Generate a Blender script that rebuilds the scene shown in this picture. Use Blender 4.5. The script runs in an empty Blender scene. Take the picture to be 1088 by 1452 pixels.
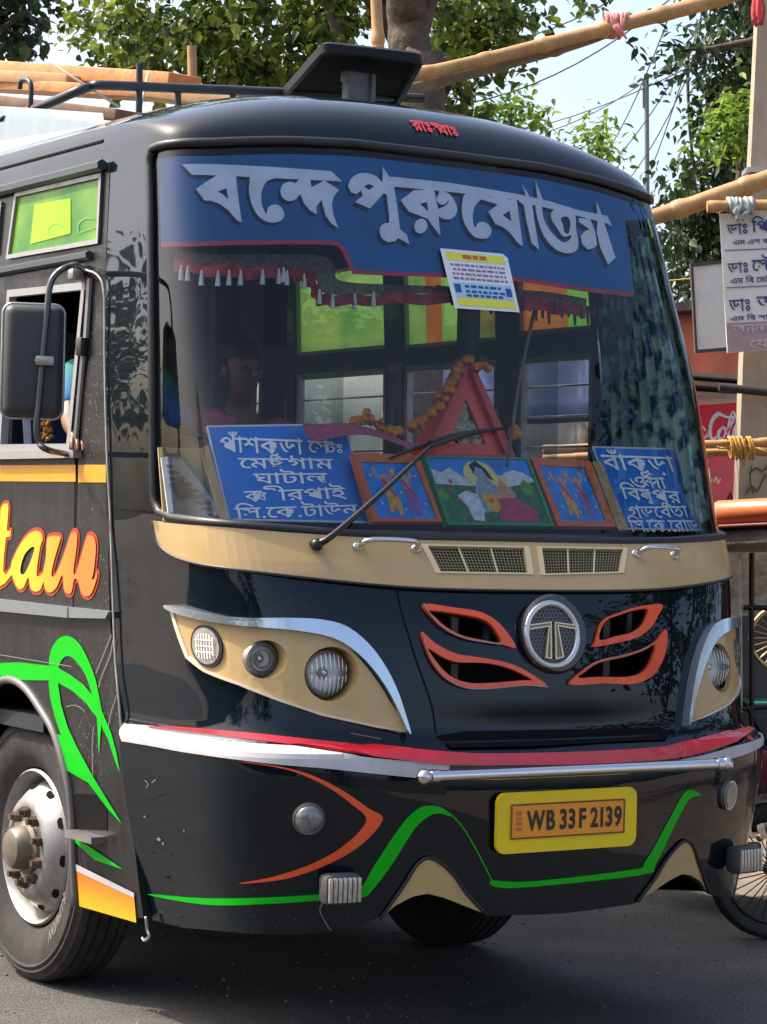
import bpy, bmesh, math, random
import numpy as np
from mathutils import Vector, Matrix
from mathutils.geometry import delaunay_2d_cdt

random.seed(7)
RNG = np.random.default_rng(7)
SC = bpy.context.scene
COL = SC.collection
rad = math.radians

# ------------------------------------------------------------------ camera
F_PX = 3390.0
TH, PI_, RO = rad(32.865), rad(0.248), rad(1.427)
CAM = np.array([-4.994, -6.512, 1.83])
_s, _c = math.sin(TH), math.cos(TH)
FW = np.array([_s * math.cos(PI_), _c * math.cos(PI_), math.sin(PI_)])
_r0 = np.array([_c, -_s, 0.0])
_u0 = np.cross(_r0, FW)
RT = _r0 * math.cos(RO) + _u0 * math.sin(RO)
UP = _u0 * math.cos(RO) - _r0 * math.sin(RO)
cd = bpy.data.cameras.new('camera')
cam = bpy.data.objects.new('camera', cd)
COL.objects.link(cam)
cd.sensor_fit = 'HORIZONTAL'
cd.sensor_width = 36
cd.lens = 36 * F_PX / 1088
cd.clip_start = 0.1
cd.clip_end = 5000
cam.matrix_world = Matrix(((RT[0], UP[0], -FW[0], CAM[0]), (RT[1], UP[1], -FW[1], CAM[1]),
                           (RT[2], UP[2], -FW[2], CAM[2]), (0, 0, 0, 1)))
SC.camera = cam

# ------------------------------------------------------------------ light
SUN_DIR = np.array([-0.44, 0.44, 0.78])           # towards the sun
SUN_DIR = SUN_DIR / np.linalg.norm(SUN_DIR)
w = bpy.data.worlds.new('World')
SC.world = w
w.use_nodes = True
nt = w.node_tree
bg = nt.nodes['Background']
sky = nt.nodes.new('ShaderNodeTexSky')
sky.sky_type = 'NISHITA'
sky.sun_disc = False
sky.sun_elevation = math.asin(SUN_DIR[2])
sky.sun_rotation = math.atan2(SUN_DIR[0], SUN_DIR[1])
sky.air_density = 0.8
sky.dust_density = 5.0
sky.ozone_density = 0.4
nt.links.new(sky.outputs[0], bg.inputs[0])
bg.inputs[1].default_value = 0.15
sd = bpy.data.lights.new('sun', 'SUN')
sd.energy = 2.5
sd.angle = rad(0.53)
sd.color = (1.0, 0.93, 0.82)
sun = bpy.data.objects.new('sun', sd)
COL.objects.link(sun)
sun.rotation_euler = Vector(SUN_DIR).to_track_quat('Z', 'Y').to_euler()
SC.view_settings.view_transform = 'Standard'
SC.view_settings.look = 'None'
SC.view_settings.exposure = 1.42
SC.view_settings.gamma = 1.0
SC.cycles.max_bounces = 8
SC.cycles.transparent_max_bounces = 24


# ------------------------------------------------------------------ pixel <-> world helpers (photo pixels, 1088 x 1452)
def ray(x, y):
    d = FW + RT * (x - 544) / F_PX - UP * (y - 726) / F_PX
    return d / np.linalg.norm(d)


def onX(x, y, X):
    d = ray(x, y)
    return CAM + d * ((X - CAM[0]) / d[0])


def onY(x, y, Y):
    d = ray(x, y)
    return CAM + d * ((Y - CAM[1]) / d[1])


def onZ(x, y, Z):
    d = ray(x, y)
    return CAM + d * ((Z - CAM[2]) / d[2])


def at(x, y, D):
    d = ray(x, y)
    return CAM + d * (D / (d @ FW))


def onP(x, y, o, n):
    d = ray(x, y)
    return CAM + d * (((np.asarray(o) - CAM) @ n) / (d @ n))


def proj(P):
    d = np.asarray(P, float) - CAM
    D = d @ FW
    return np.stack([544 + F_PX * (d @ RT) / D, 726 - F_PX * (d @ UP) / D], -1)


def Z(ox, oy, sc, pts):
    return [(ox + p[0] / sc, oy + p[1] / sc) for p in pts]


def nrm(v):
    v = np.asarray(v, float)
    return v / np.linalg.norm(v)


# ------------------------------------------------------------------ materials
MATS = {}


def mat(name, col, rough=0.5, metal=0.0, coat=0.0, noise=0.0, nscale=8.0, bump=0.0, bscale=40.0, spec=0.5,
        dirt=None, rnoise=0.0, emit=0.0, coat_rough=0.03, coat_ior=1.5, speck=None, ripple=0.0):
    if name in MATS:
        return MATS[name]
    m = bpy.data.materials.new(name)
    m.use_nodes = True
    t = m.node_tree
    b = t.nodes['Principled BSDF']
    b.inputs['Base Color'].default_value = (*col, 1)
    b.inputs['Roughness'].default_value = rough
    b.inputs['Metallic'].default_value = metal
    b.inputs['Coat Weight'].default_value = coat
    b.inputs['Coat Roughness'].default_value = coat_rough
    b.inputs['Coat IOR'].default_value = coat_ior
    b.inputs['Specular IOR Level'].default_value = spec
    tc = t.nodes.new('ShaderNodeTexCoord')
    last = None
    if noise > 0 or dirt or rnoise > 0:
        nz = t.nodes.new('ShaderNodeTexNoise')
        nz.inputs['Scale'].default_value = nscale
        nz.inputs['Detail'].default_value = 8
        nz.inputs['Roughness'].default_value = 0.65
        t.links.new(tc.outputs['Object'], nz.inputs['Vector'])
    if noise > 0:
        mx = t.nodes.new('ShaderNodeMix')
        mx.data_type = 'RGBA'
        mx.inputs[6].default_value = (*[c * (1 - noise) for c in col], 1)
        mx.inputs[7].default_value = (*[min(1, c * (1 + noise)) for c in col], 1)
        rm = t.nodes.new('ShaderNodeMapRange')
        rm.inputs[1].default_value = 0.3
        rm.inputs[2].default_value = 0.7
        t.links.new(nz.outputs[0], rm.inputs[0])
        t.links.new(rm.outputs[0], mx.inputs[0])
        t.links.new(mx.outputs[2], b.inputs['Base Color'])
        last = mx.outputs[2]
    if dirt:                                            # (colour, amount): dust in streaks and blotches
        dc, amt = dirt
        mp = t.nodes.new('ShaderNodeMapping')
        mp.inputs['Scale'].default_value = (6, 6, 1.2)
        t.links.new(tc.outputs['Object'], mp.inputs[0])
        n2 = t.nodes.new('ShaderNodeTexNoise')
        n2.inputs['Scale'].default_value = 2.2
        n2.inputs['Detail'].default_value = 10
        n2.inputs['Roughness'].default_value = 0.7
        t.links.new(mp.outputs[0], n2.inputs['Vector'])
        r2 = t.nodes.new('ShaderNodeMapRange')
        r2.inputs[1].default_value = 0.42
        r2.inputs[2].default_value = 0.8
        r2.inputs[3].default_value = amt * 0.15
        r2.inputs[4].default_value = amt
        t.links.new(n2.outputs[0], r2.inputs[0])
        m2 = t.nodes.new('ShaderNodeMix')
        m2.data_type = 'RGBA'
        m2.inputs[6].default_value = (*col, 1)
        m2.inputs[7].default_value = (*dc, 1)
        if last:
            t.links.new(last, m2.inputs[6])
        t.links.new(r2.outputs[0], m2.inputs[0])
        t.links.new(m2.outputs[2], b.inputs['Base Color'])
        r3 = t.nodes.new('ShaderNodeMapRange')
        r3.inputs[3].default_value = rough
        r3.inputs[4].default_value = min(1, rough + 0.5)
        t.links.new(r2.outputs[0], r3.inputs[0])
        t.links.new(r3.outputs[0], b.inputs['Roughness'])
        r4 = t.nodes.new('ShaderNodeMapRange')
        r4.inputs[3].default_value = coat
        r4.inputs[4].default_value = 0
        t.links.new(r2.outputs[0], r4.inputs[0])
        t.links.new(r4.outputs[0], b.inputs['Coat Weight'])
        last = m2.outputs[2]
    elif rnoise > 0:
        r3 = t.nodes.new('ShaderNodeMapRange')
        r3.inputs[1].default_value = 0.3
        r3.inputs[2].default_value = 0.7
        r3.inputs[3].default_value = max(0.02, rough - rnoise)
        r3.inputs[4].default_value = rough + rnoise
        t.links.new(nz.outputs[0], r3.inputs[0])
        t.links.new(r3.outputs[0], b.inputs['Roughness'])
    if speck:                                           # fine spatter of dried mud and fly specks
        sc_, th_ = speck
        n5 = t.nodes.new('ShaderNodeTexNoise')
        n5.inputs['Scale'].default_value = 95
        n5.inputs['Detail'].default_value = 2
        t.links.new(tc.outputs['Object'], n5.inputs['Vector'])
        n6 = t.nodes.new('ShaderNodeTexNoise')
        n6.inputs['Scale'].default_value = 2.1
        n6.inputs['Detail'].default_value = 4
        t.links.new(tc.outputs['Object'], n6.inputs['Vector'])
        ml = t.nodes.new('ShaderNodeMath')
        ml.operation = 'MULTIPLY_ADD'
        ml.inputs[1].default_value = 0.35
        t.links.new(n6.outputs[0], ml.inputs[0])
        t.links.new(n5.outputs[0], ml.inputs[2])
        r5 = t.nodes.new('ShaderNodeMapRange')
        r5.inputs[1].default_value = th_ + 0.13
        r5.inputs[2].default_value = th_ + 0.20
        r5.inputs[4].default_value = 0.6
        t.links.new(ml.outputs[0], r5.inputs[0])
        m5 = t.nodes.new('ShaderNodeMix')
        m5.data_type = 'RGBA'
        t.links.new(last, m5.inputs[6])
        m5.inputs[7].default_value = (*sc_, 1)
        t.links.new(r5.outputs[0], m5.inputs[0])
        t.links.new(m5.outputs[2], b.inputs['Base Color'])
    if bump > 0:
        nb = t.nodes.new('ShaderNodeTexNoise')
        nb.inputs['Scale'].default_value = bscale
        nb.inputs['Detail'].default_value = 6
        t.links.new(tc.outputs['Object'], nb.inputs['Vector'])
        bp = t.nodes.new('ShaderNodeBump')
        bp.inputs['Strength'].default_value = bump
        bp.inputs['Distance'].default_value = 0.02
        t.links.new(nb.outputs[0], bp.inputs['Height'])
        t.links.new(bp.outputs[0], b.inputs['Normal'])
    if ripple > 0:                                     # hand-beaten panels: slow waves that bend the mirror image
        nr = t.nodes.new('ShaderNodeTexNoise')
        nr.inputs['Scale'].default_value = 1.9
        nr.inputs['Detail'].default_value = 2
        t.links.new(tc.outputs['Object'], nr.inputs['Vector'])
        br_ = t.nodes.new('ShaderNodeBump')
        br_.inputs['Strength'].default_value = 1.0
        br_.inputs['Distance'].default_value = ripple
        t.links.new(nr.outputs[0], br_.inputs['Height'])
        t.links.new(br_.outputs[0], b.inputs['Coat Normal'])
    if emit > 0:
        b.inputs['Emission Color'].default_value = (*col, 1)
        b.inputs['Emission Strength'].default_value = emit
    MATS[name] = m
    return m


def mat_grad(name, c0, c1, axis, a0, a1, rough=0.4, coat=0.3):
    m = mat(name, c0, rough, coat=coat)
    t = m.node_tree
    b = t.nodes['Principled BSDF']
    tc = [n for n in t.nodes if n.type == 'TEX_COORD'][0]
    sp = t.nodes.new('ShaderNodeSeparateXYZ')
    t.links.new(tc.outputs['Object'], sp.inputs[0])
    mr = t.nodes.new('ShaderNodeMapRange')
    mr.inputs[1].default_value = a0
    mr.inputs[2].default_value = a1
    t.links.new(sp.outputs[axis], mr.inputs[0])
    mx = t.nodes.new('ShaderNodeMix')
    mx.data_type = 'RGBA'
    mx.inputs[6].default_value = (*c0, 1)
    mx.inputs[7].default_value = (*c1, 1)
    t.links.new(mr.outputs[0], mx.inputs[0])
    t.links.new(mx.outputs[2], b.inputs['Base Color'])
    return m


def mat_glass(name, tint=(0.8, 0.85, 0.85), rough=0.0, ior=1.5, boost=1.0, dust=0.0):
    m = bpy.data.materials.new(name)
    m.use_nodes = True
    t = m.node_tree
    t.nodes.clear()
    o = t.nodes.new('ShaderNodeOutputMaterial')
    tr = t.nodes.new('ShaderNodeBsdfTransparent')
    tr.inputs[0].default_value = (*tint, 1)
    gl = t.nodes.new('ShaderNodeBsdfGlossy')
    gl.inputs['Roughness'].default_value = rough
    fr = t.nodes.new('ShaderNodeFresnel')
    fr.inputs[0].default_value = ior
    mul = t.nodes.new('ShaderNodeMath')
    mul.operation = 'MULTIPLY'
    mul.inputs[1].default_value = boost
    mul.use_clamp = True
    t.links.new(fr.outputs[0], mul.inputs[0])
    mx = t.nodes.new('ShaderNodeMixShader')
    t.links.new(mul.outputs[0], mx.inputs[0])
    t.links.new(tr.outputs[0], mx.inputs[1])
    t.links.new(gl.outputs[0], mx.inputs[2])
    outp = mx.outputs[0]
    if dust > 0:
        df = t.nodes.new('ShaderNodeBsdfDiffuse')
        df.inputs[0].default_value = (0.45, 0.43, 0.40, 1)
        tc = t.nodes.new('ShaderNodeTexCoord')
        nz = t.nodes.new('ShaderNodeTexNoise')
        nz.inputs['Scale'].default_value = 3
        nz.inputs['Detail'].default_value = 10
        t.links.new(tc.outputs['Object'], nz.inputs['Vector'])
        mr = t.nodes.new('ShaderNodeMapRange')
        mr.inputs[1].default_value = 0.35
        mr.inputs[2].default_value = 0.8
        mr.inputs[3].default_value = dust * 0.3
        mr.inputs[4].default_value = dust
        t.links.new(nz.outputs[0], mr.inputs[0])
        m2 = t.nodes.new('ShaderNodeMixShader')
        t.links.new(mr.outputs[0], m2.inputs[0])
        t.links.new(outp, m2.inputs[1])
        t.links.new(df.outputs[0], m2.inputs[2])
        outp = m2.outputs[0]
    t.links.new(outp, o.inputs[0])
    MATS[name] = m
    return m


def mat_thin(name, col, trans=0.5, clear=0.0, noise=0.3, nscale=6.0, col2=None, rough=0.6, attr=False, spec=0.3, crisp=0.2):
    """thin sheet: diffuse/gloss front, light shining through, optionally part clear"""
    m = bpy.data.materials.new(name)
    m.use_nodes = True
    t = m.node_tree
    b = t.nodes['Principled BSDF']
    b.inputs['Roughness'].default_value = rough
    b.inputs['Specular IOR Level'].default_value = spec
    o = [n for n in t.nodes if n.type == 'OUTPUT_MATERIAL'][0]
    tl = t.nodes.new('ShaderNodeBsdfTranslucent')
    mx = t.nodes.new('ShaderNodeMixShader')
    mx.inputs[0].default_value = trans
    t.links.new(b.outputs[0], mx.inputs[1])
    t.links.new(tl.outputs[0], mx.inputs[2])
    c = t.nodes.new('ShaderNodeMix')
    c.data_type = 'RGBA'
    c.inputs[6].default_value = (*[q * (1 - noise) for q in col], 1)
    c.inputs[7].default_value = (*(col2 or [min(1, q * (1 + noise)) for q in col]), 1)
    if attr:
        at_ = t.nodes.new('ShaderNodeAttribute')
        at_.attribute_name = 'tone'
        t.links.new(at_.outputs['Fac'], c.inputs[0])
    else:
        tc = t.nodes.new('ShaderNodeTexCoord')
        nz = t.nodes.new('ShaderNodeTexNoise')
        nz.inputs['Scale'].default_value = nscale
        nz.inputs['Detail'].default_value = 6
        t.links.new(tc.outputs['Object'], nz.inputs['Vector'])
        mr = t.nodes.new('ShaderNodeMapRange')
        mr.inputs[1].default_value = 0.5 - crisp
        mr.inputs[2].default_value = 0.5 + crisp
        t.links.new(nz.outputs[0], mr.inputs[0])
        t.links.new(mr.outputs[0], c.inputs[0])
    t.links.new(c.outputs[2], b.inputs['Base Color'])
    t.links.new(c.outputs[2], tl.inputs[0])
    last = mx.outputs[0]
    if clear > 0:
        tr = t.nodes.new('ShaderNodeBsdfTransparent')
        tr.inputs[0].default_value = (*[min(1, q * 1.3 + 0.1) for q in col], 1)
        m2 = t.nodes.new('ShaderNodeMixShader')
        m2.inputs[0].default_value = clear
        t.links.new(last, m2.inputs[1])
        t.links.new(tr.outputs[0], m2.inputs[2])
        last = m2.outputs[0]
    t.links.new(last, o.inputs[0])
    MATS[name] = m
    return m


PAINT = mat('bus_paint', (0.0006, 0.0046, 0.0085), 0.4, coat=1.0, spec=0.02, dirt=((0.08, 0.078, 0.07), 0.022), coat_rough=0.015, coat_ior=1.40, speck=((0.10, 0.095, 0.08), 0.79), ripple=0.006)
SIDE = mat('side_paint', (0.007, 0.007, 0.0075), 0.40, coat=0.2, spec=0.2, dirt=((0.12, 0.115, 0.105), 0.22), speck=((0.22, 0.2, 0.17), 0.72))
BLACK = mat('black_rubber', (0.010, 0.010, 0.011), 0.45, noise=0.3)
MATTE = mat('matte_black', (0.006, 0.006, 0.006), 0.9, spec=0.1)
BEIGE = mat('beige_paint', (0.46, 0.305, 0.12), 0.33, coat=0.35, noise=0.10, nscale=3, dirt=((0.30, 0.24, 0.15), 0.35))
RED = mat('red_paint', (0.62, 0.012, 0.03), 0.35, coat=0.4, noise=0.1)
WHITE = mat('white_paint', (0.46, 0.46, 0.48), 0.4, noise=0.1, dirt=((0.25, 0.23, 0.2), 0.5))
GREEN = mat('green_vinyl', (0.0, 0.40, 0.006), 0.4, coat=0.0, spec=0.2, noise=0.08)
ORANGE = mat('orange_vinyl', (0.72, 0.075, 0.010), 0.35, coat=0.3, noise=0.08)
CHROME = mat('chrome', (0.62, 0.61, 0.60), 0.14, metal=1.0, rnoise=0.06, nscale=20)
STEEL = mat('dull_steel', (0.42, 0.41, 0.39), 0.38, metal=0.9, noise=0.2, nscale=14)
SILVER = mat('silver_paint', (0.50, 0.57, 0.64), 0.16, metal=0.8, coat=0.3)
ALU = mat('window_aluminium', (0.30, 0.30, 0.31), 0.45, metal=0.4, dirt=((0.22, 0.17, 0.12), 0.6))
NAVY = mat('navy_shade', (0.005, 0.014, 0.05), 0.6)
BLUEB = mat('banner_blue', (0.003, 0.115, 0.32), 0.55, noise=0.25, nscale=2)
LETTER = mat('banner_letter', (0.74, 0.76, 0.82), 0.5, noise=0.1)
BOARD = mat('board_blue', (0.002, 0.17, 0.62), 0.4, noise=0.08)
WTEXT = mat('board_letter', (0.85, 0.87, 0.9), 0.5)
WOOD = mat('pale_wood', (0.48, 0.31, 0.13), 0.6, noise=0.25, nscale=12)
DARK = mat('dark_interior', (0.012, 0.016, 0.022), 0.75, noise=0.3)
YELLOW = mat('plate_yellow', (0.80, 0.58, 0.0), 0.4, noise=0.05)
PLATE = mat('plate_orange', (0.82, 0.30, 0.02), 0.45, noise=0.06)
RUBBER = mat('tyre_rubber', (0.016, 0.015, 0.014), 0.85, noise=0.4, nscale=18, bump=0.15, bscale=90,
             dirt=((0.09, 0.075, 0.06), 0.5))
RIM = mat('rim_silver', (0.36, 0.355, 0.345), 0.34, metal=0.6, noise=0.25, nscale=7, dirt=((0.12, 0.095, 0.07), 0.7))
BAMBOO = mat('bamboo', (0.50, 0.33, 0.14), 0.5, noise=0.4, nscale=5)
BAMBOO_D = mat('weathered_bamboo', (0.17, 0.14, 0.10), 0.7, noise=0.4, nscale=5)
GLASS = mat_glass('windscreen_glass', (0.93, 0.96, 0.97), 0.0, 1.45, 1.0, dust=0.006)
LENS = mat_glass('lamp_glass', (0.95, 0.96, 0.96), 0.03, 1.5, 1.1)
SKIN = mat('skin', (0.17, 0.075, 0.038), 0.5, noise=0.1, bump=0.05)
HAIR = mat('hair', (0.010, 0.008, 0.007), 0.55)


# ------------------------------------------------------------------ object helpers
def tag(o, label=None, cat=None, group=None, kind=None):
    if label: o['label'] = label
    if cat: o['category'] = cat
    if group: o['group'] = group
    if kind: o['kind'] = kind
    return o


ORG = {}


def thing(name, label, cat, loc, group=None):
    o = bpy.data.objects.new(name, None)
    o.empty_display_size = 0.1
    COL.objects.link(o)
    o.location = tuple(loc)
    ORG[o.name] = np.asarray(loc, float)
    return tag(o, label, cat, group)


def origin(parent):
    while parent is not None:
        if parent.name in ORG:
            return ORG[parent.name]
        parent = parent.parent
    return np.zeros(3)


def OB(name, V, Fc, m, parent=None, smooth=False, angle=None):
    V = np.asarray(V, float).reshape(-1, 3)
    if parent is not None:
        o_ = origin(parent)
    else:
        o_ = np.array([V[:, 0].mean(), V[:, 1].mean(), V[:, 2].min()]) if len(V) else np.zeros(3)
    me = bpy.data.meshes.new(name)
    me.from_pydata([tuple(v) for v in (V - o_)], [], [tuple(int(i) for i in f) for f in Fc])
    me.materials.append(m)
    if smooth:
        me.polygons.foreach_set('use_smooth', [True] * len(me.polygons))
        if angle:
            me.set_sharp_from_angle(angle=rad(angle))
    me.update()
    ob = bpy.data.objects.new(name, me)
    COL.objects.link(ob)
    if parent is not None:
        ob.parent = parent
    else:
        ob.location = tuple(o_)
        ORG[ob.name] = o_
    return ob


class MB:
    """collects shapes that belong to ONE mesh"""

    def __init__(self):
        self.V, self.F = [], []

    def add(self, V, Fc):
        b = len(self.V)
        self.V += [tuple(map(float, v)) for v in V]
        self.F += [tuple(b + int(i) for i in f) for f in Fc]
        return self

    def box(self, c, size, ax=None, bev=0.0):
        c = np.asarray(c, float)
        A = np.eye(3) if ax is None else np.asarray(ax, float)
        h = np.asarray(size, float) / 2
        if bev <= 0:
            P = [c + A[0] * sx * h[0] + A[1] * sy * h[1] + A[2] * sz * h[2] for sx in (-1, 1) for sy in (-1, 1) for sz in (-1, 1)]
            return self.add(P, [(0, 1, 3, 2), (4, 6, 7, 5), (0, 4, 5, 1), (2, 3, 7, 6), (0, 2, 6, 4), (1, 5, 7, 3)])
        bm = bmesh.new()
        bmesh.ops.create_cube(bm, size=1)
        for v in bm.verts:
            v.co = Vector((v.co.x * size[0], v.co.y * size[1], v.co.z * size[2]))
        bmesh.ops.bevel(bm, geom=bm.edges[:], offset=min(bev, min(size) * 0.45), segments=2, affect='EDGES', profile=0.5)
        bm.verts.ensure_lookup_table()
        P = [c + A[0] * v.co.x + A[1] * v.co.y + A[2] * v.co.z for v in bm.verts]
        Fc = [[v.index for v in f.verts] for f in bm.faces]
        bm.free()
        return self.add(P, Fc)

    def tube(self, pts, r, n=10, caps=True, closed=False, flat=None):
        P = np.asarray(pts, float)
        k = len(P)
        R = np.full(k, r) if np.isscalar(r) else np.asarray(r, float)
        V, Fc = [], []
        prev = None
        for i in range(k):
            if closed:
                t = P[(i + 1) % k] - P[i - 1]
            else:
                t = P[min(i + 1, k - 1)] - P[max(i - 1, 0)]
            t = nrm(t)
            if prev is None:
                a = np.array([0, 0, 1.0]) if abs(t[2]) < 0.9 else np.array([1.0, 0, 0])
            else:
                a = prev
            a = nrm(a - t * (a @ t))
            prev = a
            b = np.cross(t, a)
            for j in range(n):
                q = 2 * math.pi * j / n
                V.append(P[i] + R[i] * (a * math.cos(q) + b * math.sin(q)))
        for i in range(k if closed else k - 1):
            i2 = (i + 1) % k
            for j in range(n):
                Fc.append((i * n + j, i * n + (j + 1) % n, i2 * n + (j + 1) % n, i2 * n + j))
        if caps and not closed:
            Fc.append(tuple(range(n))[::-1])
            Fc.append(tuple((k - 1) * n + j for j in range(n)))
        return self.add(V, Fc)

    def lathe(self, c, axis, prof, n=48, start=None, closed=False):
        """prof: list of (radius, distance along axis)"""
        c = np.asarray(c, float)
        axis = nrm(axis)
        a = np.array([0, 0, 1.0]) if abs(axis[2]) < 0.9 else np.array([1.0, 0, 0])
        a = nrm(a - axis * (a @ axis))
        b = np.cross(axis, a)
        V, Fc = [], []
        for (r, h) in prof:
            for j in range(n):
                q = 2 * math.pi * j / n
                V.append(c + axis * h + r * (a * math.cos(q) + b * math.sin(q)))
        for i in range(len(prof) - 1):
            for j in range(n):
                Fc.append((i * n + j, i * n + (j + 1) % n, (i + 1) * n + (j + 1) % n, (i + 1) * n + j))
        return self.add(V, Fc)

    def ball(self, c, r, ax=None, nu=14, nv=9):
        c = np.asarray(c, float)
        r3 = np.full(3, r) if np.isscalar(r) else np.asarray(r, float)
        A = np.eye(3) if ax is None else np.asarray(ax, float)
        V, Fc = [], []
        for i in range(nv + 1):
            p = math.pi * i / nv
            for j in range(nu):
                q = 2 * math.pi * j / nu
                d = np.array([math.sin(p) * math.cos(q), math.sin(p) * math.sin(q), math.cos(p)]) * r3
                V.append(c + d[0] * A[0] + d[1] * A[1] + d[2] * A[2])
        for i in range(nv):
            for j in range(nu):
                Fc.append((i * nu + j, i * nu + (j + 1) % nu, (i + 1) * nu + (j + 1) % nu, (i + 1) * nu + j))
        return self.add(V, Fc)

    def quad(self, a, b, c, d):
        return self.add([a, b, c, d], [(0, 1, 2, 3)])

    def build(self, name, m, parent=None, smooth=False, angle=40):
        return OB(name, self.V, self.F, m, parent, smooth, angle)


def cr(pts, n=6, closed=False):
    """Catmull-Rom through points"""
    P = np.asarray(pts, float)
    k = len(P)
    out = []
    for i in range(k if closed else k - 1):
        p0 = P[(i - 1) % k] if closed or i > 0 else 2 * P[0] - P[1]
        p1, p2 = P[i], P[(i + 1) % k]
        p3 = P[(i + 2) % k] if closed or i + 2 < k else 2 * P[-1] - P[-2]
        for j in range(n):
            t = j / n
            out.append(0.5 * ((2 * p1) + (-p0 + p2) * t + (2 * p0 - 5 * p1 + 4 * p2 - p3) * t * t + (-p0 + 3 * p1 - 3 * p2 + p3) * t ** 3))
    if not closed:
        out.append(P[-1])
    return np.array(out)


def stroke(pts, wd, n=6, smooth=True):
    """polygon of a brush stroke with the given width(s)"""
    P = np.asarray(pts, float)
    W = np.full(len(P), wd) if np.isscalar(wd) else np.asarray(wd, float)
    if smooth and len(P) > 2:
        Q = cr(P, n)
        W = np.interp(np.linspace(0, len(P) - 1, len(Q)), np.arange(len(P)), W)
        P = Q
    T = np.gradient(P, axis=0)
    T /= np.linalg.norm(T, axis=1)[:, None] + 1e-9
    N = np.stack([-T[:, 1], T[:, 0]], -1)
    return np.concatenate([P + N * W[:, None] / 2, (P - N * W[:, None] / 2)[::-1]])


def ell(cx, cy, rx, ry, rot=0, n=28):
    q = np.linspace(0, 2 * np.pi, n, endpoint=False)
    c, s = math.cos(rad(rot)), math.sin(rad(rot))
    x, y = rx * np.cos(q), ry * np.sin(q)
    return np.stack([cx + x * c - y * s, cy + x * s + y * c], -1)


def inside(pts, loops):
    x, y = pts[:, 0], pts[:, 1]
    r = np.zeros(len(pts), bool)
    for L in loops:
        a, b = L, np.roll(L, -1, 0)
        for (x0, y0), (x1, y1) in zip(a, b):
            if y0 == y1: continue
            m = ((y0 > y) != (y1 > y)) & (x < (x1 - x0) * (y - y0) / (y1 - y0) + x0)
            r ^= m
    return r


def densify(L, step):
    L = np.asarray(L, float)
    out = []
    for a, b in zip(L, np.roll(L, -1, 0)):
        d = np.linalg.norm(b - a)
        if d < 1e-6: continue
        k = max(1, int(math.ceil(d / step)))
        for j in range(k):
            out.append(a + (b - a) * j / k)
    return np.array(out)


# ------------------------------------------------------------------ surfaces of the bus
def mono(xk, yk, x):
    """monotone cubic interpolation"""
    xk, yk = np.asarray(xk, float), np.asarray(yk, float)
    h = np.diff(xk)
    d = np.diff(yk) / h
    mk = np.zeros(len(xk))
    for i in range(1, len(xk) - 1):
        if d[i - 1] * d[i] > 0:
            w1, w2 = 2 * h[i] + h[i - 1], h[i] + 2 * h[i - 1]
            mk[i] = (w1 + w2) / (w1 / d[i - 1] + w2 / d[i])
    mk[0], mk[-1] = d[0], d[-1]
    x = np.clip(x, xk[0], xk[-1])
    i = np.clip(np.searchsorted(xk, x) - 1, 0, len(h) - 1)
    t = (x - xk[i]) / h[i]
    return ((1 + 2 * t) * (1 - t) ** 2 * yk[i] + t * (1 - t) ** 2 * h[i] * mk[i] + t * t * (3 - 2 * t) * yk[i + 1]
            + t * t * (t - 1) * h[i] * mk[i + 1])


# t, centre z, centre Y, edge z, seam Y, half width, corner sharpness
ROWS = np.array([
    (0.30, 0.30, 0.050, 0.30, 1.02, 1.030, 1.30),
    (0.50, 0.50, 0.010, 0.50, 1.04, 1.075, 1.28),
    (0.80, 0.80, 0.000, 0.80, 1.08, 1.140, 1.12),
    (1.062, 1.062, 0.020, 1.062, 1.11, 1.165, 1.00),
    (1.074, 1.074, 0.034, 1.074, 1.12, 1.150, 1.00),
    (1.090, 1.090, 0.066, 1.090, 1.14, 1.125, 1.05),
    (1.25, 1.25, 0.082, 1.25, 1.19, 1.132, 1.28),
    (1.46, 1.46, 0.120, 1.46, 1.25, 1.134, 1.22),
    (1.66, 1.66, 0.215, 1.66, 1.27, 1.140, 0.95),
    (1.80, 1.80, 0.300, 1.80, 1.285, 1.146, 0.85),
    (2.30, 2.30, 0.480, 2.30, 1.325, 1.148, 0.82),
    (2.80, 2.80, 0.665, 2.80, 1.38, 1.126, 0.90),
    (3.19, 3.19, 0.805, 3.16, 1.42, 1.100, 1.00),
    (3.25, 3.25, 0.835, 3.19, 1.43, 1.098, 1.00),
    (3.33, 3.33, 0.905, 3.22, 1.44, 1.094, 1.00),
    (3.43, 3.40, 1.040, 3.245, 1.45, 1.090, 1.00),
    (3.55, 3.445, 1.240, 3.26, 1.46, 1.086, 1.00),
    (3.70, 3.475, 1.500, 3.27, 1.58, 1.083, 1.00),
    (3.90, 3.485, 1.790, 3.275, 1.80, 1.080, 1.00)])
EXP_P, EXP_K = 1.8, 0.108
_g = np.unique(np.concatenate([np.linspace(0, 0.97, 260), (1 - (1 - np.linspace(0.25, 1, 260)) ** (1 / EXP_K)) ** (1 / EXP_P)]))
_b = 1 - np.clip(1 - _g ** EXP_P, 0, 1) ** EXP_K
_L = np.concatenate([[0], np.cumsum(np.hypot(np.diff(_g * 1.12), np.diff(_b * 0.98)))])
A_MAX = _L[-1]


def S_front(a, t):
    a, t = np.asarray(a, float), np.asarray(t, float)
    aa = np.clip(np.abs(a), 0, A_MAX)
    g, b = np.interp(aa, _L, _g), np.interp(aa, _L, _b)
    zc, yc, ze, ye, wd, kk = [mono(ROWS[:, 0], ROWS[:, i], t) for i in (1, 2, 3, 4, 5, 6)]
    b = 1 - np.clip(1 - b, 0, 1) ** kk
    return np.stack([np.sign(a) * g * wd, yc + (ye - yc) * b, ze + (zc - ze) * (1 - g ** 2.6)], -1)


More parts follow.
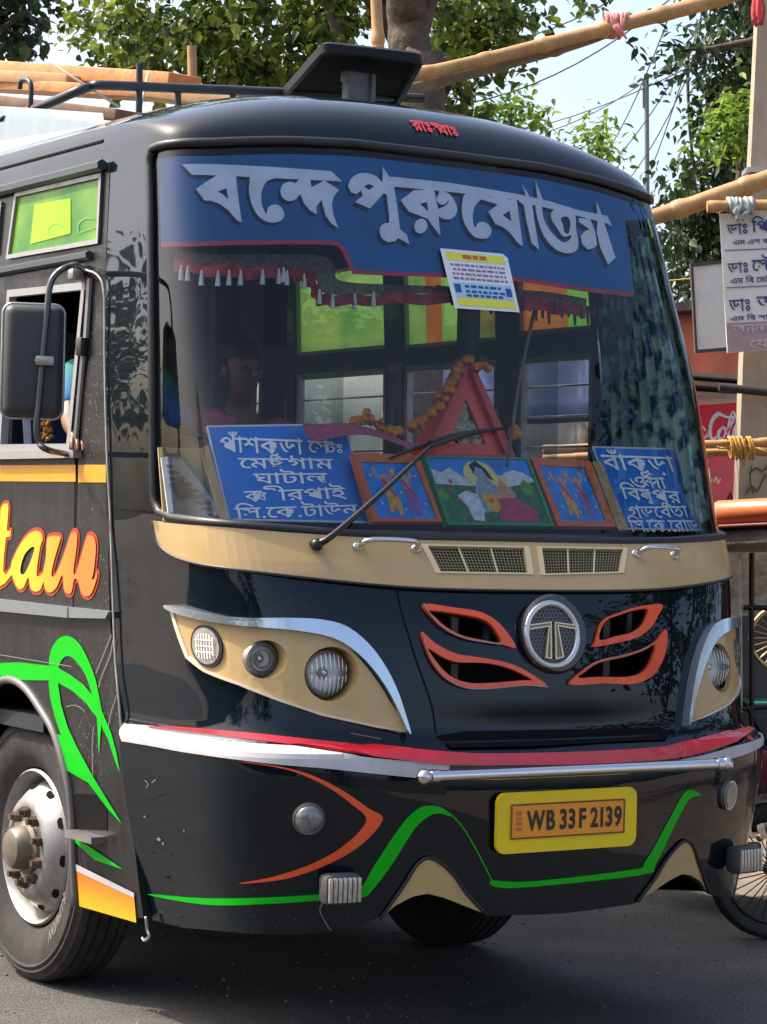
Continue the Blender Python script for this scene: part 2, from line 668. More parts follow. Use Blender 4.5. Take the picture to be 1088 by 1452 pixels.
def S_side(a, t):                                       # a = Y, t = z (bus's right side, left in the photo)
    a, t = np.asarray(a, float), np.asarray(t, float)
    return np.stack([-np.interp(t, [0.3, 0.5, 0.9, 1.5, 2.3, 2.8, 3.19], [1.07, 1.098, 1.133, 1.138, 1.146, 1.126, 1.100]) + 0 * a, a, t + 0 * a], -1)


def S_far(a, t):
    P = S_side(a, t)
    P[..., 0] *= -1
    return P


class Surf:
    def __init__(self, S, a0, a1, t0, t1, na, nt_, sign):
        self.S, self.sign = S, sign
        A, T = np.meshgrid(np.linspace(a0, a1, na), np.linspace(t0, t1, nt_))
        self.A, self.T = A.ravel(), T.ravel()
        self.lim = (a0, a1, t0, t1)
        P = S(self.A, self.T)
        N = self.normal(self.A, self.T)
        ok = ((CAM - P) * N).sum(1) > 0
        self.A, self.T = self.A[ok], self.T[ok]
        self.Q = proj(P[ok])

    def normal(self, a, t):
        h = 1e-3
        N = np.cross(self.S(a + h, t) - self.S(a - h, t), self.S(a, t + h) - self.S(a, t - h)) * self.sign
        l = np.linalg.norm(N, axis=-1, keepdims=True)
        return N / np.maximum(l, 1e-12)

    def uv(self, px):
        px = np.asarray(px, float).reshape(-1, 2)
        out = []
        for p in px:
            i = ((self.Q - p) ** 2).sum(1).argmin()
            x = np.array([self.A[i], self.T[i]])
            best = x.copy()
            be = np.linalg.norm(self.Q[i] - p)
            for _ in range(12):
                e = proj(self.S(x[0], x[1])) - p
                n_ = np.linalg.norm(e)
                if n_ < be: best, be = x.copy(), n_
                if n_ < 0.05: break
                h = 1e-4
                J = np.stack([(proj(self.S(x[0] + h, x[1])) - p - e) / h, (proj(self.S(x[0], x[1] + h)) - p - e) / h], 1)
                dx = np.linalg.lstsq(J, -e, rcond=None)[0]
                dx *= min(1, 0.12 / (np.linalg.norm(dx) + 1e-9))
                x = x + dx
                x[0] = np.clip(x[0], self.lim[0], self.lim[1])
                x[1] = np.clip(x[1], self.lim[2], self.lim[3])
            out.append(best)
        return np.array(out)

    def pt(self, x, y, off=0.0):
        u = self.uv([(x, y)])
        return (self.S(u[:, 0], u[:, 1]) + self.normal(u[:, 0], u[:, 1]) * off)[0]

    def nm(self, x, y):
        u = self.uv([(x, y)])
        return self.normal(u[:, 0], u[:, 1])[0]


FRONT = Surf(S_front, -A_MAX, A_MAX, 0.3, 3.9, 261, 181, 1)
NEAR = Surf(S_side, 0.9, 9.5, 0.3, 3.16, 200, 80, -1)
FAR_S = Surf(S_far, 0.9, 9.5, 0.3, 3.16, 20, 20, 1)


def tri_loops(loops, step):
    """triangulate an even-odd region; returns 2-D verts, triangles, boundary index loops"""
    D = [densify(L, step) for L in loops]
    pts = np.concatenate(D)
    edges, loopidx, b = [], [], 0
    for L in D:
        n = len(L)
        loopidx.append(list(range(b, b + n)))
        edges += [(b + i, b + (i + 1) % n) for i in range(n)]
        b += n
    lo, hi = pts.min(0), pts.max(0)
    gx, gy = np.arange(lo[0] + step / 2, hi[0], step), np.arange(lo[1] + step / 2, hi[1], step)
    if len(gx) and len(gy):
        G = np.stack(np.meshgrid(gx, gy), -1).reshape(-1, 2)
        G = G[inside(G, D)]
        if len(G):
            d2 = np.full(len(G), 1e9)
            for p in pts:
                d2 = np.minimum(d2, ((G - p) ** 2).sum(1))
            G = G[d2 > (0.35 * step) ** 2]
            pts = np.concatenate([pts, G])
    V, _, T, _, _, _ = delaunay_2d_cdt([Vector(p) for p in pts], edges, [], 0, 1e-7)
    V = np.array([tuple(v) for v in V])
    T = np.array([t for t in T if len(t) == 3])
    c = V[T].mean(1)
    T = T[inside(c, D)]
    e1, e2 = V[T[:, 1]] - V[T[:, 0]], V[T[:, 2]] - V[T[:, 0]]
    cr_ = e1[:, 0] * e2[:, 1] - e1[:, 1] * e2[:, 0]
    T[cr_ < 0] = T[cr_ < 0][:, ::-1]
    return V, T, D


def patch_geo(mb, surf, loops, off=0.003, step=0.02, thick=0.0):
    V, T, D = tri_loops(loops, step)
    P = surf.S(V[:, 0], V[:, 1]) + surf.normal(V[:, 0], V[:, 1]) * off
    if surf.sign < 0: T = T[:, ::-1]
    mb.add(P, T)
    if thick:
        for L in D:
            n = len(L)
            B = surf.S(L[:, 0], L[:, 1])
            N = surf.normal(L[:, 0], L[:, 1])
            mb.add(np.concatenate([B + N * off, B + N * (off - thick)]),
                   [(i, (i + 1) % n, n + (i + 1) % n, n + i) for i in range(n)])


def patch(name, surf, loops, off, m, parent, step=0.02, thick=0.0, px=True, smooth=False):
    mb = MB()
    if px: loops = [surf.uv(L) for L in loops]
    patch_geo(mb, surf, loops, off, step, thick)
    return mb.build(name, m, parent, smooth)


def patches(name, surf, polys, off, m, parent, step=0.02, thick=0.0, px=True, doff=0.0004, smooth=False):
    """several polygons (each a list of loops) in one mesh, each a hair above the last"""
    mb = MB()
    for i, lp in enumerate(polys):
        if px: lp = [surf.uv(L) for L in lp]
        patch_geo(mb, surf, lp, off + i * doff, step, thick)
    return mb.build(name, m, parent, smooth)


def mirror(loop):
    return np.asarray(loop) * np.array([-1, 1])


class Plane:
    """flat surface: origin o, axes u, v (world); px -> plane coordinates"""
    sign = 1

    def __init__(self, o, u, v):
        self.o = np.asarray(o, float)
        self.u = nrm(u)
        v = np.asarray(v, float)
        self.v = nrm(v - self.u * (v @ self.u))
        self.n = np.cross(self.u, self.v)
        if self.n @ (CAM - self.o) < 0:
            self.sign = 1

    def S(self, a, t):
        return self.o + np.asarray(a)[..., None] * self.u + np.asarray(t)[..., None] * self.v

    def normal(self, a, t):
        return np.broadcast_to(self.n, np.shape(np.asarray(a)) + (3,))

    def uv(self, px):
        out = []
        for p in np.asarray(px, float).reshape(-1, 2):
            q = onP(p[0], p[1], self.o, self.n) - self.o
            out.append((q @ self.u, q @ self.v))
        return np.array(out)

    def pt(self, x, y, off=0):
        return onP(x, y, self.o, self.n) + self.n * off


# ------------------------------------------------------------------ lettering
_tx = {}


def glyphs(s, bold=0.0):
    if (s, bold) in _tx: return _tx[(s, bold)]
    c = bpy.data.curves.new('lettering', 'FONT')
    c.body = s
    c.size = 1
    c.offset = bold
    c.resolution_u = 3
    o = bpy.data.objects.new('lettering', c)
    COL.objects.link(o)
    dg = bpy.context.evaluated_depsgraph_get()
    dg.update()
    e = o.evaluated_get(dg)
    me = e.to_mesh()
    V = np.array([tuple(v.co) for v in me.vertices]).reshape(-1, 3)[:, :2]
    Fc = [tuple(p.vertices) for p in me.polygons]
    e.to_mesh_clear()
    bpy.data.objects.remove(o)
    bpy.data.curves.remove(c)
    _tx[(s, bold)] = (V, Fc)
    return V, Fc


def word(parts, bold=0.012):
    """parts: string or list of (string, xscale, yscale, dx, dy); laid side by side by ink width"""
    if isinstance(parts, str): parts = [(parts, 1, 1, 0, 0)]
    Vs, Fs, x, b = [], [], 0.0, 0
    for p in parts:
        s, sx, sy, dx, dy = p
        V, Fc = glyphs(s, bold)
        if not len(V):
            x += 0.3
            continue
        lo = V[:, 0].min()
        Vn = np.stack([(V[:, 0] - lo) * sx + x + dx, (V[:, 1] - 0.62) * sy + 0.62 + dy], -1)
        Vs.append(Vn)
        Fs += [tuple(b + i for i in f) for f in Fc]
        b += len(V)
        x = Vn[:, 0].max()
    return np.concatenate(Vs), Fs


def put_word(mb, parts, o, u, v, width=None, height=None, bold=0.012, n_off=0.0, anchor='left'):
    """place a word: o = left end of the head line, u/v unit axes, width in metres of the whole word"""
    V, Fc = word(parts, 0.0)
    lo, hi = V.min(0), V.max(0)
    sx = width / (hi[0] - lo[0]) if width else height
    sy = height if height else sx
    u, v = np.asarray(u, float), np.asarray(v, float)
    n = nrm(np.cross(u, v))
    bd = [(0, 0)] + ([(bold, 0), (-bold, 0), (0, bold), (0, -bold)] if bold else [])
    for k, (bx, by) in enumerate(bd):                    # heavier strokes: the same outline set a little to every side
        mb.add([np.asarray(o) + u * (p[0] - lo[0] + bx) * sx + v * (p[1] - 0.62 + by) * sy + n * (n_off + 0.00025 * k) for p in V], Fc)


# ------------------------------------------------------------------ skinned figures
def skin(nodes, edges, sub=2, root=0):
    """nodes: list of ((x,y,z), radius) -> verts, faces of one continuous surface"""
    me = bpy.data.meshes.new('figure')
    me.from_pydata([n[0] for n in nodes], edges, [])
    o = bpy.data.objects.new('figure', me)
    COL.objects.link(o)
    mo = o.modifiers.new('s', 'SKIN')
    mo.use_smooth_shade = True
    sk = me.skin_vertices[0].data
    for i, n in enumerate(nodes):
        r = n[1] if not np.isscalar(n[1]) else (n[1], n[1])
        sk[i].radius = r
        sk[i].use_root = (i == root)
    ms = o.modifiers.new('ss', 'SUBSURF')
    ms.levels = ms.render_levels = sub
    dg = bpy.context.evaluated_depsgraph_get()
    dg.update()
    e = o.evaluated_get(dg)
    m2 = e.to_mesh()
    V = [tuple(v.co) for v in m2.vertices]
    Fc = [tuple(p.vertices) for p in m2.polygons]
    e.to_mesh_clear()
    bpy.data.objects.remove(o)
    return V, Fc


def chain(*pts):
    return [(i, i + 1) for i in range(len(pts) - 1)]


# ================================================================== GROUND
def grid_mesh(x0, x1, y0, y1, z, nx, ny):
    X, Y = np.meshgrid(np.linspace(x0, x1, nx), np.linspace(y0, y1, ny))
    V = np.stack([X.ravel(), Y.ravel(), np.full(X.size, z)], -1)
    return V, [(j * nx + i, j * nx + i + 1, (j + 1) * nx + i + 1, (j + 1) * nx + i) for j in range(ny - 1) for i in range(nx - 1)]


ASPH = mat('asphalt', (0.060, 0.057, 0.054), 0.85, noise=0.5, nscale=45, bump=1.0, bscale=150,
           dirt=((0.17, 0.155, 0.13), 0.5), speck=((0.22, 0.205, 0.18), 0.56))
SOIL = mat('soil', (0.20, 0.16, 0.12), 0.95, noise=0.35, nscale=3, bump=0.4)
V, Fc = grid_mesh(-400, 400, -400, 400, -0.012, 9, 9)
tag(OB('ground', V, Fc, SOIL), kind='structure')
V, Fc = grid_mesh(-9.5, 3.1, -60, 120, 0.0, 8, 40)
tag(OB('road', V, Fc, ASPH), kind='structure')

# ================================================================== THE BUS
WHEEL_Y, WHEEL_Z = 2.10, 0.515
bus = thing('passenger_bus', 'black and navy passenger bus with tan trim and a blue painted windscreen banner',
            'bus', (0, 3.0, 0))

# windscreen opening in surface coordinates (left half traced, right half mirrored)
wl = FRONT.uv([(600, 763), (500, 758), (400, 750), (300, 741), (245, 734), (226, 726), (219, 708), (217, 600), (216, 500), (215, 400), (214, 300),
               (212, 228), (216, 211), (228, 206), (300, 202), (400, 199), (500, 203), (575, 212)])
WS = np.concatenate([wl, mirror(wl)[::-1]])
# headlamp unit outline, lamp holes (left traced, right mirrored)
beige_lamp = Z(160, 740, 2.365, [(212, 290), (300, 318), (450, 343), (600, 352), (700, 372), (790, 425), (865, 510), (930, 610), (978, 705), (880, 688),
                                 (700, 648), (560, 598), (430, 543), (320, 497), (265, 452), (240, 385)])
brow = cr(Z(160, 740, 2.365, [(205, 278), (320, 306), (450, 322), (600, 326), (700, 334), (780, 358), (850, 415), (905, 490), (950, 585), (986, 707),
                           (976, 703), (938, 615), (885, 525), (815, 445), (730, 392), (600, 366), (450, 350), (320, 328), (222, 300)]), 3, True)
sill_l = Z(160, 740, 2.365, [(205, 278), (216, 290), (246, 385), (270, 450), (323, 495), (432, 540), (562, 595), (702, 645), (880, 685), (984, 708),
                             (880, 692), (700, 652), (558, 602), (428, 547), (316, 501), (260, 456), (234, 388)])
u_beige, u_brow, u_sill = FRONT.uv(cr(beige_lamp, 3, True)), FRONT.uv(brow), FRONT.uv(sill_l)
u_small, u_big = FRONT.uv(ell(378, 935.5, 30.5, 27.5)), FRONT.uv(ell(469.5, 956.5, 38, 39))
u_ind = FRONT.uv(ell(299, 916, 18, 26.5, -14))


def grow(L, f):
    c = np.mean(L, 0)
    return c + (np.asarray(L) - c) * f


# flame shaped grille openings
Zl, Zr = (580, 840, 4), (780, 840, 4)
fl = [
    (Z(*Zl, [(72, 72), (250, 93), (380, 113), (460, 148), (530, 208), (600, 317), (512, 295), (400, 280), (300, 260), (200, 212), (130, 150)]),
     Z(*Zl, [(105, 108), (330, 137), (440, 172), (500, 245), (508, 288), (400, 272), (300, 250), (205, 203), (140, 145)])),
    (Z(*Zl, [(65, 226), (140, 290), (260, 350), (420, 375), (560, 405), (660, 450), (778, 537), (640, 527), (420, 547), (300, 537), (200, 488), (130, 408), (86, 310)]),
     Z(*Zl, [(100, 318), (180, 367), (270, 398), (420, 402), (560, 432), (690, 497), (640, 500), (420, 517), (310, 510), (215, 468), (140, 385)])),
    (Z(*Zr, [(624, 74), (600, 140), (550, 215), (450, 270), (243, 312), (250, 280), (290, 165), (380, 122), (480, 90)]),
     Z(*Zr, [(545, 103), (520, 180), (460, 228), (370, 250), (268, 272), (300, 172), (385, 133), (480, 105)])),
    (Z(*Zr, [(646, 213), (652, 300), (622, 400), (560, 482), (450, 522), (300, 517), (100, 524), (170, 448), (260, 392), (400, 360), (510, 325), (590, 280)]),
     Z(*Zr, [(585, 300), (558, 400), (508, 458), (420, 481), (260, 481), (150, 486), (185, 454), (265, 402), (405, 370), (515, 335)]))]
u_fl = [(FRONT.uv(cr(a, 3, True)), FRONT.uv(cr(b, 3, True))) for a, b in fl]
vents_px = [[(603, 776), (742, 779), (748, 815), (622, 813)], [(765, 779), (882, 781), (877, 813), (770, 816)]]
u_vents = [FRONT.uv(v) for v in vents_px]

# lower edge of the front with its two arches (left half traced, right half mirrored)
bot = FRONT.uv([(206, 1306), (260, 1316), (330, 1322), (420, 1325), (480, 1319), (515, 1312), (535, 1302), (560, 1285), (585, 1272), (606, 1268), (630, 1274),
                (655, 1284), (690, 1299), (740, 1298), (790, 1296)])
bot[0, 0] = -A_MAX
top = [(-A_MAX, 3.9), (A_MAX, 3.9)]
outer = np.concatenate([bot, mirror(bot)[::-1], np.array(top[::-1])])
loops = [outer, WS]
for q in (u_small, u_big):
    loops += [grow(q, 1.03), mirror(grow(q, 1.03))]
loops += [b for a, b in u_fl] + [grow(v, 0.97) for v in u_vents]
V, T, D = tri_loops([np.asarray(l) for l in loops], 0.035)
P = S_front(V[:, 0], V[:, 1])
body = OB('front_cap', P, T, PAINT, bus, True, 35)
# thickness of the shell behind every opening and along the lower edge
mb = MB()
for L in D[1:] + [D[0]]:
    n = len(L)
    B = S_front(L[:, 0], L[:, 1])
    N = FRONT.normal(L[:, 0], L[:, 1])
    Fq = [(i, (i + 1) % n, n + (i + 1) % n, n + i) for i in range(n)]
    if L is D[0]:
        Fq = [f for f in Fq if L[f[0], 1] < 0.75 and L[f[1], 1] < 0.75]
    mb.add(np.concatenate([B + N * 0.0, B - N * 0.025]), Fq)
mb.build('shell_edge', BLACK, bus)

# roof behind the cap, side strip above the side panels
gs = np.linspace(-1, 1, 61)
gr, br = np.interp(np.linspace(-A_MAX, A_MAX, 121), np.concatenate([-_L[::-1], _L]), np.concatenate([-_g[::-1], _g])), None
front_edge = S_front(np.linspace(-A_MAX, A_MAX, 121), np.full(121, 3.9))
mb = MB()
ys = [None, 2.4, 3.2, 4.5, 6.0, 9.4]
Vr = []
for y in ys:
    for p in front_edge:
        Vr.append((p[0], p[1] if y is None else y, p[2]))
n = 121
mb.add(Vr, [(k * n + i, k * n + i + 1, (k + 1) * n + i + 1, (k + 1) * n + i) for k in range(len(ys) - 1) for i in range(n - 1)])
ROOFM = mat('roof_paint', (0.16, 0.20, 0.23), 0.4, coat=0.3, noise=0.15, dirt=((0.25, 0.24, 0.22), 0.4))
mb.build('roof', ROOFM, bus, True, 40)
mb = MB()
for sx in (-1, 1):
    tt = np.linspace(3.12, 3.9, 30)
    E_ = S_front(np.full(30, sx * A_MAX), tt)
    W_ = E_.copy()
    W_[:, 1] = 9.4
    mb.add(np.concatenate([E_, W_]), [(i, i + 1, 31 + i, 30 + i) if sx > 0 else (i, 30 + i, 31 + i, i + 1) for i in range(29)])
mb.build('roof_side', PAINT, bus, True, 40)

# side walls with window openings and wheel arches
seam = [(float(mono(ROWS[:, 0], ROWS[:, 4], np.array([z]))[0]) + 0.006, z) for z in np.linspace(0.41, 3.12, 40)]
arch = [(1.585, 0.375), (1.57, 0.55), (1.565, 0.743), (1.60, 0.876), (1.70, 1.007), (1.82, 1.085), (1.96, 1.155), (2.10, 1.18)]
arch_full = arch + [(2 * WHEEL_Y - y, z) for y, z in arch[::-1][1:]]
rear = [(y + 4.1, z) for y, z in arch_full]
side_outer = [(1.10, 0.40)] + arch_full + rear + [(9.4, 0.42), (9.4, 3.12)] + seam[::-1]
WIN_LOW = [(2.231, 2.710), (1.524, 2.692), (1.597, 2.066), (2.252, 2.072)]
WIN_UP = [(2.265, 2.835), (2.235, 3.098), (1.462, 3.092), (1.440, 2.828)]


def shift(L, d, mid=None):
    return [(y + d, z) for y, z in L]


far_low = [[(1.37, 2.07), (1.37, 2.56), (1.90, 2.56), (1.90, 2.07)], [(2.05, 2.07), (2.05, 2.56), (2.80, 2.56), (2.80, 2.07)]]
far_up = [[(1.37, 2.655), (1.37, 3.06), (1.90, 3.06), (1.90, 2.655)], [(2.05, 2.64), (2.05, 3.06), (2.80, 3.06), (2.80, 2.64)]]
wins = [WIN_LOW, WIN_UP]
wins_far = [far_low[0], far_up[0], far_low[1], far_up[1]]
rect_low = [(0.03, 2.075), (0.03, 2.70), (0.86, 2.70), (0.86, 2.075)]
rect_up = [(0.03, 2.862), (0.03, 3.075), (0.86, 3.075), (0.86, 2.862)]
for k in range(7):
    wins += [shift(rect_low, 2.33 + k * 0.95), shift(rect_up, 2.33 + k * 0.95)]
    wins_far += [shift([(y, min(z, 2.56)) for y, z in rect_low], 2.92 + k * 0.92), shift([(y, 2.65 if z < 3 else 3.06) for y, z in rect_up], 2.92 + k * 0.92)]
for nm_, S_ in (('side_panel', S_side), ('side_panel', S_far)):
    V, T, D = tri_loops([np.array(l) for l in [side_outer] + (wins if S_ is S_side else wins_far)], 0.12)
    Tq = T if S_ is S_far else T[:, ::-1]
    ob = OB(nm_, S_(V[:, 0], V[:, 1]), Tq, SIDE, bus)
    mo = ob.modifiers.new('solid', 'SOLIDIFY')
    mo.thickness = 0.03
    mo.offset = -1

# inside: floor, wheel boxes, dash shelf, rear wall, ceiling lining
mb = MB()
mb.box((0, 5.6, 1.02), (2.18, 7.4, 0.06))
mb.box((0, 1.4, 1.02), (2.10, 1.1, 0.06))
mb.build('floor_deck', DARK, bus)
mb = MB()
mb.box((0, 9.42, 2.0), (2.24, 0.05, 2.9))
mb.build('rear_wall', PAINT, bus)
mb = MB()
mb.box((0, 5.7, 3.20), (2.1, 6.9, 0.02))
mb.build('ceiling_lining', mat('lining', (0.10, 0.12, 0.14), 0.7), bus)
mb = MB()
uu = np.linspace(-1.62, 1.62, 50)
fr = S_front(uu, np.full(50, 1.775)) + FRONT.normal(uu, np.full(50, 1.775)) * -0.03
bk = np.stack([np.linspace(-1.0, 1.0, 50), np.full(50, 1.05), np.full(50, 1.80)], -1)
dn = bk + np.array([0, 0.02, -0.7])
mb.add(np.concatenate([fr, bk, dn]), [(i, i + 1, 51 + i, 50 + i) for i in range(49)] + [(50 + i, 51 + i, 101 + i, 100 + i) for i in range(49)])
mb.build('dashboard', mat('dash_brown', (0.20, 0.13, 0.07), 0.6, noise=0.2), bus)
mb = MB()
mb.box((0, 0.62, 1.45), (2.0, 0.02, 0.6))
mb.box((0, 0.50, 0.80), (1.9, 0.02, 0.5))
mb.build('bulkhead', MATTE, bus)
mb = MB()
mb.box((0, 4.8, 0.72), (0.8, 8.4, 0.22))
mb.box((0, 2.1, 0.52), (1.7, 0.16, 0.14))
mb.box((0, 6.2, 0.52), (1.7, 0.18, 0.16))
mb.build('chassis', MATTE, bus)

# ------------------------------------------------------------------ windscreen
gl = grow(WS, 1.004)
ws = patch('windscreen', FRONT, [gl], -0.006, GLASS, bus, 0.05, px=False, smooth=True)
gp = S_front(densify(WS, 0.03)[:, 0], densify(WS, 0.03)[:, 1])
gn = FRONT.normal(densify(WS, 0.03)[:, 0], densify(WS, 0.03)[:, 1])
mb = MB()
mb.tube(gp + gn * 0.001, 0.0165, 10, closed=True)
mb.build('windscreen_gasket', BLACK, bus, True, 180)
# painted banner behind the top of the glass
ban_px_low = [(222, 346), (300, 342), (400, 340), (470, 341), (487, 347), (496, 362), (504, 380), (515, 383), (600, 386), (700, 390), (760, 396), (830, 407), (903, 415)]
ban_u = FRONT.uv(ban_px_low)
topb = FRONT.uv([(217, 224), (300, 217), (400, 214), (500, 217), (575, 225)])
tr_ = mirror(topb)[::-1]
right_low = mirror(ban_u[:1])[0]
ban_loop = np.concatenate([topb, tr_, [[ban_u[-1, 0] + 0.06, ban_u[-1, 1] + 0.3], [ban_u[-1, 0] + 0.01, ban_u[-1, 1]]], ban_u[::-1]])
ban = patch('windscreen_banner', FRONT, [ban_loop], -0.020, BLUEB, bus, 0.04, px=False, smooth=True)
patch('banner_border', FRONT, [stroke(ban_px_low, 6.0)], -0.0185, mat('banner_red', (0.55, 0.03, 0.08), 0.5), ban, 0.04)
b1, b2, b3 = (250, 215, 4), (480, 215, 4), (640, 245, 4)
LET = [
    [Z(*b1, [(22, 60), (890, 98), (952, 157), (770, 149), (430, 132), (85, 120)])],
    [Z(*b1, [(240, 118), (345, 122), (352, 200), (378, 390), (350, 378), (300, 320), (250, 285), (200, 267), (160, 265), (108, 200), (170, 160)]),
     Z(*b1, [(238, 215), (290, 195), (300, 260), (270, 232)])],
    [cr(Z(*b1, [(440, 122), (575, 132), (525, 155), (497, 200), (490, 250), (497, 300), (520, 342), (528, 308), (562, 288), (600, 300), (622, 340), (610, 375), (570, 391),
                (520, 385), (470, 350), (437, 290), (420, 220), (424, 160)]), 3, True)],
    [ell(250 + 655 / 4, 215 + 214 / 4, 13.8, 13.8)],
    [Z(*b1, [(690, 165), (712, 140), (770, 145), (778, 192), (850, 152), (935, 205), (905, 242), (893, 290), (903, 350), (930, 422), (888, 395), (858, 350), (835, 262),
             (806, 300), (808, 346), (768, 322), (735, 282), (715, 232), (680, 245), (672, 200)])],
    [cr(Z(*b2, [(65, 185), (80, 145), (120, 115), (170, 110), (220, 125), (262, 162)]), 3).tolist() +
     Z(*b2, [(262, 72), (300, 130), (322, 138), (330, 200), (345, 300), (362, 430), (400, 460), (415, 515), (380, 495), (350, 480)]) +
     cr(Z(*b2, [(335, 497), (290, 502), (255, 475), (245, 430), (265, 400), (300, 393)]), 3).tolist() +
     Z(*b2, [(300, 360), (285, 232), (270, 225), (190, 312), (106, 275), (150, 238), (140, 208), (115, 230), (85, 222)]),
     Z(*b2, [(155, 185), (185, 172), (215, 185), (185, 207)])],
    [Z(*b2, [(310, 130), (640, 165), (1060, 235), (1060, 268), (640, 217), (322, 187)])],
    [Z(*b2, [(365, 265), (440, 208), (555, 203), (575, 300), (592, 467), (560, 430), (520, 372), (460, 347), (412, 330)]), Z(*b2, [(475, 285), (515, 275), (522, 330)])],
    [ell(480 + 480 / 4, 215 + 412 / 4, 9.3, 10.6, 20)],
    [cr(Z(*b2, [(585, 212), (640, 228), (680, 285), (682, 340), (650, 372), (605, 370), (572, 345), (575, 318), (615, 300), (638, 272), (622, 240), (590, 232)]), 3, True)],
    [ell(480 + 603 / 4, 215 + 256 / 4, 8.2, 8.6)],
    [cr(Z(*b2, [(740, 225), (865, 245), (820, 264), (787, 300), (775, 350), (780, 405), (793, 420), (803, 398), (835, 388), (870, 410), (882, 445), (860, 480), (820, 483),
                (780, 470), (740, 420), (717, 360), (714, 290)]), 3, True)],
    [Z(*b2, [(862, 330), (918, 290), (828, 262), (860, 248), (930, 250), (985, 262), (1025, 260), (1040, 380), (1060, 527), (1030, 507), (985, 447), (945, 417), (905, 402)]),
     Z(*b2, [(945, 350), (985, 325), (995, 387)])],
    [Z(*b3, [(415, 55), (445, 100), (470, 150), (482, 240), (512, 427), (470, 390), (440, 262), (425, 172), (395, 150), (438, 122)])],
    [Z(*b3, [(400, 112), (560, 148), (740, 203), (900, 235), (928, 292), (895, 277), (760, 242), (560, 190), (420, 160)])],
    [cr(Z(*b3, [(490, 150), (525, 178), (535, 240), (562, 300), (602, 350), (650, 386), (685, 372), (695, 345), (650, 352), (612, 300), (582, 252), (592, 204), (690, 192),
                (720, 240), (722, 310), (737, 400), (710, 442), (660, 446), (600, 420), (540, 350), (503, 250)]), 3, True),
     cr(Z(*b3, [(636, 250), (670, 238), (690, 270), (680, 335), (655, 325), (648, 285)]), 3, True)],
    [Z(*b3, [(490, 30), (520, 110), (540, 160), (505, 170)])],
    [Z(*b3, [(735, 248), (802, 252), (830, 320), (842, 400), (820, 420), (790, 426), (757, 397), (748, 350), (770, 322), (800, 312), (742, 272)])],
    [Z(*b3, [(838, 148), (870, 235), (907, 350), (947, 472), (905, 512), (862, 420), (840, 330), (845, 250)])],
]
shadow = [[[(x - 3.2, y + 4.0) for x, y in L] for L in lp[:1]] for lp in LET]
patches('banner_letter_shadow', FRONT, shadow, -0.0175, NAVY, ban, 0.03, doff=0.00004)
patches('banner_lettering', FRONT, LET, -0.0155, LETTER, ban, 0.03, doff=0.00008)

# notice sticker on the glass
ns = patch('notice_sticker', FRONT, [[(624, 352), (713, 360), (720, 366), (737, 443), (645, 437)]], 0.001, mat('sticker_white', (0.62, 0.64, 0.68), 0.5), ws, 0.05)


def bil(q, u, v):
    q = np.asarray(q, float)
    return tuple((q[0] * (1 - u) + q[1] * u) * (1 - v) + (q[3] * (1 - u) + q[2] * u) * v)


sq = [(627, 354), (716, 362), (735, 441), (647, 435)]


def band(u0, u1, v0, v1, q=sq):
    return [bil(q, u0, v0), bil(q, u1, v0), bil(q, u1, v1), bil(q, u0, v1)]


STY = mat('sticker_yellow', (0.62, 0.62, 0.05), 0.5)
patches('yellow_band', FRONT, [[band(0.04, 0.97, 0.03, 0.17)], [band(0.04, 0.97, 0.83, 0.97)]], 0.0018, STY, ns, 0.05)
patch('blue_band', FRONT, [band(0.04, 0.97, 0.56, 0.82)], 0.0018, mat('sticker_blue', (0.30, 0.50, 0.66), 0.5), ns, 0.05)
lines = []
for v0 in (0.23, 0.31, 0.39, 0.47):
    u = 0.06 + random.random() * 0.05
    while u < 0.9:
        l_ = random.uniform(0.03, 0.11)
        lines.append([band(u, min(u + l_, 0.94), v0, v0 + 0.035)])
        u += l_ + 0.022
patches('small_print', FRONT, lines, 0.0024, mat('print_purple', (0.20, 0.12, 0.22), 0.6), ns, 0.1, doff=0)
lines = [[band(0.3, 0.44, 0.06, 0.13)], [band(0.46, 0.55, 0.06, 0.13)], [band(0.57, 0.68, 0.06, 0.13)]]
patches('heading', FRONT, lines, 0.0024, mat('print_red', (0.5, 0.09, 0.03), 0.6), ns, 0.1, doff=0)
lines = [[band(0.05, 0.15, 0.59, 0.74)], [band(0.87, 0.96, 0.61, 0.76)]]
for v0 in (0.60, 0.69, 0.76):
    u = 0.22
    while u < 0.78:
        l_ = random.uniform(0.04, 0.1)
        lines.append([band(u, u + l_, v0, v0 + 0.045)])
        u += l_ + 0.025
patches('phone_lines', FRONT, lines, 0.0024, mat('print_navy', (0.02, 0.06, 0.22), 0.6), ns, 0.1, doff=0)

# red letters on the cap
mb = MB()
o_ = FRONT.pt(580, 172, 0.006)
u_ = nrm(FRONT.pt(642, 180, 0.006) - o_)
nn = FRONT.nm(612, 182)
v_ = nrm(np.cross(nn, u_))
put_word(mb, [("রাঃ", 1, 1, 0, 0), ("স", 0.75, 1, 0.12, 0), ("বাঃ", 1, 0.95, -0.18, -0.08)], o_, u_, v_, width=np.linalg.norm(FRONT.pt(642, 180) - FRONT.pt(580, 172)),
         height=0.088, bold=0.02)
mb.build('cap_lettering', mat('cap_red', (0.62, 0.03, 0.03), 0.5), bus)

